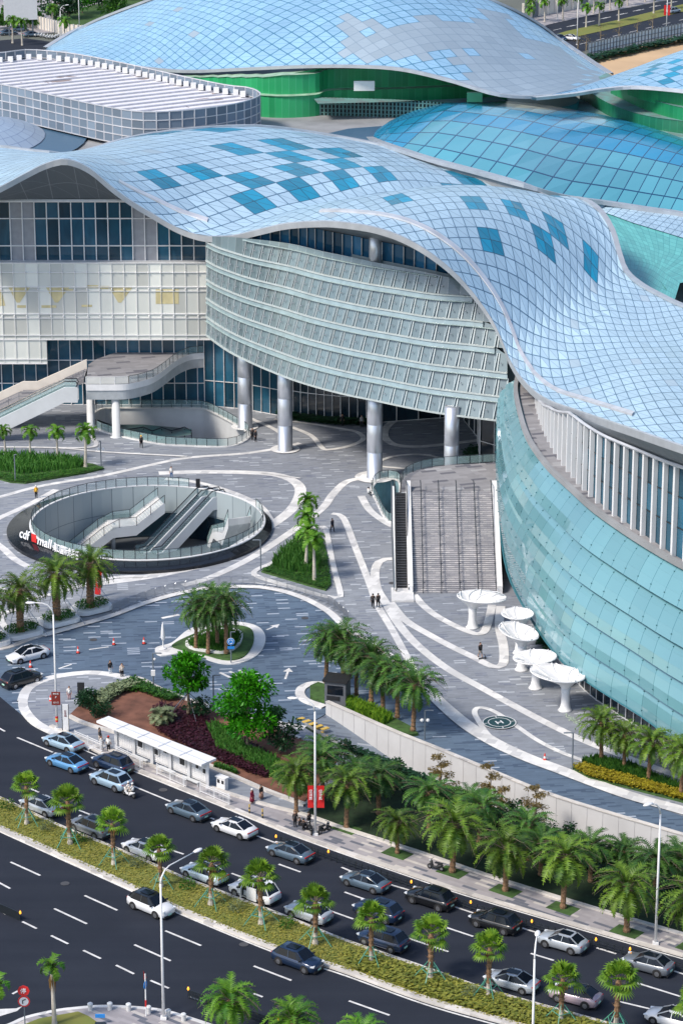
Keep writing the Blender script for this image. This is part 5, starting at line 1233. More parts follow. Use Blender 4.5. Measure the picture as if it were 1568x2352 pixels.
# island palms in the roundabout
for x, y, wv, sc in ((450, 1490, 'left', .85), (500, 1480, 'back', .9), (520, 1500, 'front', .95), (478, 1500, 'middle', .85)):
    put(dpC, x, y, 'date palm in the clump on the roundabout island, '+wv+' one', 'palm tree', 'palms on the roundabout island', .35, None, sc, 1.15)
# feather palms on the plaza
fp = feather_palm(3.4, 31, 15, 1.9)
for x, y, wv, sc in ((14, 1045, 'far left', .85), (70, 1055, 'second from the left', .95), (133, 1058, 'third from the left', 1.0), (197, 1072, 'right and largest', 1.2), (702, 1310, 'left front', 1.2), (722, 1332, 'right front', 1.2)):
    g = x < 300
    put(fp, x, y, ('slender pale-trunked palm by the leafy strip, ' if g else 'pale-trunked feather palm in the triangular bed, ')+wv, 'palm tree', 'slender palms by the leafy strip' if g else 'palms in the triangular bed', .2, None, sc)
for x, y, wv in ((700, 1268, 'behind the front pair'), (708, 1230, 'rearmost')): put(fp, x, y, 'pale-trunked feather palm in the triangular bed, '+wv, 'palm tree', 'palms in the triangular bed', .2, None, 1.1)
# fan palms on the median
fa1 = fan_palm(4.1, 41); fa2 = fan_palm(3.8, 42)
fans = [(62, 1892), (162, 1938), (262, 1985), (371, 2037), (484, 2078), (600, 2122), (724, 2168), (852, 2212), (988, 2252), (1120, 2288), (1287, 2346), (1412, 2368), (1590, 2400)]
fw_ = ['beside the silver car at the left', 'beside the grey car left of the white saloon', 'left of the white saloon', 'behind the bent grey lamp post', 'in front of the pale blue saloon', 'in front of the white van with open door', 'in front of the silver hatchback', 'in front of the dark blue car', 'right of the dark blue car', 'in front of the silver saloon', 'in front of the pink car', 'right of the pink car', 'cut by the right edge']
for i, ((x, y), wv) in enumerate(zip(fans, fw_)): put(fa1 if i % 2 else fa2, x, y, 'propped fan palm on the median, '+wv, 'palm tree', 'fan palms on the median', .16, None, random.uniform(.88, 1.06), random.uniform(.92, 1.08)).rotation_euler[0] = random.uniform(-.05, .05)
# palms at the bottom
dpE = date_palm(3.4, 50, 3.1, 15, M['royal'], .25)
for x, y, wv, sc in ((526, 2395, 'leftmost large one', .95), (676, 2440, 'middle', .95), (828, 2475, 'right, mostly cut off', .9)): put(dpE, x, y, 'lush date palm at the bottom edge, '+wv, 'palm tree', 'date palms at the bottom edge', .15, None, sc)
kp = feather_palm(4.6, 33, 9, 1.6, M['royal'], 'king_palm')
for x, y, wv, sc in ((126, 2352, 'with a brown skirt of dead leaves', 1), (-8, 2395, 'cut by the left edge', 1)):
    o = put(kp, x, y, 'thin palm on the lower left corner, '+wv, 'palm tree', 'thin palms on the lower corner', .15, 1.0, sc)
sk = MB()
for k in range(24): a = k*.9; sk.poly([(0, 0, 4.9), (cos(a)*.32, sin(a)*.32, 4.0), (cos(a+.5)*.25, sin(a+.5)*.25, 3.4-random.random()*.6)], 0, None, random.random())
sk.build('dead_leaf_skirt', M['dryl'], kp)
# broadleaf trees, as clumps of leaves on limbs
def leafclump(mb, c, r, n, s, m=0, sz=.8, down=.25):
    for _ in range(n):
        u = V((random.gauss(0, 1), random.gauss(0, 1), random.gauss(0, 1))).normalized()*r*(random.random()**.4); u.z *= sz
        p = V(c)+u; d = (u.normalized()+V((random.uniform(-.6, .6), random.uniform(-.6, .6), -down+random.uniform(-.4, .4)))).normalized(); q = d.cross(V((random.random(), random.random(), .3))).normalized(); l = s*random.uniform(.7, 1.3)
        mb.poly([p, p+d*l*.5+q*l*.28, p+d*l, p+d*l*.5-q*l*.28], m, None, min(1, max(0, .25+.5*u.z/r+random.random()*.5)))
def broad(name, label, x, y, h, cr_, trunk_h, seed, leaf, nclump=26, s=.38, group=None, n=95, loc=None, props=False, cat='tree', tiers=None, flat=.75):
    random.seed(seed); p = loc or G(x, y, .3); root = thing(name, label, cat, tuple(p), 0, group); t = MB(); t.tube([(0, 0, 0), (.05, 0, trunk_h*.5), (0, .05, trunk_h), (.1, 0, h*.75)], [.2, .16, .13, .05], 7); c = MB()
    for k in range(nclump):
        if tiers: zt_ = trunk_h+(h-trunk_h)*(k % tiers)/(tiers-1)**1; rr_ = cr_*(1-.62*((k % tiers)/(tiers-1)))*random.uniform(.3, 1)
        else:
            zz = random.random(); zt_ = trunk_h+(h-trunk_h)*zz; rr_ = cr_*sqrt(max(.05, 1-(2*zz-.85)**2))*random.uniform(.25, .95)
        a = k*2.39996; q = V((cos(a)*rr_, sin(a)*rr_, zt_)); t.tube([(0, 0, max(trunk_h*.8, zt_-rr_*.5)), q], [.06, .015], 4, 0, False)
        leafclump(c, q, cr_*(.33 if not tiers else .25), n, s, 0, flat if not tiers else .3)
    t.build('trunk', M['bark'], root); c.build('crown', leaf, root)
    if props:
        pp = MB()
        for k in range(4): a = k*pi/2+.4; pp.bar((0, 0, trunk_h*.9), (cos(a)*2.6, sin(a)*2.6, 0), .06)
        pp.build('guy_props', M['steel'], root)
    return root
broad('broadleaf_tree', 'bright green round-crowned tree on a bare trunk beside the roundabout, staked', 433, 1645, 6.6, 2.25, 3.0, 51, M['leaf'], 30, .42, 'leafy trees in the bus stop bed', 110, props=True)
broad('broadleaf_tree', 'tallest bright green spreading tree behind the bus shelter', 568, 1725, 8.2, 3.3, 2.4, 52, M['leaf'], 44, .42, 'leafy trees in the bus stop bed', 120)
broad('dark_tree', 'darker bushy tree hugging the right side of the tall green tree', 640, 1730, 4.6, 2.0, 1.0, 53, M['dkleaf'], 20, .34, 'leafy trees in the bus stop bed', 90)
for i, (x, y, w_) in enumerate(((458, 1650, 'small dark tree low between the two bright green trees'), (790, 1772, 'dark shrubby tree at the left of the palm belt'), (905, 1815, 'dark shrubby tree in the palm belt under the first bronze tree'), (1040, 1880, 'dark shrubby tree in the belt between the bronze trees'), (1290, 1955, 'dark shrubby tree in the belt right of the third bronze tree'), (1180, 1910, 'dark shrubby tree in the belt left of the third bronze tree'), (1420, 2000, 'dark shrubby tree in the belt towards the right end'))):
    broad('dark_tree', w_, x, y, 3.0 if i else 2.2, 1.6, .5, 60+i, M['dkleaf'], 12, .3, 'dark shrubby trees', 70)
for i, (x, y, w_) in enumerate(((1010, 1818, 'first from the left'), (1123, 1862, 'second and tallest'), (1228, 1890, 'third from the left'))):
    broad('bronze_tree', 'thin tiered tree with bronze leaves by the concrete wall, '+w_, x, y, 4.6 if i == 1 else 3.6, 1.7, .9, 70+i, M['tan'], 24, .2, 'bronze tiered trees', 70, tiers=5)
broad('bronze_tree', 'rounded low tree with bronze leaves just right of the tallest bronze one', 1150, 1868, 2.6, 1.4, .8, 75, M['tan'], 12, .22, 'bronze tiered trees', 70, tiers=3)
# shrubs, hedges, beds
def area(name, poly, z, n, s, leaf, h=.5, kind='tri', seed=1, zs=0, label=None, cat=None):
    random.seed(seed); P = [V((p.x, p.y, 0)) for p in poly]; xs = [p.x for p in P]; ys_ = [p.y for p in P]; mb = MB(); k = 0
    def inside(x, y):
        c = False
        for a, b in zip(P, P[1:]+P[:1]):
            if (a.y > y) != (b.y > y) and x < (b.x-a.x)*(y-a.y)/(b.y-a.y)+a.x: c = not c
        return c
    while k < n:
        x, y = random.uniform(min(xs), max(xs)), random.uniform(min(ys_), max(ys_))
        if not inside(x, y): continue
        k += 1; zz = z+h*random.uniform(.3, 1); a = random.uniform(0, 6.28); l = s*random.uniform(.6, 1.3); r = random.random()
        if kind == 'blade':
            dx, dy = cos(a)*l*.35, sin(a)*l*.35; mb.poly([(x-.04, y, z), (x+.04, y, z), (x+.05+dx*.6, y+dy*.6, z+l*.75), (x+dx, y+dy, z+l*random.uniform(.8, 1.05)), (x-.05+dx*.6, y+dy*.6, z+l*.75)], 0, None, r)
        else:
            mb.poly([(x, y, zz), (x+l*cos(a), y+l*sin(a), zz+random.uniform(-.1, .2)*h), (x+l*cos(a+1.1), y+l*sin(a+1.1), zz+random.uniform(-.1, .25)*h)], 0, None, r)
    o = mb.build(name, leaf); o['kind'] = 'stuff'
    o['label'] = label; o['category'] = cat; return o
def lawn(name, poly, z=.2, m='lawn'): S(name, MB().slab(poly, 0, z), M[m])
strip = GP([(-80, 1055), (40, 1058), (150, 1060), (215, 1068), (240, 1078), (200, 1088), (60, 1112), (25, 1110), (-80, 1080)]); lawn('leafy_strip_ground', strip)
area('long_leaf_plants', GP([(-60, 1052), (0, 1054), (120, 1058), (195, 1070), (180, 1080), (50, 1094), (-60, 1075)]), .15, 2600, 1.25, M['blade'], kind='blade', seed=4, label='dense long-leaved plants in the strip under the slender palms', cat='plants')
area('low_hedge', GP([(-60, 1078), (50, 1098), (180, 1082), (235, 1077), (238, 1081), (200, 1089), (60, 1112), (25, 1110), (-60, 1090)]), .15, 3000, .2, M['hedge'], .35, seed=5, label='low clipped hedge edging the leafy strip by the plaza lamp', cat='hedge')
tri_ = GP([(600, 1315), (620, 1302), (690, 1232), (735, 1225), (748, 1262), (760, 1345), (748, 1358), (700, 1345)]); lawn('triangular_bed_ground', tri_)
area('long_leaf_plants', GP([(622, 1302), (690, 1238), (725, 1235), (735, 1300), (725, 1322), (660, 1318)]), .15, 1800, 1.25, M['blade'], kind='blade', seed=6, label='dense long-leaved plants filling the triangular bed', cat='plants')
area('low_hedge', GP([(600, 1315), (622, 1303), (665, 1320), (728, 1322), (738, 1290), (750, 1275), (760, 1345), (748, 1358), (700, 1345)]), .15, 2600, .2, M['hedge'], .35, seed=7, label='low clipped hedge edging the triangular bed', cat='hedge')
kk = MB(); kk.ribbon(resamp(cr(GP([(590, 1310), (640, 1285), (690, 1226), (715, 1215), (745, 1212), (752, 1235), (765, 1300), (782, 1365), (775, 1373), (745, 1370), (690, 1355), (592, 1325)]), 5, True)+[G(590, 1310)], 70), .7, 0, h=.12); S('triangular_bed_kerb', kk, M['band'])
isl = cr(GP([(358, 1490), (395, 1478), (430, 1450), (470, 1436), (540, 1430), (590, 1440), (610, 1465), (598, 1500), (562, 1522), (520, 1527), (480, 1518), (440, 1500), (370, 1508)]), 5, True); S('island_kerb', MB().slab(isl, 0, .14), M['band'])
isl2 = cr(GP([(400, 1482), (440, 1462), (490, 1444), (545, 1440), (578, 1450), (582, 1480), (560, 1512), (520, 1520), (470, 1508), (402, 1492)]), 5, True); S('island_lawn', MB().slab(isl2, 0, .24), M['lawn'])
isl3 = cr(GP([(432, 1480), (470, 1462), (520, 1452), (552, 1460), (548, 1485), (520, 1504), (475, 1502), (438, 1494)]), 5, True); kk = MB(); kk.ribbon(isl3+[isl3[0]], .35, 0, h=.5); S('island_inner_kerb', kk, M['band'])
area('island_shrubs', isl3, .2, 2200, .5, M['hedge'], .5, 'blade', 8, label='leafy shrubs inside the white ring on the roundabout island', cat='shrubs')
area('shopfront_planting', GP([(640, 950), (700, 960), (780, 968), (862, 972), (862, 980), (780, 979), (700, 972), (640, 962)]), .02, 2200, .6, M['dkleaf'], .8, seed=41, label='low dark planting along the foot of the shop windows', cat='plants')
area('shopfront_planting', GP([(1064, 1045), (1100, 1030), (1150, 1040), (1150, 1062), (1100, 1072), (1068, 1062)]), .02, 900, .6, M['dkleaf'], .9, seed=42, label='dark planting in the pale kerb loop behind the right column', cat='plants')
area('hull_foot_planting', GP([(1232, 1455), (1250, 1450), (1275, 1490), (1262, 1500), (1235, 1485)]), .02, 500, .5, M['dkleaf'], .8, seed=43, label='small dark planting at the foot of the glass hull by the canopies', cat='plants')
# bed behind the bus stop
bedp = GP([(162, 1645), (190, 1618), (215, 1600), (260, 1580), (310, 1565), (360, 1588), (420, 1612), (500, 1640), (600, 1668), (690, 1702), (780, 1745), (700, 1845), (610, 1812), (500, 1765), (400, 1720), (310, 1690), (230, 1672)]); S('bus_stop_bed_soil', MB().slab(bedp, 0, .26), M['soil'])
kk = MB(); kk.ribbon(resamp(cr(GP([(230, 1600), (290, 1570), (320, 1563), (370, 1588), (430, 1612), (500, 1640), (600, 1668), (690, 1702)]), 5), 50), .4, .1, h=.3); kk.ribbon(resamp(cr(GP([(160, 1650), (200, 1668), (310, 1700), (400, 1730), (500, 1772), (610, 1820), (700, 1855)]), 5), 50), .45, .1, h=.3); S('bus_stop_bed_kerb', kk, M['kerb'])
def G3(p): return GP(p, .26)
area('purple_groundcover', G3([(350, 1632), (372, 1618), (440, 1636), (480, 1655), (560, 1700), (640, 1750), (610, 1790), (500, 1750), (400, 1705), (360, 1680)]), .24, 9000, .26, M['purple'], .55, seed=9, label='dark purple ground cover behind the bus shelter', cat='ground cover')
area('pale_groundcover', G3([(215, 1605), (262, 1580), (300, 1572), (320, 1580), (270, 1600), (235, 1625)]), .24, 2200, .3, M['gry'], .7, seed=10, label='pale yellowish shrubs at the left tip of the bus stop bed', cat='shrubs')
area('green_groundcover', G3([(262, 1578), (310, 1562), (360, 1586), (420, 1608), (380, 1612), (320, 1590), (280, 1592)]), .24, 3000, .25, M['hedge'], .6, seed=11, label='green hedge along the roundabout side of the bus stop bed', cat='hedge')
area('tall_grass', G3([(478, 1675), (500, 1668), (560, 1720), (640, 1755), (700, 1800), (690, 1830), (600, 1770), (500, 1725)]), .24, 2600, .9, M['blade'], kind='blade', seed=12, label='bright arching grass clumps around the tall tree by the bus shelter', cat='plants')
area('low_hedge', G3([(492, 1758), (540, 1772), (545, 1780), (495, 1766)]), .24, 900, .2, M['hedge'], .5, seed=13, label='small clipped hedge right of the bus shelter roof', cat='hedge')
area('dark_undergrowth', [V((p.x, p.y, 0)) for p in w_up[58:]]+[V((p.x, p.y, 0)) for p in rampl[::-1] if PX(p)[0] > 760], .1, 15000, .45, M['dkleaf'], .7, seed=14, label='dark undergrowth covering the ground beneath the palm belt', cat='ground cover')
area('median_scrub', GP([(984, 2236), (1134, 2290), (1384, 2362), (1568, 2410), (1568, 2440), (1184, 2350), (1000, 2298), (800, 2225), (780, 2180), (900, 2215)]), .15, 4200, .34, mat('x', (.2, .2, .05)) if False else M['scrub'], .4, seed=15, label='rough yellowish scrub on the right part of the median', cat='ground cover')
area('median_tufts', [V((p.x, p.y, 0)) for p in resamp(m_up, 40)]+[V((p.x, p.y, 0)) for p in resamp(m_lo, 40)[::-1]], .12, 16000, .17, M['tuft'], .16, seed=51, label='short patchy yellow-green grass covering the median', cat='grass')
ybed = GP([(1310, 1768), (1330, 1756), (1370, 1750), (1440, 1765), (1520, 1800), (1600, 1830), (1650, 1880), (1568, 1845), (1440, 1812), (1350, 1790)]); lawn('yellow_bed_ground', ybed)
area('yellow_hedge', GP([(1312, 1768), (1340, 1764), (1440, 1792), (1568, 1828), (1640, 1850), (1640, 1876), (1568, 1845), (1440, 1812), (1350, 1790)]), .2, 6500, .22, M['yl'], .5, seed=16, label='yellow flowering hedge edging the bed by the glass hull', cat='hedge')
area('long_leaf_plants', GP([(1335, 1758), (1370, 1752), (1440, 1766), (1520, 1800), (1600, 1830), (1640, 1850), (1440, 1790), (1345, 1765)]), .2, 2600, .8, M['hedge'], kind='blade', seed=17, label='dark strap-leaved plants behind the yellow hedge', cat='plants')
wbed = GP([(712, 1580), (730, 1572), (760, 1580), (850, 1625), (940, 1672), (960, 1690), (930, 1694), (850, 1662), (750, 1618), (712, 1606)]); lawn('wall_bed_ground', wbed, .3)
area('yellow_green_shrubs', GP([(790, 1615), (860, 1640), (900, 1660), (880, 1672), (800, 1640)]), .3, 1600, .9, M['fan'], kind='blade', seed=18, label='bright yellow-green shrubs behind the head of the concrete wall', cat='shrubs')
kk = MB(); kk.ribbon(resamp(cr(GP([(745, 1625), (705, 1612), (690, 1598), (692, 1583), (715, 1572), (745, 1572)]), 5), 30), 1.0, 0, h=.14); S('wall_bed_kerb', kk, M['band'])
for x, y, w_, r, lf in ((198, 1625, 'rounded dark shrub at the left tip of the bed by the bus stop', 1.0, 'dkleaf'), (232, 1645, 'wide dark shrub just behind the left end of the bus shelter', 1.3, 'dkleaf'), (205, 1612, 'smaller dark shrub behind the black notice panel', .8, 'dkleaf')):
    random.seed(int(x)); p = G(x, y, .26); r_ = thing('shrub', w_, 'shrub', tuple(p), 0, 'dark shrubs in the bus stop bed'); mb = MB()
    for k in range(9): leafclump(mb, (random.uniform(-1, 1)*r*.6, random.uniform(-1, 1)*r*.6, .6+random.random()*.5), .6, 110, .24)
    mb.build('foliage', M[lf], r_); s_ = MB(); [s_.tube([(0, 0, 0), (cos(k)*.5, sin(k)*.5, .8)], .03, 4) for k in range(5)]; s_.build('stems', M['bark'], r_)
sgp = date_palm(.35, 30, 1.7, 16, M['gry'], .16, (1.3, .1)); put(sgp, 372, 1665, 'low grey-green palm clump in the purple ground cover', 'palm', None, .26)
for i, (x, y) in enumerate(((20, 1858), (110, 1905), (180, 1935), (318, 1990), (432, 2040), (543, 2090), (660, 2130), (1080, 2290))):
    random.seed(90+i); p = G(x, y, .16); r_ = thing('small_bush', ['olive bush at the left end of the median', 'olive bush on the median by the second fan palm', 'olive bush on the median below the grey car', 'olive bush on the median left of the lamp post', 'olive bush on the median below the pale blue saloon', 'olive bush on the median left of the open white van', 'olive bush on the median below the silver hatchback', 'spreading olive bush on the right part of the median'][i], 'bush', tuple(p), 0, 'small bushes on the median'); mb = MB()
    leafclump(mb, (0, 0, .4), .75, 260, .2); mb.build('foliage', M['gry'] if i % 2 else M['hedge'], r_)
# ================= VEHICLES =================
M['tyre'] = mat('tyre', (.012, .012, .013), .8, var=.1); M['rim'] = mat('wheel_rim', (.35, .36, .38), .3, .8, var=.05)
M['cglass'] = mat('car_glass', (.006, .01, .018), .12, var=.1, spec=.35); M['lamp'] = mat('headlight', (.75, .78, .8), .1, var=.03, spec=.9); M['tail'] = mat('taillight', (.45, .01, .01), .2, var=.1)
M['plate'] = mat('green_plate', (.45, .75, .60), .5, var=.05); M['trim'] = mat('black_trim', (.02, .02, .022), .5)
def paint(n, c, metal=.25): return mat(n, c, .28, metal, var=.03, sc=2, coat=.8)
P_ = dict(white=paint('white_car_paint', (.74, .75, .77), 0), silver=paint('silver_car_paint', (.42, .46, .50)), pale=paint('pale_blue_car_paint', (.36, .50, .62)), blue=paint('bright_blue_car_paint', (.12, .32, .58)), navy=paint('navy_car_paint', (.012, .03, .075)),
          grey=paint('grey_car_paint', (.17, .19, .22)), slate=paint('slate_blue_car_paint', (.10, .15, .20)), black=paint('black_car_paint', (.008, .009, .011), 0), pink=paint('lilac_car_paint', (.42, .33, .38)), ice=paint('ice_blue_car_paint', (.50, .60, .68)))
def car(kind, name, L=4.75, W=1.87, Hh=1.45, rear='sedan', open_door=False, roofm=None):
    root = thing(name, None, None); h = L/2; w = W/2; suv = Hh > 1.55
    zb = .22 if suv else .17; bl = 1.0 if suv else .90; hd = bl+.02            # sill, belt, bonnet heights
    # stations: x (front is +x), low z, high z, half width
    if rear == 'sedan': st_ = [(h, .38, .56, .55), (h-.1, .2, .66, .78), (h-.45, zb, hd-.12, .93), (h-.95, zb, hd-.03, .99), (h-1.45, zb, bl+.04, 1), (0, zb, bl+.05, 1), (-h+1.35, zb, bl+.07, 1), (-h+.6, zb, bl+.10, .97), (-h+.15, .25, bl+.06, .88), (-h, .42, bl-.12, .72)]
    else: st_ = [(h, .4, .70, .6), (h-.1, .24, .84, .82), (h-.4, zb, hd-.06, .95), (h-.95, zb, hd+.02, .99), (h-1.35, zb, bl+.05, 1), (0, zb, bl+.06, 1), (-h+1.2, zb, bl+.09, 1), (-h+.5, zb, bl+.10, .98), (-h+.12, .3, bl+.08, .92), (-h, .42, bl-.05, .82)]
    b = MB(); rings = []
    for x, z0, z1, k in st_:
        ww = w*k; zm = z0+(z1-z0)*.55; ring = [(x, -ww*.86, z0), (x, -ww*.99, z0+.1), (x, -ww, zm), (x, -ww*.95, z1-.09), (x, -ww*.80, z1), (x, 0, z1+.035), (x, ww*.80, z1), (x, ww*.95, z1-.09), (x, ww, zm), (x, ww*.99, z0+.1), (x, ww*.86, z0)]
        rings.append(len(b.v)); b.v += ring
    for a, c in zip(rings, rings[1:]):
        for k in range(10): b.face((a+k, a+k+1, c+k+1, c+k))
        b.face((a+10, a, c, c+10))
    b.face([rings[0]+k for k in range(11)][::-1]); b.face([rings[-1]+k for k in range(11)])
    bo = b.build('body', P_['white'], root, True)
    # greenhouse: bottom ring on the belt, top ring at the roof
    z1 = Hh-.04; zt_ = bl+.03
    if rear == 'sedan': x0, x1, x2, x3 = h-1.15, h-2.1, -h+1.6, -h+.42
    elif rear == 'hatch': x0, x1, x2, x3 = h-1.12, h-1.98, -h+1.1, -h+.25
    else: x0, x1, x2, x3 = h-1.08, h-1.9, -h+.75, -h+.16
    wt = w*.70; wb_ = w*.91; g = MB()
    bot_ = [(x0, -wb_*.86), (x1+.1, -wb_), (x2-.1, -wb_), (x3, -wb_*.86), (x3, wb_*.86), (x2-.1, wb_), (x1+.1, wb_), (x0, wb_*.86)]; tp_ = [(x1, -wt*.92), (x1-.25, -wt), (x2+.25, -wt), (x2, -wt*.92), (x2, wt*.92), (x2+.25, wt), (x1-.25, wt), (x1, wt*.92)]
    n0 = len(g.v); g.v += [(x, y, zt_+.0) for x, y in bot_]+[(x, y, z1) for x, y in tp_]
    for k in range(8): g.face((n0+k, n0+(k+1) % 8, n0+8+(k+1) % 8, n0+8+k))
    g.build('window_glass', M['cglass'], root)
    r = MB(); n0 = 0; xc = (x1+x2)/2; zc = lambda x: -.07*((x-xc)/(x1-xc))**2; r.v += [(x, y, z1+zc(x)*.3) for x, y in tp_]+[(xc+(x-xc)*.93, y*.78, Hh+.03+zc(x)) for x, y in tp_]
    for k in range(8): r.face((k, (k+1) % 8, 8+(k+1) % 8, 8+k))
    r.face(range(8, 16)); 
    r.build('roof', P_['white'], root, True)
    sr_ = MB(); xm = (x1+x2)/2; sr_.box((xm+.1, 0, Hh+.03), (1.1, wt*1.15, .02)); sr_.build('sunroof', M['cglass'], root)
    pi_ = MB()
    for sg in (-1, 1):
        for (xa, xb_) in ((x0, x1), (xm+.15, xm+.1), (x3+.03, x2)): pi_.bar((xa, sg*wb_*(.87 if xa != xm+.15 else 1.005), zt_), (xb_, sg*wt*(.93 if xa != xm+.15 else 1.005), z1+.01), .07 if xa != xm+.15 else .06)
        pi_.bar((x1-.2, sg*(wt+.01), z1), (x2+.2, sg*(wt+.01), z1), .06, .05)
    pi_.build('pillar', P_['white'], root)
    wr__ = .36 if suv else .33
    for sx in (h-.93, -h+.92):
        for sg in (-1, 1):
            wh_ = MB(); wh_.lathe([(wr__*.6, -.11), (wr__, -.09), (wr__, .09), (wr__*.6, .11)], (0, 0, 0), 16); wh_.v = [(v[0]+sx, v[2]+sg*(w-.09), v[1]+wr__) for v in wh_.v]; wo = wh_.build('wheel', M['tyre'], root, True)
            ri = MB(); ri.lathe([(.03, .125), (wr__*.62, .115)], (0, 0, 0), 10); ri.v = [(v[0]+sx, sg*v[2]+sg*(w-.09), v[1]+wr__) for v in ri.v]; ri.build('rim', M['rim'], wo)
            ar_ = MB(); ar_.lathe([(wr__+.075, w-.02), (wr__+.075, w+.004)], (0, 0, 0), 16); ar_.v = [(v[0]+sx, sg*v[2], max(.16, v[1]+wr__)) for v in ar_.v]; ar_.build('wheel_arch', M['trim'], root)
    for sg in (-1, 1):
        hl = MB(); hl.box((h-.22, sg*w*.70, st_[1][2]-.02), (.34, .34, .10), sg*-.35); hl.build('headlight', M['lamp'], root)
        mr = MB(); mr.box((x0-.28, sg*(w+.07), bl+.12), (.14, .2, .12)); mr.build('mirror', M['trim'], root)
    tl__ = MB(); tl__.box((-h+.05, 0, bl-.06), (.09, W*.82, .09)); tl__.build('taillight', M['tail'], root)
    np_ = MB(); np_.box((-h-.01, 0, .55), (.05, .44, .14)); np_.build('number_plate', M['plate'], root)
    np_ = MB(); np_.box((h+.0, 0, .42), (.05, .44, .14)); np_.build('number_plate', M['plate'], root)
    bm2 = MB(); bm2.box((-h+.07, 0, .33), (.16, W*.80, .2)); bm2.build('bumper', M['trim'], root); bm2 = MB(); bm2.box((h-.08, 0, .30), (.2, W*.7, .2)); bm2.build('bumper', M['trim'], root)
    if open_door:
        od = MB(); od.box((.45, w+.35, .95), (.06, .9, 1.0), .5); od.box((-.55, w+.12, .95), (1.1, .06, 1.25)); od.build('open_door', P_['white'], root); cb = MB(); cb.box((.45, w*.86, .98), (1.2, .3, 1.05)); cb.build('cabin_interior', M['trim'], root)
        se = MB(); se.box((.2, w*.93, .8), (.45, .25, .5)); se.box((1.0, w*.93, .8), (.4, .25, .5)); se.build('seat', M['inner'], root)
    return root
cars = dict(sedan=car('sedan', 'parked_car'), suv=car('suv', 'parked_car', 4.65, 1.9, 1.68, 'suv'), hatch=car('hatch', 'parked_car', 4.4, 1.84, 1.56, 'hatch'), mpv=car('mpv', 'parked_van', 4.95, 1.95, 1.85, 'suv', True))
def recolor(o, m, roofm=None):
    for ch in o.children:
        k = ch.name.split('.')[0]
        if k in ('body', 'roof', 'pillar', 'open_door'):
            ch.material_slots[0].link = 'OBJECT'; ch.material_slots[0].material = (roofm or m) if k in ('roof', 'pillar') else m
cu_ = set()
def putcar(kind, x, y, dx, dy, col, label, group, roofm=None, cat='car'):
    a = G(x, y, .01); b = G(x+dx*.3, y+dy*.3, .01); rz = math.atan2(b.y-a.y, b.x-a.x); pr_ = cars[kind]
    if kind not in cu_: cu_.add(kind); o = pr_
    else: o = dup(pr_)
    o.location = a; o.rotation_euler = (0, 0, rz); setid(o, label, cat, group); CARS.append((o, P_[col], P_[roofm] if roofm else None)); return o
CARS = []
Gu = 'cars queuing on the upper carriageway'
for c in [('sedan', 146, 1716, -100, -36, 'pale', 'pale blue saloon next to the kerb railing at the head of the queue'), ('sedan', 154, 1762, -100, -36, 'blue', 'bright blue saloon beside the pale blue one at the left'), ('suv', 260, 1766, -100, -38, 'navy', 'dark navy crossover next to the bus shelter railing'),
          ('suv', 256, 1805, -100, -38, 'pale', 'pale blue tall crossover in front of the scooter with riders'), ('sedan', 96, 1862, -100, -40, 'silver', 'silver saloon partly behind the leftmost fan palm'), ('suv', 210, 1912, -100, -40, 'grey', 'grey estate behind the silver saloon at the left of the median'),
          ('sedan', 333, 1962, -100, -40, 'white', 'white saloon behind the tall bent lamp post by the median'), ('sedan', 433, 1872, -100, -38, 'slate', 'dark slate saloon with a glass roof below the shelter end'), ('sedan', 539, 1913, -100, -36, 'white', 'white saloon with a black glass roof panel in the lane by the sidewalk'),
          ('sedan', 470, 2018, -100, -37, 'ice', 'ice blue saloon beside the fifth fan palm'), ('sedan', 667, 1969, -100, -34, 'slate', 'slate blue saloon below the red banners'), ('hatch', 709, 2110, -100, -34, 'silver', 'silver hatchback behind the seventh fan palm'), ('sedan', 839, 2037, -100, -32, 'slate', 'slate saloon between the hatchback and the first black car'),
          ('suv', 868, 2106, -100, -32, 'navy', 'dark blue crossover with a red light bar in the middle lane'), ('suv', 880, 2172, -100, -32, 'navy', 'dark blue crossover against the median by the eighth fan palm'), ('suv', 988, 2077, -100, -31, 'black', 'black crossover with silver roof rails and red lights'), ('suv', 1136, 2131, -100, -30, 'black', 'all black crossover in the middle of the right part of the road'),
          ('hatch', 1291, 2177, -100, -29, 'silver', 'silver hatchback right of the all black crossover'), ('hatch', 1486, 2228, -100, -27, 'grey', 'dark grey crossover at the right edge near the white lamp post'), ('sedan', 1174, 2266, -100, -28, 'silver', 'silver saloon with a blue reflecting roof by the tenth fan palm'), ('hatch', 1320, 2301, -100, -26, 'pink', 'lilac crossover with a black roof between two fan palms', Gu, 'black'),
          ('sedan', 1545, 2352, -100, -26, 'white', 'white car cut off by the lower right corner')]:
    putcar(*c[:7], c[7] if len(c) > 7 else Gu, c[8] if len(c) > 8 else None)
putcar('mpv', 585, 2062, -100, -36, 'white', 'white people carrier with its side door open beside the sixth fan palm', None, None, 'van')
putcar('suv', 348, 2092, 100, 42, 'white', 'white crossover with a black roof driving behind the bent lamp post', 'cars on the lower carriageway', 'black'); putcar('suv', 684, 2218, 100, 36, 'navy', 'dark blue crossover driving alone along the lower carriageway', 'cars on the lower carriageway')
putcar('sedan', 65, 1514, -100, 24, 'white', 'white saloon leaving the roundabout below the leftmost planter', 'cars by the roundabout'); putcar('suv', 50, 1571, 100, -30, 'black', 'black crossover entering the roundabout beside the paved corner', 'cars by the roundabout')
putcar('sedan', 1310, 92, 100, 10, 'white', 'small white car on the far road beyond the blue roof', 'cars on the far road'); putcar('suv', 1545, 30, 100, -18, 'silver', 'small silver car on the far road near the top right corner', 'cars on the far road'); putcar('sedan', 1284, 92, 100, 20, 'navy', 'small dark car just left of the far white car', 'cars on the far road')
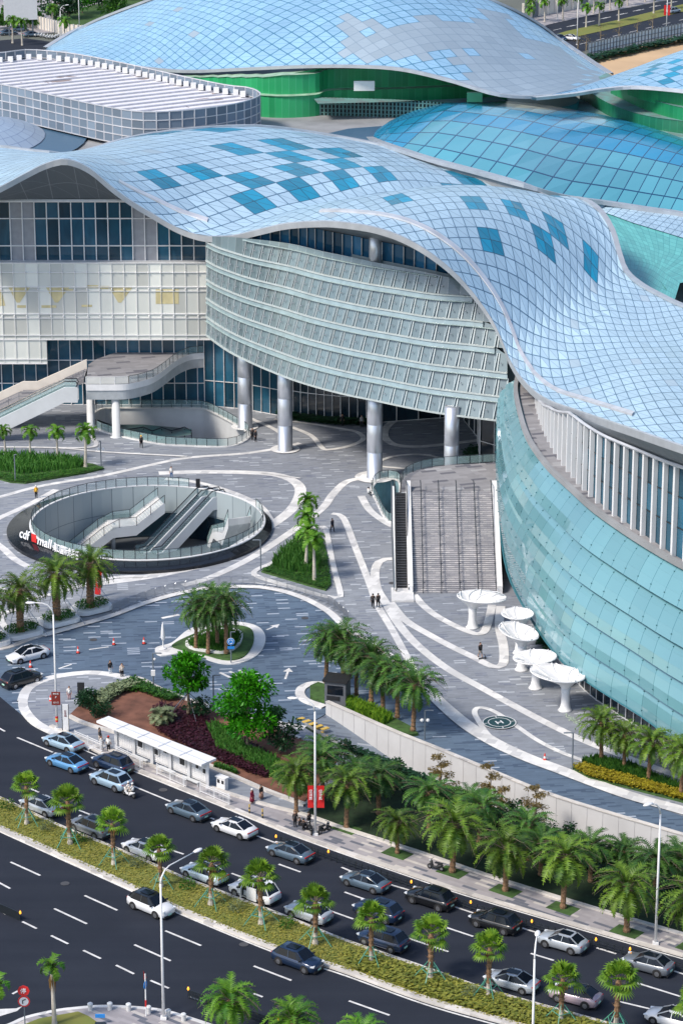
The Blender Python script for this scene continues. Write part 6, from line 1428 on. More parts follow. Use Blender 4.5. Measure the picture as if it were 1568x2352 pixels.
for k, (x, y, w_) in enumerate(((20, 80, 'left'), (75, 84, 'right'), (45, 72, 'middle'))): putcar('sedan', x, y, 100, -8, 'slate', 'dark car parked in the upper left yard, %s one' % w_, 'cars in the upper left yard')
for o, m, r in CARS: recolor(o, m, r)
# ================= STREET FURNITURE =================
def lamp(x, y, h, az, reach, label, group='tall white street lamps', col='white', name='street_lamp', r=.13, drop=.5):
    p = G(x, y, .15); o = thing(name, label, 'street lamp', tuple(p), 0, group); d = V((cos(az), sin(az), 0)); mb = MB()
    mb.tube([(0, 0, 0), (0, 0, h*.5), (0, 0, h-1.2)], [r, r*.8, r*.6], 10); mb.build('pole', M[col], o, True)
    mb = MB(); mb.tube([V((0, 0, h-1.25)), V((0, 0, h-.7))+d*.12, V((0, 0, h-.2))+d*.55, V((0, 0, h))+d*1.1, V((0, 0, h+.05))+d*reach], [r*.6, r*.55, r*.5, r*.42, r*.35], 8); mb.build('arm', M[col], o, True)
    mb = MB(); q = V((0, 0, h+.04))+d*(reach+.45); mb.ball((0, 0, 0), .55, 10, 6, 0, 1, .42, .22); R = Matrix.Rotation(az, 3, 'Z'); mb.v = [tuple(R @ V(v)+q) for v in mb.v]; mb.build('lamp_head', M[col], o, True)
    mb = MB(); mb.box((0, 0, .1), (.5, .5, .2)); mb.build('base_plate', M[col], o); return o
lA = lamp(132, 1676, 13.9, pi, 1.8, 'white street lamp carrying a brown direction sign by the paved corner'); lB = lamp(724, 1917, 13.8, pi*.97, 1.6, 'white street lamp with red banners by the waiting scooters')
lC = lamp(1504, 2168, 13.6, radians(215), 1.0, 'white street lamp in front of the palms near the right edge'); lD = lamp(376, 2340, 13.5, radians(52), 4.2, 'white street lamp on the lower corner with its arm bent over the median')
lE = lamp(1219, 2530, 13.6, radians(80), 1.4, 'white street lamp rising from the bottom edge right of centre')
for x, y, h, a, w_ in ((1324, 103, 13, .3, 'beside the far white car'), (1529, 70, 13, .3, 'with small red banners by the sand lot fence'), (1279, 44, 12, 2, 'behind the far road near the blue roof'), (183, 66, 12, 2.6, 'rising behind the left end of the blue roof'), (141, 96, 9, .6, 'low, with a bent arm, left of the blue roof')): lamp(x, y, h, a, 1.6, 'far white lamp post '+w_, 'far lamp posts')
def sign_text(parent, body, size, x, y, z, rz, m, ext=.01, width=None): return text(body, size, (x, y, z), (pi/2, 0, rz), m, parent, 'lettering', ext, 'CENTER', width)
M['brown'] = mat('brown_sign', (.20, .025, .015), .5)
sg_ = MB(); sg_.box((0, -.2, 3.55), (.9, .06, 1.45)); so__ = sg_.build('direction_sign', M['brown'], lA); sign_text(so__, '停车场', .2, 0, -.25, 4.0, 0, M['letter']); sign_text(so__, 'P', .3, 0, -.25, 3.6, 0, M['letter']); sign_text(so__, '出入口', .2, 0, -.25, 3.05, 0, M['letter'])
rg_ = MB(); rg_.lathe([(.15, .9), (.15, 1.5)], n=10); rg_.build('red_band', M['red'], lA); rg_ = MB(); rg_.lathe([(.16, 1.1), (.16, 1.3)], n=10); rg_.build('yellow_band', M['yellow'], lA)
for lp_, zz, wd in ((lB, 2.8, 1), (lD, 0, 0)):
    if not wd: continue
    for sg, w2 in ((-1, .55), (1, .7)):
        b = MB(); n0 = len(b.v)
        for k in range(6):
            for j in (0, 1): b.v.append((sg*(.15+j*w2), -.05+.06*sin(k), zz+k*.46))
        for k in range(5): a = n0+2*k; b.face((a, a+1, a+3, a+2))
        b.build('red_banner', M['red'], lp_); sign_text(lp_, '促\n消\n费', .36, sg*(.15+w2/2), -.16, zz+1.6, 0, M['letter'])
b = MB(); b.box((.35, 0, 10.6), (.4, .05, 1.9)); b.box((-.35, 0, 10.6), (.4, .05, 1.9))
for o in list(scn.objects):
    if o.get('label', '').startswith('far white lamp post with small red'):
        for sg in (-1, 1): b = MB(); b.box((sg*.5, 0, 5.2), (.6, .05, 2.6)); b.build('red_banner', M['red'], o)
# red banner by the planter palms
p = G(225, 1372); o = thing('banner_stand', 'red vertical banner on a thin stand behind the right planter palm', 'banner', tuple(p)); b = MB(); b.poly([(-.35, 0, .4), (.35, -.1, .3), (.55, 0, 3.2), (-.05, .1, 3.3)]); b.build('banner_cloth', M['red'], o); b = MB(); b.tube([(-.45, .05, 0), (-.1, .1, 3.4)], .03, 5); b.build('pole', M['steel'], o); sign_text(o, '免\n税', .4, .1, -.1, 2.1, 0, M['letter'])
def small_lamp(x, y, h, label, side=-1, globes=False, box=False):
    p = G(x, y, .1); o = thing('path_lamp', label, 'path lamp', tuple(p), 0, 'slim grey path lamps'); mb = MB(); mb.tube([(0, 0, 0), (0, 0, h)], .08, 7); mb.build('pole', M['gpole'], o)
    mb = MB(); mb.tube([(0, 0, h-.05), (side*.25, 0, h), (side*.95, 0, h-.02)], .07, 6); mb.build('arm', M['gpole'], o)
    if globes: mb = MB(); mb.ball((-.3, 0, h-1.1), .2); mb.build('camera_globe', M['white'], o); mb = MB(); mb.ball((.3, 0, h-1.1), .2); mb.build('camera_globe', M['white'], o)
    if box: mb = MB(); mb.box((0, -.2, 1.7), (.45, .25, .6)); mb.build('control_box', M['white'], o); mb = MB(); mb.ball((.18, 0, h-.7), .15); mb.build('camera_globe', M['white'], o)
    return o
small_lamp(599, 1311, 3.9, 'slim grey lamp at the left corner of the triangular bed'); small_lamp(36, 1106, 3.7, 'slim grey-blue post in the leafy strip near the left edge', .3); small_lamp(233, 1071, 3.5, 'slim grey lamp with two white camera globes by the leafy strip', -.2, True)
small_lamp(353, 1578, 3.9, 'grey lamp with a white control box by the roundabout bed', 1, False, True); small_lamp(975, 1698, 3.2, 'slim grey lamp with a camera globe behind the concrete wall', .9, True); small_lamp(1313, 1768, 4.0, 'slim grey lamp at the left tip of the yellow hedge'); small_lamp(491, 1630, 3.9, 'slim grey lamp between the two bright green trees', .8)
# blue roundabout sign
M['bsign'] = mat('blue_sign', (.02, .22, .62), .4); p = G(531, 1522, .2); o = thing('roundabout_sign', 'blue round arrow sign on a grey post at the roundabout island', 'traffic sign', tuple(p)); mb = MB(); mb.tube([(0, 0, 0), (0, 0, 3.6)], .07, 6); mb.tube([(0, 0, 3.6), (.5, 0, 3.6)], .06, 6); mb.build('post', M['gpole'], o)
def disc(r, z, m, o, name, y=-.12, n=24, s=1): b = MB(); b.lathe([(r, -.02), (r, .02)], n=n); b.v = [(v[0], v[2]+y, v[1]+z) for v in b.v]; return b.build(name, m, o)
disc(.42, 2.5, M['white'], o, 'sign_rim', -.1); disc(.39, 2.5, M['bsign'], o, 'sign_disc', -.13)
b = MB()
for k in range(3):
    t0 = k*2*pi/3
    for j in range(4): a, c = t0+j*.4, t0+(j+1)*.4; b.bar((.22*cos(a), -.17, 2.5+.22*sin(a)), (.22*cos(c), -.17, 2.5+.22*sin(c)), .06)
b.build('arrow_ring', M['white'], o); b = MB(); b.box((0, -.12, 1.8), (.75, .05, .3)); b.build('lower_plate', M['bsign'], o)
# folded parasol
p = G(375, 1490, .15); o = thing('folded_parasol', 'closed white parasol on a stand at the left tip of the roundabout island', 'parasol', tuple(p)); b = MB(); b.lathe([(.35, 0), (.35, .1), (.06, .14), (.06, 1.1)], n=10); b.build('stand', M['white'], o); b = MB(); b.lathe([(.12, 1.0), (.24, 1.3), (.2, 2.0), (.12, 2.7), (.03, 3.1)], n=10); b.build('canopy', M['white'], o, True)
def cone(x, y, w_):
    p = G(x, y, .03); o = thing('traffic_cone', 'red and white traffic cone '+w_, 'traffic cone', tuple(p), 0, 'traffic cones'); b = MB(); b.box((0, 0, .03), (.42, .42, .06)); b.build('foot', M['blackm'], o); b = MB(); b.lathe([(.19, .06), (.14, .28)], n=10, m=0); b.lathe([(.14, .28), (.10, .5)], n=10, m=1); b.lathe([(.10, .5), (.05, .8)], n=10, m=0); b.build('cone_body', [mat('cone_red', (.7, .06, .04), .5), M['white']], o)
for a in ((180, 1500, 'nearest the white saloon on the roundabout'), (262, 1481, 'in the middle of the row of three'), (331, 1479, 'nearest the folded parasol'), (117, 1612, 'on the paved corner by the lamp with the brown sign'), (1250, 1747, 'alone on the plaza left of the yellow hedge'), (71, 1533, 'between the white saloon and the black crossover')): cone(*a)
# bus shelter
bs_ = thing('bus_shelter', 'long white bus shelter with flat roof and lattice back wall', 'bus shelter', tuple(G(370, 1770, .15)))
z_ = .15; A, B, C_, D_ = G(222, 1657, 3.1), G(250, 1646, 3.1), G(497, 1743, 3.1), G(463, 1758, 3.1)
b = MB(); n0 = 0; b.v = [(q.x, q.y, zz) for zz in (2.95, 3.18) for q in (A, D_, C_, B)]
for q in ((3, 2, 1, 0), (4, 5, 6, 7), (0, 1, 5, 4), (1, 2, 6, 5), (2, 3, 7, 6), (3, 0, 4, 7)): b.face(q)
b.build('roof', M['white'], bs_, world=True); du = (D_-A); dv = (B-A)
def bp_(u, v, z): q = A+du*u+dv*v; return V((q.x, q.y, z))
b = MB()
for k in range(1, 5): b.bar(bp_(k/5, 0, 3.2), bp_(k/5, 1, 3.2), .08, .05)
b.bar(bp_(0, .45, 3.2), bp_(1, .45, 3.2), .06, .04); b.build('roof_seam', M['silver'], bs_, world=True)
for k in range(6): b = MB(); b.bar(bp_(.1+.87*k/5, .72, z_), bp_(.1+.87*k/5, .72, 3), .28, .28); b.build('post', M['white'], bs_, world=True)
lat = MB(); 
for k in range(53): u = .1+.87*k/52; lat.bar(bp_(u, .85, .5), bp_(u, .85, 2.95), .05)
for k in range(13): lat.bar(bp_(.1, .85, .5+k*.2), bp_(.97, .85, .5+k*.2), .05)
lat.bar(bp_(.1, .88, 1.7), bp_(.97, .88, 1.7), .02, 2.3); lat.build('lattice_wall', M['white'], bs_, world=True)
for u, zz, sz in ((.20, 2.3, .45), (.335, 1.9, .95), (.49, 1.7, .65), (.575, 2.25, .6), (.735, 1.9, .95), (.875, 2.0, .5), (.94, 1.8, .5)):
    f_ = MB(); f_.bar(bp_(u-.03*sz, .78, zz), bp_(u+.03*sz, .78, zz), .1, sz+.14); fo = f_.build('display_frame', M['white'], bs_, world=True); f_ = MB(); f_.bar(bp_(u-.022*sz, .73, zz), bp_(u+.022*sz, .73, zz), .06, sz*.85); fo2 = f_.build('display_panel', M['blackm'], bs_, world=True)
for u in (.36, .62, .85): b = MB(); b.bar(bp_(u-.07, .45, .6), bp_(u+.07, .45, .6), .4, .08); [b.bar(bp_(u+s_, .45, .15), bp_(u+s_, .45, .6), .1) for s_ in (-.06, .06)]; b.build('bench', M['inner'], bs_, world=True)
def fence(name, label, pts, h, group, m=M['white'], step=.22, post=2, cat='railing', z=.15, t=.05, zlow=.15):
    P = [G(x, y, z) for x, y in pts] if not hasattr(pts[0], 'x') else pts; o = thing(name, label, cat, tuple(P[0]), 0, group); b = MB(); n = max(2, int(plen(P)/step)); Q = resamp(P, n)
    for i, q in enumerate(Q): b.bar(q+V((0, 0, zlow)), q+V((0, 0, h)), t*.7)
    b.build('bars', m, o, world=True); b = MB()
    for zz in (zlow, h*.8, h): [b.bar(a+V((0, 0, zz)), c+V((0, 0, zz)), t, t) for a, c in zip(Q, Q[1:])]
    b.build('rails', m, o, world=True)
    for i in range(0, n+1, max(1, int(post/step))): b = MB(); b.bar(Q[i], Q[i]+V((0, 0, h+.12)), t*2.2); b.build('post', m, o, world=True)
for k, (a, c, w_) in enumerate((((173, 1701), (235, 1728), 'left of the bus shelter beside the pale blue saloon'), ((266, 1735), (328, 1766), 'beside the navy crossover'), ((361, 1778), (428, 1809), 'in the middle of the bus shelter'), ((460, 1820), (528, 1850), 'at the right end of the bus shelter'))): fence('kerb_railing', 'white slatted railing '+w_, [a, c], 1.05, 'white railings along the bus stop kerb', step=.2)
p = G(511, 1812, .15); o = thing('recycling_bin', 'white double recycling bin right of the bus shelter', 'bin', tuple(p), radians(-40)); b = MB(); b.box((0, 0, .6), (1.1, .5, 1.2)); b.box((0, 0, 1.3), (1.3, .7, .1)); b.build('case', M['white'], o)
for s_ in (-.27, .27): b = MB(); b.box((s_, -.26, .85), (.3, .04, .35)); b.build('slot', M['blackm'], o)
def board(name, label, x, y, w, h, m, cat, z0=.1, txt=None, rz=0, d=.12):
    p = G(x, y, .16); o = thing(name, label, cat, tuple(p), rz); b = MB(); b.box((0, 0, z0+h/2), (w, d, h)); b.build('panel', m, o); b = MB(); b.box((0, 0, .05), (w*1.1, d*3, .1)); b.build('foot', M['dsteel'], o)
    if txt: sign_text(o, txt[0], txt[1], 0, -d/2-.01, z0+h*.55, 0, txt[2])
    return o
board('notice_panel', 'plain dark standing panel behind the lamp with the brown sign', 187, 1602, .75, 1.6, M['blackm'], 'sign panel'); o = board('bus_stop_totem', 'tall white bus stop totem with a dark frame', 152, 1680, .6, 2.9, M['white'], 'bus stop sign'); sign_text(o, '公\n交\n站', .26, 0, -.08, 2.2, 0, M['brown']); b = MB(); b.box((-.33, 0, 1.5), (.05, .16, 3)); b.box((.33, 0, 1.5), (.05, .16, 3)); b.build('frame', M['blackm'], o)
board('standing_sign', 'small black standing sign at the top of the escalators in the round court', 455, 1120, .55, 1.1, M['blackm'], 'sign panel')
# crowd barriers round the roundabout
bar = resamp(cr(GP([(258, 1408), (330, 1380), (400, 1360), (470, 1348), (560, 1342), (640, 1350), (700, 1366), (760, 1392), (800, 1425)], .1), 6), 26)
for k in range(26):
    a, c = bar[k], bar[k+1]
    if k == 0:
        o0 = thing('crowd_barrier', 'grey steel crowd barrier in the arc around the back of the roundabout', 'barrier', tuple(a), math.atan2(c.y-a.y, c.x-a.x), 'crowd barriers round the roundabout'); L_ = (c-a).length-.12; b = MB()
        b.tube([(0, 0, .1), (0, 0, 1.0), (.1, 0, 1.1), (L_-.1, 0, 1.1), (L_, 0, 1.0), (L_, 0, .1)], .03, 5); b.tube([(0, 0, .25), (L_, 0, .25)], .025, 4); b.build('frame', M['steel'], o0); b = MB()
        for j in range(1, 12): b.bar((L_*j/12, 0, .25), (L_*j/12, 0, 1.1), .025)
        b.build('bars', M['steel'], o0); b = MB(); b.box((.2, 0, .04), (.06, .6, .05)); b.build('foot', M['steel'], o0); b = MB(); b.box((L_-.2, 0, .04), (.06, .6, .05)); b.build('foot', M['steel'], o0)
    else: dup(o0, a, math.atan2(c.y-a.y, c.x-a.x))
# dark lane barrier with amber lights
M['amber'] = mat('amber_light', (.9, .35, .03), .4, emit=1.2)
def lane_barrier(label, pts, lights, grp):
    P = resamp(cr(GP(pts, .02), 5), 60); o = thing('lane_barrier', label, 'road barrier', tuple(P[0]), 0, grp); b = MB()
    for zz in (.25, .5, .72): [b.bar(a+V((0, 0, zz)), c+V((0, 0, zz)), .06) for a, c in zip(P, P[1:])]
    b.build('rails', M['dsteel'], o, world=True); b = MB()
    for q in P: b.bar(q, q+V((0, 0, .8)), .08)
    b.build('uprights', M['dsteel'], o, world=True)
    for x, y in lights: q = G(x, y, .02); b = MB(); b.lathe([(.07, .75), (.10, .85), (.07, 1.0), (.02, 1.06)], tuple(V((q.x, q.y, 0))), 8); b.build('amber_light', M['amber'], o, world=True)
lane_barrier('long low dark barrier with amber lights between the two upper lanes', [(632, 1934), (784, 1985), (960, 2045), (1080, 2090), (1220, 2133), (1367, 2176), (1568, 2232)], [(634, 1940), (754, 1975), (944, 2045), (1080, 2092), (1220, 2136), (1367, 2178), (1445, 2200)], None)
lane_barrier('short dark barrier at the left edge of the lower carriageway', [(-30, 2082), (10, 2098), (46, 2114)], [(48, 2116)], None); lane_barrier('dark barrier under the bottom palms on the lower carriageway', [(433, 2292), (520, 2322), (640, 2362)], [(433, 2292), (640, 2362)], None)
# stone bollards, yellow posts, signs on the lower corner
for i, (x, y) in enumerate(((208, 2320), (253, 2319), (296, 2321), (342, 2327), (387, 2335), (422, 2344))):
    p = G(x, y, .15); o = thing('bollard', 'short grey stone bollard on the lower corner, number %d from the left' % (i+1), 'bollard', tuple(p), 0, 'stone bollards on the lower corner'); o['label'] = ['leftmost short stone bollard on the lower corner', 'short stone bollard, second from the left on the lower corner', 'short stone bollard just left of the thin flagged sign pole', 'short stone bollard just right of the thin flagged sign pole', 'short stone bollard just right of the big lamp post foot', 'rightmost short stone bollard on the lower corner'][i]
    b = MB(); b.lathe([(.2, 0), (.2, .5)], n=12); b.build('shaft', M['conc'], o); b = MB(); b.lathe([(.23, .5), (.23, .62), (.15, .68)], n=12); b.build('cap', M['inner'], o)
for i, (x, y) in enumerate(((573, 1868), (603, 1879))):
    p = G(x, y, .15); o = thing('warning_post', 'yellow and black warning post at the kerb, %s one' % ('left', 'right')[i], 'post', tuple(p), 0, 'yellow warning posts'); b = MB(); b.lathe([(.07, 0), (.07, .25)], n=8, m=0); b.lathe([(.07, .25), (.07, .45)], n=8, m=1); b.lathe([(.07, .45), (.07, .65)], n=8, m=0); b.lathe([(.07, .65), (.07, .95)], n=8, m=1); b.build('shaft', [M['blackm'], M['amber'] if False else M['yellow']], o)
p = G(59, 2375, .15); o = thing('stop_sign_post', 'grey post with a red stop octagon above a round turn ban sign', 'traffic sign', tuple(p)); b = MB(); b.tube([(0, 0, 0), (0, 0, 4.4)], .05, 6); b.build('post', M['gpole'], o)
disc(.5, 4.0, M['red'], o, 'stop_plate', -.1, 8); text('停', .5, (-.27, -.14, 3.82), (pi/2, 0, 0), M['letter'], o); disc(.5, 3.05, M['red'], o, 'ban_ring', -.1); disc(.38, 3.05, M['white'], o, 'ban_face', -.125)
b = MB(); b.bar((-.1, -.15, 2.85), (-.1, -.15, 3.15), .07); b.bar((-.1, -.15, 3.15), (.15, -.15, 3.25), .07); b.build('turn_arrow', M['blackm'], o)
p = G(336, 2334, .15); o = thing('flagged_sign_post', 'thin white post with edge-on red and blue traffic signs', 'traffic sign', tuple(p)); b = MB(); b.tube([(0, 0, 0), (0, 0, 3.9)], .055, 6); b.build('post', M['white'], o); b = MB(); b.poly([(-.1, -.05, 3.4), (.1, .3, 3.4), (-.16, .1, 4.2)]); b.build('triangle_sign', M['red'], o)
b = MB(); b.lathe([(.35, -.02), (.35, .02)], n=16); R = Matrix.Rotation(radians(72), 3, 'Z'); b.v = [tuple(R @ V((v[0], v[2], v[1]+2.9))) for v in b.v]; b.build('blue_sign', M['bsign'], o); b = MB(); b.lathe([(.07, .9), (.07, 1.5)], n=8); b.build('red_band', M['red'], o)
board('street_name_sign', 'small blue street sign on a short post at the lower corner', 231, 2352, .8, .3, M['bsign'], 'street sign', .6)
# guard booth
p = G(775, 1612, .3); o = thing('guard_booth', 'small dark grey guard booth under the palms at the wall head', 'booth', tuple(p), radians(-15)); b = MB(); b.box((0, 0, 1.3), (2.3, 2.0, 2.6)); b.build('cabin', mat('booth_grey', (.13, .14, .16), .5), o); b = MB(); b.box((0, 0, 2.7), (2.7, 2.4, .2)); b.build('roof', M['blackm'], o)
b = MB(); b.box((0, -1.02, 1.7), (1.7, .05, 1.0)); b.build('window', M['cglass'], o); b = MB(); b.box((-.2, -1.05, .8), (1.4, .05, .45)); b.build('vent_grille', M['blackm'], o)
# white funnel canopies
def canopy(x, y, h, R_, ox, tx, ty, label):
    p = G(x, y, .03); o = thing('funnel_canopy', label, 'canopy', tuple(p), 0, 'white funnel canopies by the glass hull'); n = 40; b = MB(); b.lathe([(.8, 0), (.66, .12), (.54, .4), (.46, .9), (.44, h*.45), (.5, h*.64)], n=20); b.build('stem', M['white'], o, True)
    def rim(t, f, dz=0):    # f 0 at the stem, 1 at the rim
        r = .42+(R_-.42)*f**1.15; z = h*.6+h*.4*f**.62; q = f*f
        X, Y = r*cos(t)+ox*q, r*sin(t)*(.92); return (X, Y, z+(X*tx+Y*ty)*q+dz)
    b = MB(); FR = [0, .12, .25, .4, .55, .7, .85, 1]; n0 = len(b.v)
    for f in FR:
        for k in range(n): b.v.append(rim(2*pi*k/n, f))
    for i in range(len(FR)-1):
        for k in range(n): a = n0+i*n+k; c = n0+i*n+(k+1) % n; b.face((a, c, c+n, a+n))
    n1 = len(b.v)
    for f in FR:
        for k in range(n): b.v.append(rim(2*pi*k/n, f, .10*f+.02))
    for i in range(len(FR)-1):
        for k in range(n): a = n1+i*n+k; c = n1+i*n+(k+1) % n; b.face((a, a+n, c+n, c))
    for k in range(n): a = n0+7*n+k; c = n0+7*n+(k+1) % n; b.face((a, c, c+n1-n0, a+n1-n0))
    b.build('cup', M['white'], o, True); b = MB(); b.tube([rim(2*pi*k/36, 1, .06) for k in range(37)], .07, 6, 0, False); b.build('rim', M['white'], o, True); b = MB()
    for k in range(7):
        t = 2*pi*k/7+.3; b.tube([V(rim(t, f, .10*f+.09)) for f in (.1, .3, .5)], .09, 4); [b.tube([V(rim(t+s_*(f-.5)*.75, f, .10*f+.09)) for f in (.5, .75, 1)], .07, 4) for s_ in (-1, 1)]
    b.build('branching_rib', M['white'], o); b = MB(); b.lathe([(.7, 0), (.7, .05)], n=20); b.build('base_ring', M['conc'], o)
canopy(1084, 1441, 3.7, 2.75, 1.0, -.05, -.06, 'white funnel canopy nearest the foot of the grand stair'); canopy(1192, 1500, 4.6, 1.75, -.3, 0, .05, 'smallest white funnel canopy, second from the stair against the hull')
canopy(1197, 1538, 4.3, 2.15, -.4, -.22, .12, 'white funnel canopy tilted down to the right, in the middle of the row'); canopy(1229, 1580, 3.5, 2.3, -.15, .06, 0, 'white funnel canopy between the tilted one and the last one'); canopy(1297, 1631, 4.0, 2.85, -.9, -.12, -.02, 'largest white funnel canopy, last of the row near the right')
# helipad-style mark and other inlays
c = G(1146, 1662, 0); b = MB()
def ring(b, r0, r1, z, m, n=40): b.flat([[V((c.x+r1*cos(2*pi*k/n), c.y+r1*sin(2*pi*k/n), 0)) for k in range(n)]]+([[V((c.x+r0*cos(2*pi*k/n), c.y+r0*sin(2*pi*k/n), 0)) for k in range(n)]] if r0 else []), z, m)
ring(b, 0, 1.75, .16, 0); ring(b, 1.66, 1.75, .165, 1); ring(b, 1.12, 1.2, .166, 1)
for dx, dy, wx, wy in ((-.28, 0, .14, .8), (.28, 0, .14, .8), (0, 0, .5, .14)): b.box((c.x+dx*cos(.35)-dy*sin(.35), c.y+dx*sin(.35), .162), (wx, wy, .01), .35, 1)
for k in range(4): a = k*pi/2+.2; b.box((c.x+1.43*cos(a), c.y+1.43*sin(a), .162), (.35, .08, .01), a, 1)
S('landing_mark', b, [mat('dark_green_mark', (.012, .05, .055), .5), M['white']])
b = MB(); random.seed(5)
for r in range(3):
    for k in range(7):
        q = G(1298+k*5+r*4, 1642+k*2.6+r*6, 0)
        for s_ in range(3): b.box((q.x+random.uniform(-.15, .15), q.y+random.uniform(-.2, .2), .06), (random.uniform(.1, .35), .06, .01), random.choice((0, pi/2, .5)))
S('painted_marks', b, mat('pale_green_paint', (.55, .68, .5), .6))
b = MB(); a0_ = G(775, 2700)
for x0, x1 in ((1180, 1172),): pass
# far fence by the sand lot, far wall, fence posts
ff = [G(x, y, .05) for x, y in ((1350, 133), (1400, 121), (1470, 105), (1540, 91), (1640, 70))]; FF = resamp(ff, 40); o = thing('site_fence', 'white panelled site fence between the sand lot and the far road', 'fence', tuple(FF[0])); b = MB(); b.wall([q for q in FF], .1, 3.6); b.build('panels', mat('fence_panel', (.66, .74, .78), .5, var=.12, sc=.4), o, world=True); b = MB(); [b.bar(q+V((0, -.1, 0)), q+V((0, -.1, 3.8)), .22) for q in FF]; [b.bar(p1+V((0, -.12, zz)), p2+V((0, -.12, zz)), .1) for zz in (1.2, 2.4, 3.6) for p1, p2 in zip(FF, FF[1:])]; b.build('posts', M['gpole'], o, world=True)
ff = [G(x, y, .05) for x, y in ((1200, 45), (1260, 32), (1360, 12), (1440, -4), (1600, -36))]; FF = resamp(ff, 22); o = thing('boundary_wall', 'pale boundary wall with grey panels behind the far pavement', 'wall', tuple(FF[0])); b = MB()
for k in range(22): b.poly([FF[k], FF[k+1], FF[k+1]+V((0, 0, 4)), FF[k]+V((0, 0, 4))], k % 3 == 1)
b.build('panels', [M['cream'], M['gpole']], o, world=True); b = MB(); [b.bar(q+V((0, -.2, 0)), q+V((0, -.2, 4.3)), .6) for q in FF]; b.build('piers', M['cream'], o, world=True)
area('fence_shrubs', GP([(1345, 140), (1470, 113), (1568, 93), (1640, 80), (1640, 88), (1568, 101), (1470, 121), (1350, 148)]), .05, 1500, 1.2, M['dkleaf'], 1.4, seed=31, label='dark low shrubs growing along the foot of the white site fence', cat='shrubs')
for i, (x, y) in enumerate(((1218, 48), (1250, 50), (1292, 46), (1325, 40), (1362, 30), (1400, 22), (1440, 12), (1480, 4), (1215, 66), (1345, 62), (1375, 58), (1420, 48), (1500, 30), (1540, 20))):
    put(fp, x, y, ('far palm on the pavement behind the far road, ' if i < 8 else 'far palm on the far road median, ')+['leftmost by the blue roof', 'second from the left', 'third from the left', 'fourth from the left', 'fifth from the left', 'sixth from the left', 'seventh from the left', 'nearest the right edge', 'leftmost by the blue roof', 'near the far lamp', 'third from the left', 'middle', 'left of the silver car', 'right of the silver car'][i], 'palm tree', 'far palms behind the far road' if i < 8 else 'far palms on the far median', .1, None, 1.25)
for i, (x, y) in enumerate(((1326, 108), (1345, 112), (1378, 92), (1420, 84), (1462, 74), (1497, 66))):
    broad('bare_sapling', 'thin bare sapling by the far road, '+['leftmost', 'second', 'third', 'fourth', 'fifth', 'rightmost'][i]+' of the row', x, y+4, 4, 1.6, 1.4, 100+i, M['tan'], 8, .2, 'bare saplings by the far road', 12)
# upper left yard: trees, fence, scooters, hoarding
for i, (x, y, h, r, lf) in enumerate(((40, 190, 5, 4, 'dkleaf'), (95, 185, 5, 3.5, 'dkleaf'), (165, 182, 4, 3, 'dkleaf'), (120, 42, 8, 5, 'dkleaf'), (190, 30, 9, 5, 'leaf'), (235, 15, 9, 5, 'dkleaf'), (262, 40, 6, 4, 'hedge'), (70, 62, 5, 3, 'hedge'), (18, 62, 5, 3.5, 'hedge'), (160, 40, 7, 4, 'dkleaf'), (300, -5, 9, 5, 'dkleaf'))):
    broad('yard_tree', 'distant leafy tree in the upper left yard, '+['lowest at the left edge', 'second along the plant roof', 'close to the end of the blue roof', 'large, behind the white hoarding', 'behind the tall far lamp', 'high against the blue roof', 'small, touching the blue roof', 'small, left of the white hoarding', 'small, at the left edge', 'middle of the group', 'topmost'][i], x, y, h, r, 1.5, 200+i, M[lf], 14, .9, 'distant trees in the upper left yard', 60)
for i, (x, y) in enumerate(((122, 66), (52, 100), (30, 95), (150, 98))): put(fp, x, y+4, 'distant feather palm in the upper left yard, '+['by the white hoarding', 'beside the road', 'at the left edge', 'by the low bent lamp'][i], 'palm tree', 'distant palms in the upper left yard', .1, None, 1.4)
p = G(50, 82, 0); o = thing('hoarding', 'blank white hoarding on two posts in the upper left yard', 'billboard', tuple(p), .25); b = MB(); b.box((0, 0, 7), (8.5, .3, 6)); b.build('panel', M['white'], o)
for s_ in (-3, 3): b = MB(); b.bar((s_, .3, 0), (s_, .3, 10), .35); b.build('post', M['gpole'], o)
ff = [G(x, y, .05) for x, y in ((62, 60), (110, 70), (160, 84), (200, 88))]; FF = resamp(ff, 20); o = thing('yard_wall', 'pale ribbed wall crossing the upper left yard', 'wall', tuple(FF[0])); b = MB(); b.wall(FF, 0, 3.2); b.build('panels', M['cream'], o, world=True); b = MB(); [b.bar(q+V((0, -.15, 0)), q+V((0, -.15, 3.3)), .3) for q in FF]; b.build('ribs', M['conc'], o, world=True)
for i, (x, y, w, d, h, mm) in enumerate(((260, -10, 14, 8, 14, 'conc'), (200, -40, 20, 10, 14, 'concd'), (330, -45, 24, 10, 14, 'concd'))):
    p = G(x, y, 0); o = thing('distant_block', 'distant grey building behind the trees at the upper left, '+['nearest', 'left', 'right'][i], 'building', tuple(p), .2, 'distant grey buildings'); b = MB(); b.box((0, 0, h/2), (w, d, h)); b.build('wall', M[mm], o)
    for k in range(5): b = MB(); b.box((-w/2+(k+.5)*w/5, -d/2-.03, h*.6), (w/9, .1, h*.5)); b.build('window', M['wind'], o)
random.seed(77); sc0 = thing('parked_scooter', None, None); b = MB(); b.box((0, 0, .5), (1.3, .35, .5)); b.bar((.5, 0, .6), (.65, 0, 1.1), .12); b.build('body', M['inner'], sc0)
for s_ in (-.6, .6): b = MB(); b.tube([(s_, -.06, .28), (s_, .06, .28)], .28, 8); b.build('wheel', M['tyre'], sc0)
for i in range(16):
    q = G(70+i*6.3, 88-abs(i-8)*.8+random.uniform(-2, 2), .04); (dup(sc0, q, random.uniform(1.2, 1.9)) if i else sc0).location = q
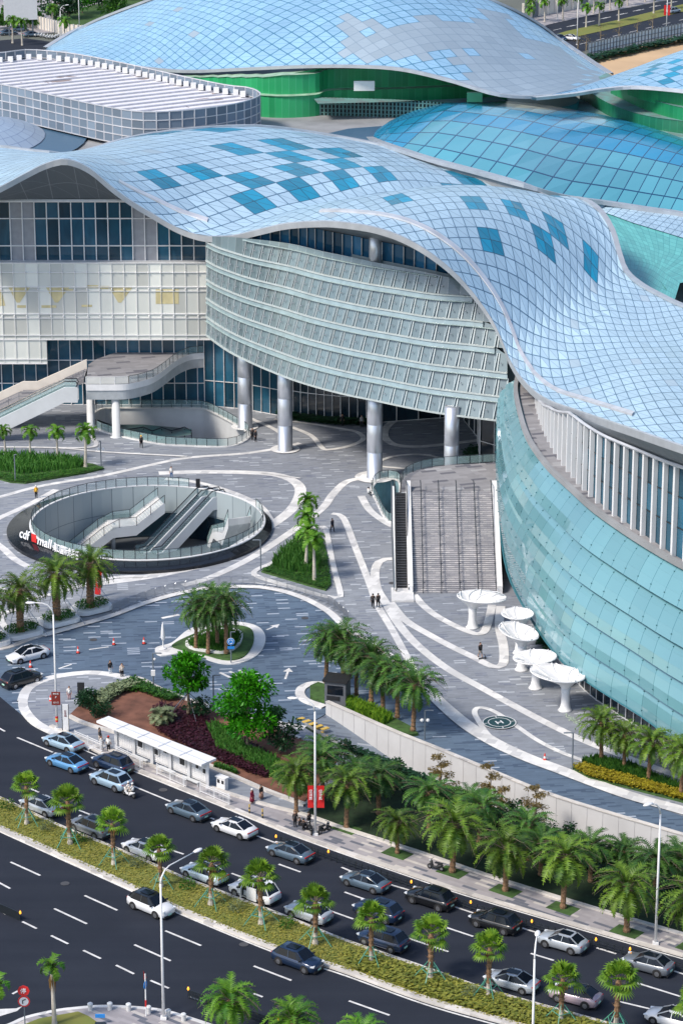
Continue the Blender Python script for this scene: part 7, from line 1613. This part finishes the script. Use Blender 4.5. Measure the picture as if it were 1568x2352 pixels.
for o in scn.objects:
    if o.name.split('.')[0] == 'parked_scooter': tag(o, 'pale scooter in the tight row parked behind the upper left road', 'scooter', 'scooters parked in the upper left yard')
# ================= PEOPLE =================
M['skin'] = mat('skin', (.48, .28, .19), .6, var=.05); M['hair'] = mat('hair', (.012, .01, .01), .6)
cl_ = {}
def cloth(c):
    if c not in cl_: cl_[c] = mat('cloth_%d' % len(cl_), c, .85, var=.12, sc=6)
    return cl_[c]
K_ = (.012, .012, .015); W_ = (.7, .7, .68)
def person(x, y, label, top=K_, leg=K_, rz=0, hs=1.7, pose='stand', skirt=None, hat=None, z=.03, cat='person', group=None, at=None, shorts=False, hair='short'):
    p = at or G(x, y, z); o = thing('person', label, cat, tuple(p), rz, group); s = hs/1.72
    sit = pose in ('sit', 'ride'); st2 = .22 if pose == 'walk' else .02
    hipz = .9 if not sit else .55
    J = {}; E = []
    def j(n, v, r, par=None): J[n] = (V(v)*s, r*s); (E.append((par, n)) if par else None)
    j('pelvis', (0, 0, hipz), .15); j('waist', (0, .01, hipz+.2), .13, 'pelvis'); j('chest', (0, 0, hipz+.42), .155, 'waist'); j('neck', (0, .0, hipz+.58), .06, 'chest'); j('head', (0, -.02, hipz+.67), .085, 'neck'); j('crown', (0, -.01, hipz+.78), .075, 'head')
    for sg, n in ((-1, 'L'), (1, 'R')):
        j('sh'+n, (sg*.18, 0, hipz+.50), .065, 'chest'); f = sg*st2
        if pose == 'phone' and sg == 1: j('el'+n, (sg*.26, -.06, hipz+.26), .045, 'sh'+n); j('wr'+n, (sg*.14, -.14, hipz+.52), .03, 'el'+n)
        elif sit: j('el'+n, (sg*.25, -.12, hipz+.25), .045, 'sh'+n); j('wr'+n, (sg*.18, -.38, hipz+.28), .03, 'el'+n)
        else: j('el'+n, (sg*.25, f*.5, hipz+.22), .045, 'sh'+n); j('wr'+n, (sg*.25, f*.8-.1, hipz-.02), .03, 'el'+n)
        w_ = J['wr'+n][0]/s; e_ = J['el'+n][0]/s; d = (w_-e_).normalized(); j('pm'+n, w_+d*.07, .03, 'wr'+n); sd_ = V((0, 1, 0)) if abs(d.y) < .8 else V((1, 0, 0))
        for k in range(4): q = w_+d*.09+sd_*(k-1.5)*.017; j('f%d' % k+n, q+d*.02, .0085, 'pm'+n); j('g%d' % k+n, q+d*(.065+.012*(1-abs(k-1.5)))+V((0, -.015, 0)), .0075, 'f%d' % k+n)
        j('t'+n, w_+d*.05-sd_*.035, .0095, 'wr'+n)
        if sit: j('kn'+n, (sg*.13, -.42, hipz-.02), .065, 'pelvis'); j('an'+n, (sg*.14, -.36, hipz-.43), .045, 'kn'+n); j('to'+n, (sg*.14, -.56, hipz-.48), .035, 'an'+n)
        else: j('hp'+n, (sg*.09, 0, hipz-.08), .10, 'pelvis'); j('kn'+n, (sg*.10, -f*.6-.02, .48), .068, 'hp'+n); j('an'+n, (sg*.10, -f*1.1+.02, .09), .042, 'kn'+n); j('to'+n, (sg*.11, -f*1.1-.14, .035), .035, 'an'+n)
    names = list(J); me = bpy.data.meshes.new('body'); me.from_pydata([tuple(J[n][0]) for n in names], [(names.index(a), names.index(b)) for a, b in E], [])
    bo = link(bpy.data.objects.new('body', me)); bo.parent = o; sk_ = bo.modifiers.new('skin', 'SKIN')
    for i, n in enumerate(names): me.skin_vertices[0].data[i].radius = (J[n][1]*(.72 if n[:2] in ('pe', 'wa', 'ch', 'sh', 'el', 'hp', 'kn', 'an', 'he', 'cr', 'to') else 1),)*2; me.skin_vertices[0].data[i].use_root = n == 'pelvis'
    me.materials.append(M['skin']); sk_.use_smooth_shade = True
    def gar(name, chain, k, m):
        g = MB()
        for ch in chain: g.tube([J[n][0] for n in ch], [J[n][1]*k for n in ch], 8)
        g.build(name, m, o, True)
    gar('shirt', [['pelvis', 'waist', 'chest'], ['shL', 'elL'], ['shR', 'elR']]+([['elL', 'wrL'], ['elR', 'wrR']] if top != W_ else []), 1.22, cloth(top)); b = MB(); b.tube([J['shL'][0], J['chest'][0]+V((0, 0, .06*s)), J['shR'][0]], [.085*s, .11*s, .085*s], 8); b.build('shoulders', cloth(top), o, True)
    if skirt: b = MB(); b.lathe([(.17*s, (hipz+.1)*s), (.22*s, (hipz-.2)*s), (.27*s, .35*s)], n=12); b.build('skirt', cloth(skirt), o, True)
    else: hp = ['pelvis'] if sit else ['hpL']; gar('trousers', [(['pelvis'] if sit else ['pelvis', 'hp'+n])+['kn'+n]+([] if shorts else ['an'+n]) for n in 'LR'], 1.2, cloth(leg))
    gar('shoe', [['anL', 'toL']], 1.15, M['blackm']); gar('shoe', [['anR', 'toR']], 1.15, M['blackm'])
    h = J['head'][0]; b = MB(); b.ball(h+V((0, .015, .05))*s, .108*s, 10, 8, 0, 1, 1, 1.12); hd_ = b.build('head', M['skin'], o, True)
    b = MB(); b.ball(h+V((0, .035, .075))*s, .115*s, 10, 8, 0, 1, .95, 1.05)
    if hair == 'long': b.tube([h+V((0, .08, .05))*s, h+V((0, .11, -.15))*s], [.09*s, .06*s], 7)
    b.build('hair', M['hair'], o, True); b = MB(); [b.ball(h+V((e*.035, -.09, .06))*s, .012*s, 5, 4) for e in (-1, 1)]; b.build('eyes', M['hair'], hd_)
    b = MB(); b.poly([h+V((-.015, -.09, .03))*s, h+V((.015, -.09, .03))*s, h+V((0, -.125, .025))*s]); b.poly([h+V((-.012, -.09, .055))*s, h+V((-.0, -.125, .025))*s, h+V((.0, -.09, .055))*s]); b.build('nose', M['skin'], hd_); b = MB(); b.box(h+V((0, -.09, .0))*s, (.045*s, .02*s, .01*s)); b.build('mouth', mat('lips', (.35, .12, .1), .5) if 'lips' not in bpy.data.materials else bpy.data.materials['lips'], hd_)
    if hat: b = MB(); b.lathe([(.15*s, 0), (.125*s, .02), (.12*s, .08), (.05*s, .13)], tuple(h+V((0, 0, .1))*s), 12); b.build('hat', cloth(hat), o, True)
    return o
Y_ = (.75, .42, .03); B_ = (.12, .2, .35)
person(325, 1028, 'person in black with a yellow cap walking by the oblong court', K_, K_, .3, 1.7, 'walk', hat=Y_); person(580, 1011, 'person in black leaning near the first tall column, left of two', K_, K_, 0, group=None); person(587, 1014, 'person in dark clothes near the first tall column, right of two', (.03, .03, .035), K_, .8)
person(394, 1099, 'woman in a white top and jeans above the round court', W_, B_, .2, 1.65, 'walk', hair='long'); person(84, 1144, 'person in a yellow jacket and white hat left of the round court', Y_, K_, .4, 1.68, hat=W_); person(763, 1221, 'person in dark clothes right of the triangular bed', (.02, .025, .04), K_, .6, 1.72, 'walk')
person(856, 1396, 'person in black suit, left of the pair on the pale band', K_, K_, pi, 1.72, 'walk'); person(868, 1395, 'person in black suit, right of the pair on the pale band', K_, K_, pi+.2, 1.72, 'walk')
o = person(1102, 1511, 'man in a black shirt and shorts stepping with a small kick scooter', K_, (.3, .3, .28), .5, 1.8, 'walk', shorts=True); q = G(1107, 1514, .03); k_ = thing('kick_scooter', 'small black kick scooter at the feet of the man in shorts', 'kick scooter', tuple(q), .4); b = MB(); b.box((0, 0, .14), (.7, .16, .05)); b.build('deck', M['blackm'], k_); b = MB(); b.bar((.35, 0, .14), (.25, 0, .5), .05); b.bar((.25, -.2, .5), (.25, .2, .5), .04); b.build('steering_bar', M['blackm'], k_)
for s_ in (-.35, .38): b = MB(); b.tube([(s_, -.04, .1), (s_, .04, .1)], .1, 8); b.build('wheel', M['tyre'], k_)
person(846, 1140, 'person in white sitting on the edge of the small sunken opening', W_, K_, 2.4, 1.6, 'sit', z=.05); person(254, 1550, 'woman in a black top and pale jeans at the roundabout edge', K_, (.55, .6, .65), .6, 1.68, hair='long'); person(281, 1557, 'person in a beige top on the phone at the roundabout edge', (.5, .45, .4), K_, .2, 1.68, 'phone')
person(160, 1609, 'woman in white with pink trousers on the paved corner', W_, (.5, .3, .3), .2, 1.62, hair='long'); person(230, 1706, 'person in dark top at the left end of the bus shelter', (.1, .09, .09), (.5, .45, .4), 1.2, 1.65, hair='long'); person(234, 1724, 'person in white standing at the railing gap by the shelter', W_, W_, 1.0, 1.6); person(250, 1727, 'person in white shirt and red cap beside the navy crossover', W_, K_, 2.8, 1.7, hat=(.5, .02, .02))
person(579, 1847, 'woman in a maroon dress and white headscarf on the sidewalk', (.2, .012, .04), K_, 1.0, 1.62, 'stand', skirt=(.2, .012, .04), hat=W_); person(600, 1838, 'woman in a black top and patterned skirt on the sidewalk', K_, K_, .8, 1.62, skirt=(.35, .2, .15), hair='long')
person(830, 981, 'person in pale shirt standing by the shop fronts', (.3, .3, .3), K_, 0, 1.7); person(786, 978, 'person in black standing by the shop fronts left of the planting', K_, K_, 0, 1.7)
def scooter(x, y, rz, label, col, group=None, name='motor_scooter'):
    p = G(x, y, .15 if x > 600 else .02); o = thing(name, label, 'scooter', tuple(p), rz, group)
    for s_ in (-.62, .62): b = MB(); b.tube([(s_, -.06, .26), (s_, .06, .26)], .26, 12); wo = b.build('wheel', M['tyre'], o, True); b = MB(); b.tube([(s_, -.065, .26), (s_, .065, .26)], .13, 8); b.build('rim', M['rim'], wo)
    b = MB(); b.tube([(.5, 0, .85), (.42, 0, .5), (.3, 0, .3), (-.1, 0, .28), (-.3, 0, .45), (-.75, 0, .62)], [.13, .16, .12, .14, .2, .08], 8); b.build('body', col, o, True); b = MB(); b.box((-.32, 0, .76), (.75, .26, .1)); b.build('seat', M['blackm'], o); b = MB(); b.tube([(.6, 0, .3), (.45, 0, 1.0)], .035, 5); b.tube([(.4, -.32, 1.05), (.45, 0, 1.0), (.4, .32, 1.05)], .025, 5); b.build('handlebar', M['steel'], o); b = MB(); b.ball((.58, 0, .86), .09); b.build('headlight', M['lamp'], o); return o
q = G(297, 1830); th = math.atan2(*(lambda d: (d.y, d.x))(G(267, 1819)-q)); scooter(297, 1830, th, 'white scooter carrying two riders behind the pale blue crossover', M['white'])
for k, dd in ((0, .05), (1, -.5)):
    r = q+V((cos(th)*dd, sin(th)*dd, .28)); person(0, 0, ('front' if k == 0 else 'rear')+' rider in white clothes and helmet on the white scooter', W_, (.5, .45, .4), th+pi/2, 1.6, 'ride', hat=W_, at=r)
for i, (x, y, w_) in enumerate(((745, 1912, 'right of the banner lamp'), (712, 1912, 'left of the banner lamp'))): scooter(x, y, .8+i, 'dark scooter parked on the sidewalk '+w_, M['black'], 'scooters by the banner lamp')
for i, (x, y, w_) in enumerate(((678, 1899, 'leftmost of the group'), (688, 1905, 'second of the group'), (697, 1908, 'crouching beside the scooter'), (710, 1900, 'nearest the banner lamp'))): person(x, y, 'waiting scooter rider in black on the sidewalk, '+w_, K_, K_, i*1.3, 1.6, 'sit' if i in (1, 2) else 'stand', z=.15, group='riders waiting by the banner lamp')
scooter(1000, 1998, 2.6, 'dark motorcycle with a red panel parked between two sidewalk palms', M['blackm'], None, 'motorcycle')

mh = MB()
for x, y in ((640, 1945), (375, 1815), (215, 1470), (1120, 2100), (560, 2170), (150, 2030), (900, 1340), (700, 1420), (1010, 1560)):
    q = G(x, y, 0); mh.flat([[V((q.x+.42*cos(2*pi*k/16), q.y+.42*sin(2*pi*k/16), 0)) for k in range(16)]], .045)
S('manhole_covers', mh, mat('cast_iron', (.07, .07, .075), .6))
dg = MB()
for x0, y0, x1, y1 in ((80, 1652, 92, 1660), (450, 1846, 470, 1854), (1000, 2036, 1020, 2043)): dg.ribbon(GP([(x0, y0), (x1, y1)]), .7, .03)
S('drain_grates', dg, M['dsteel'])
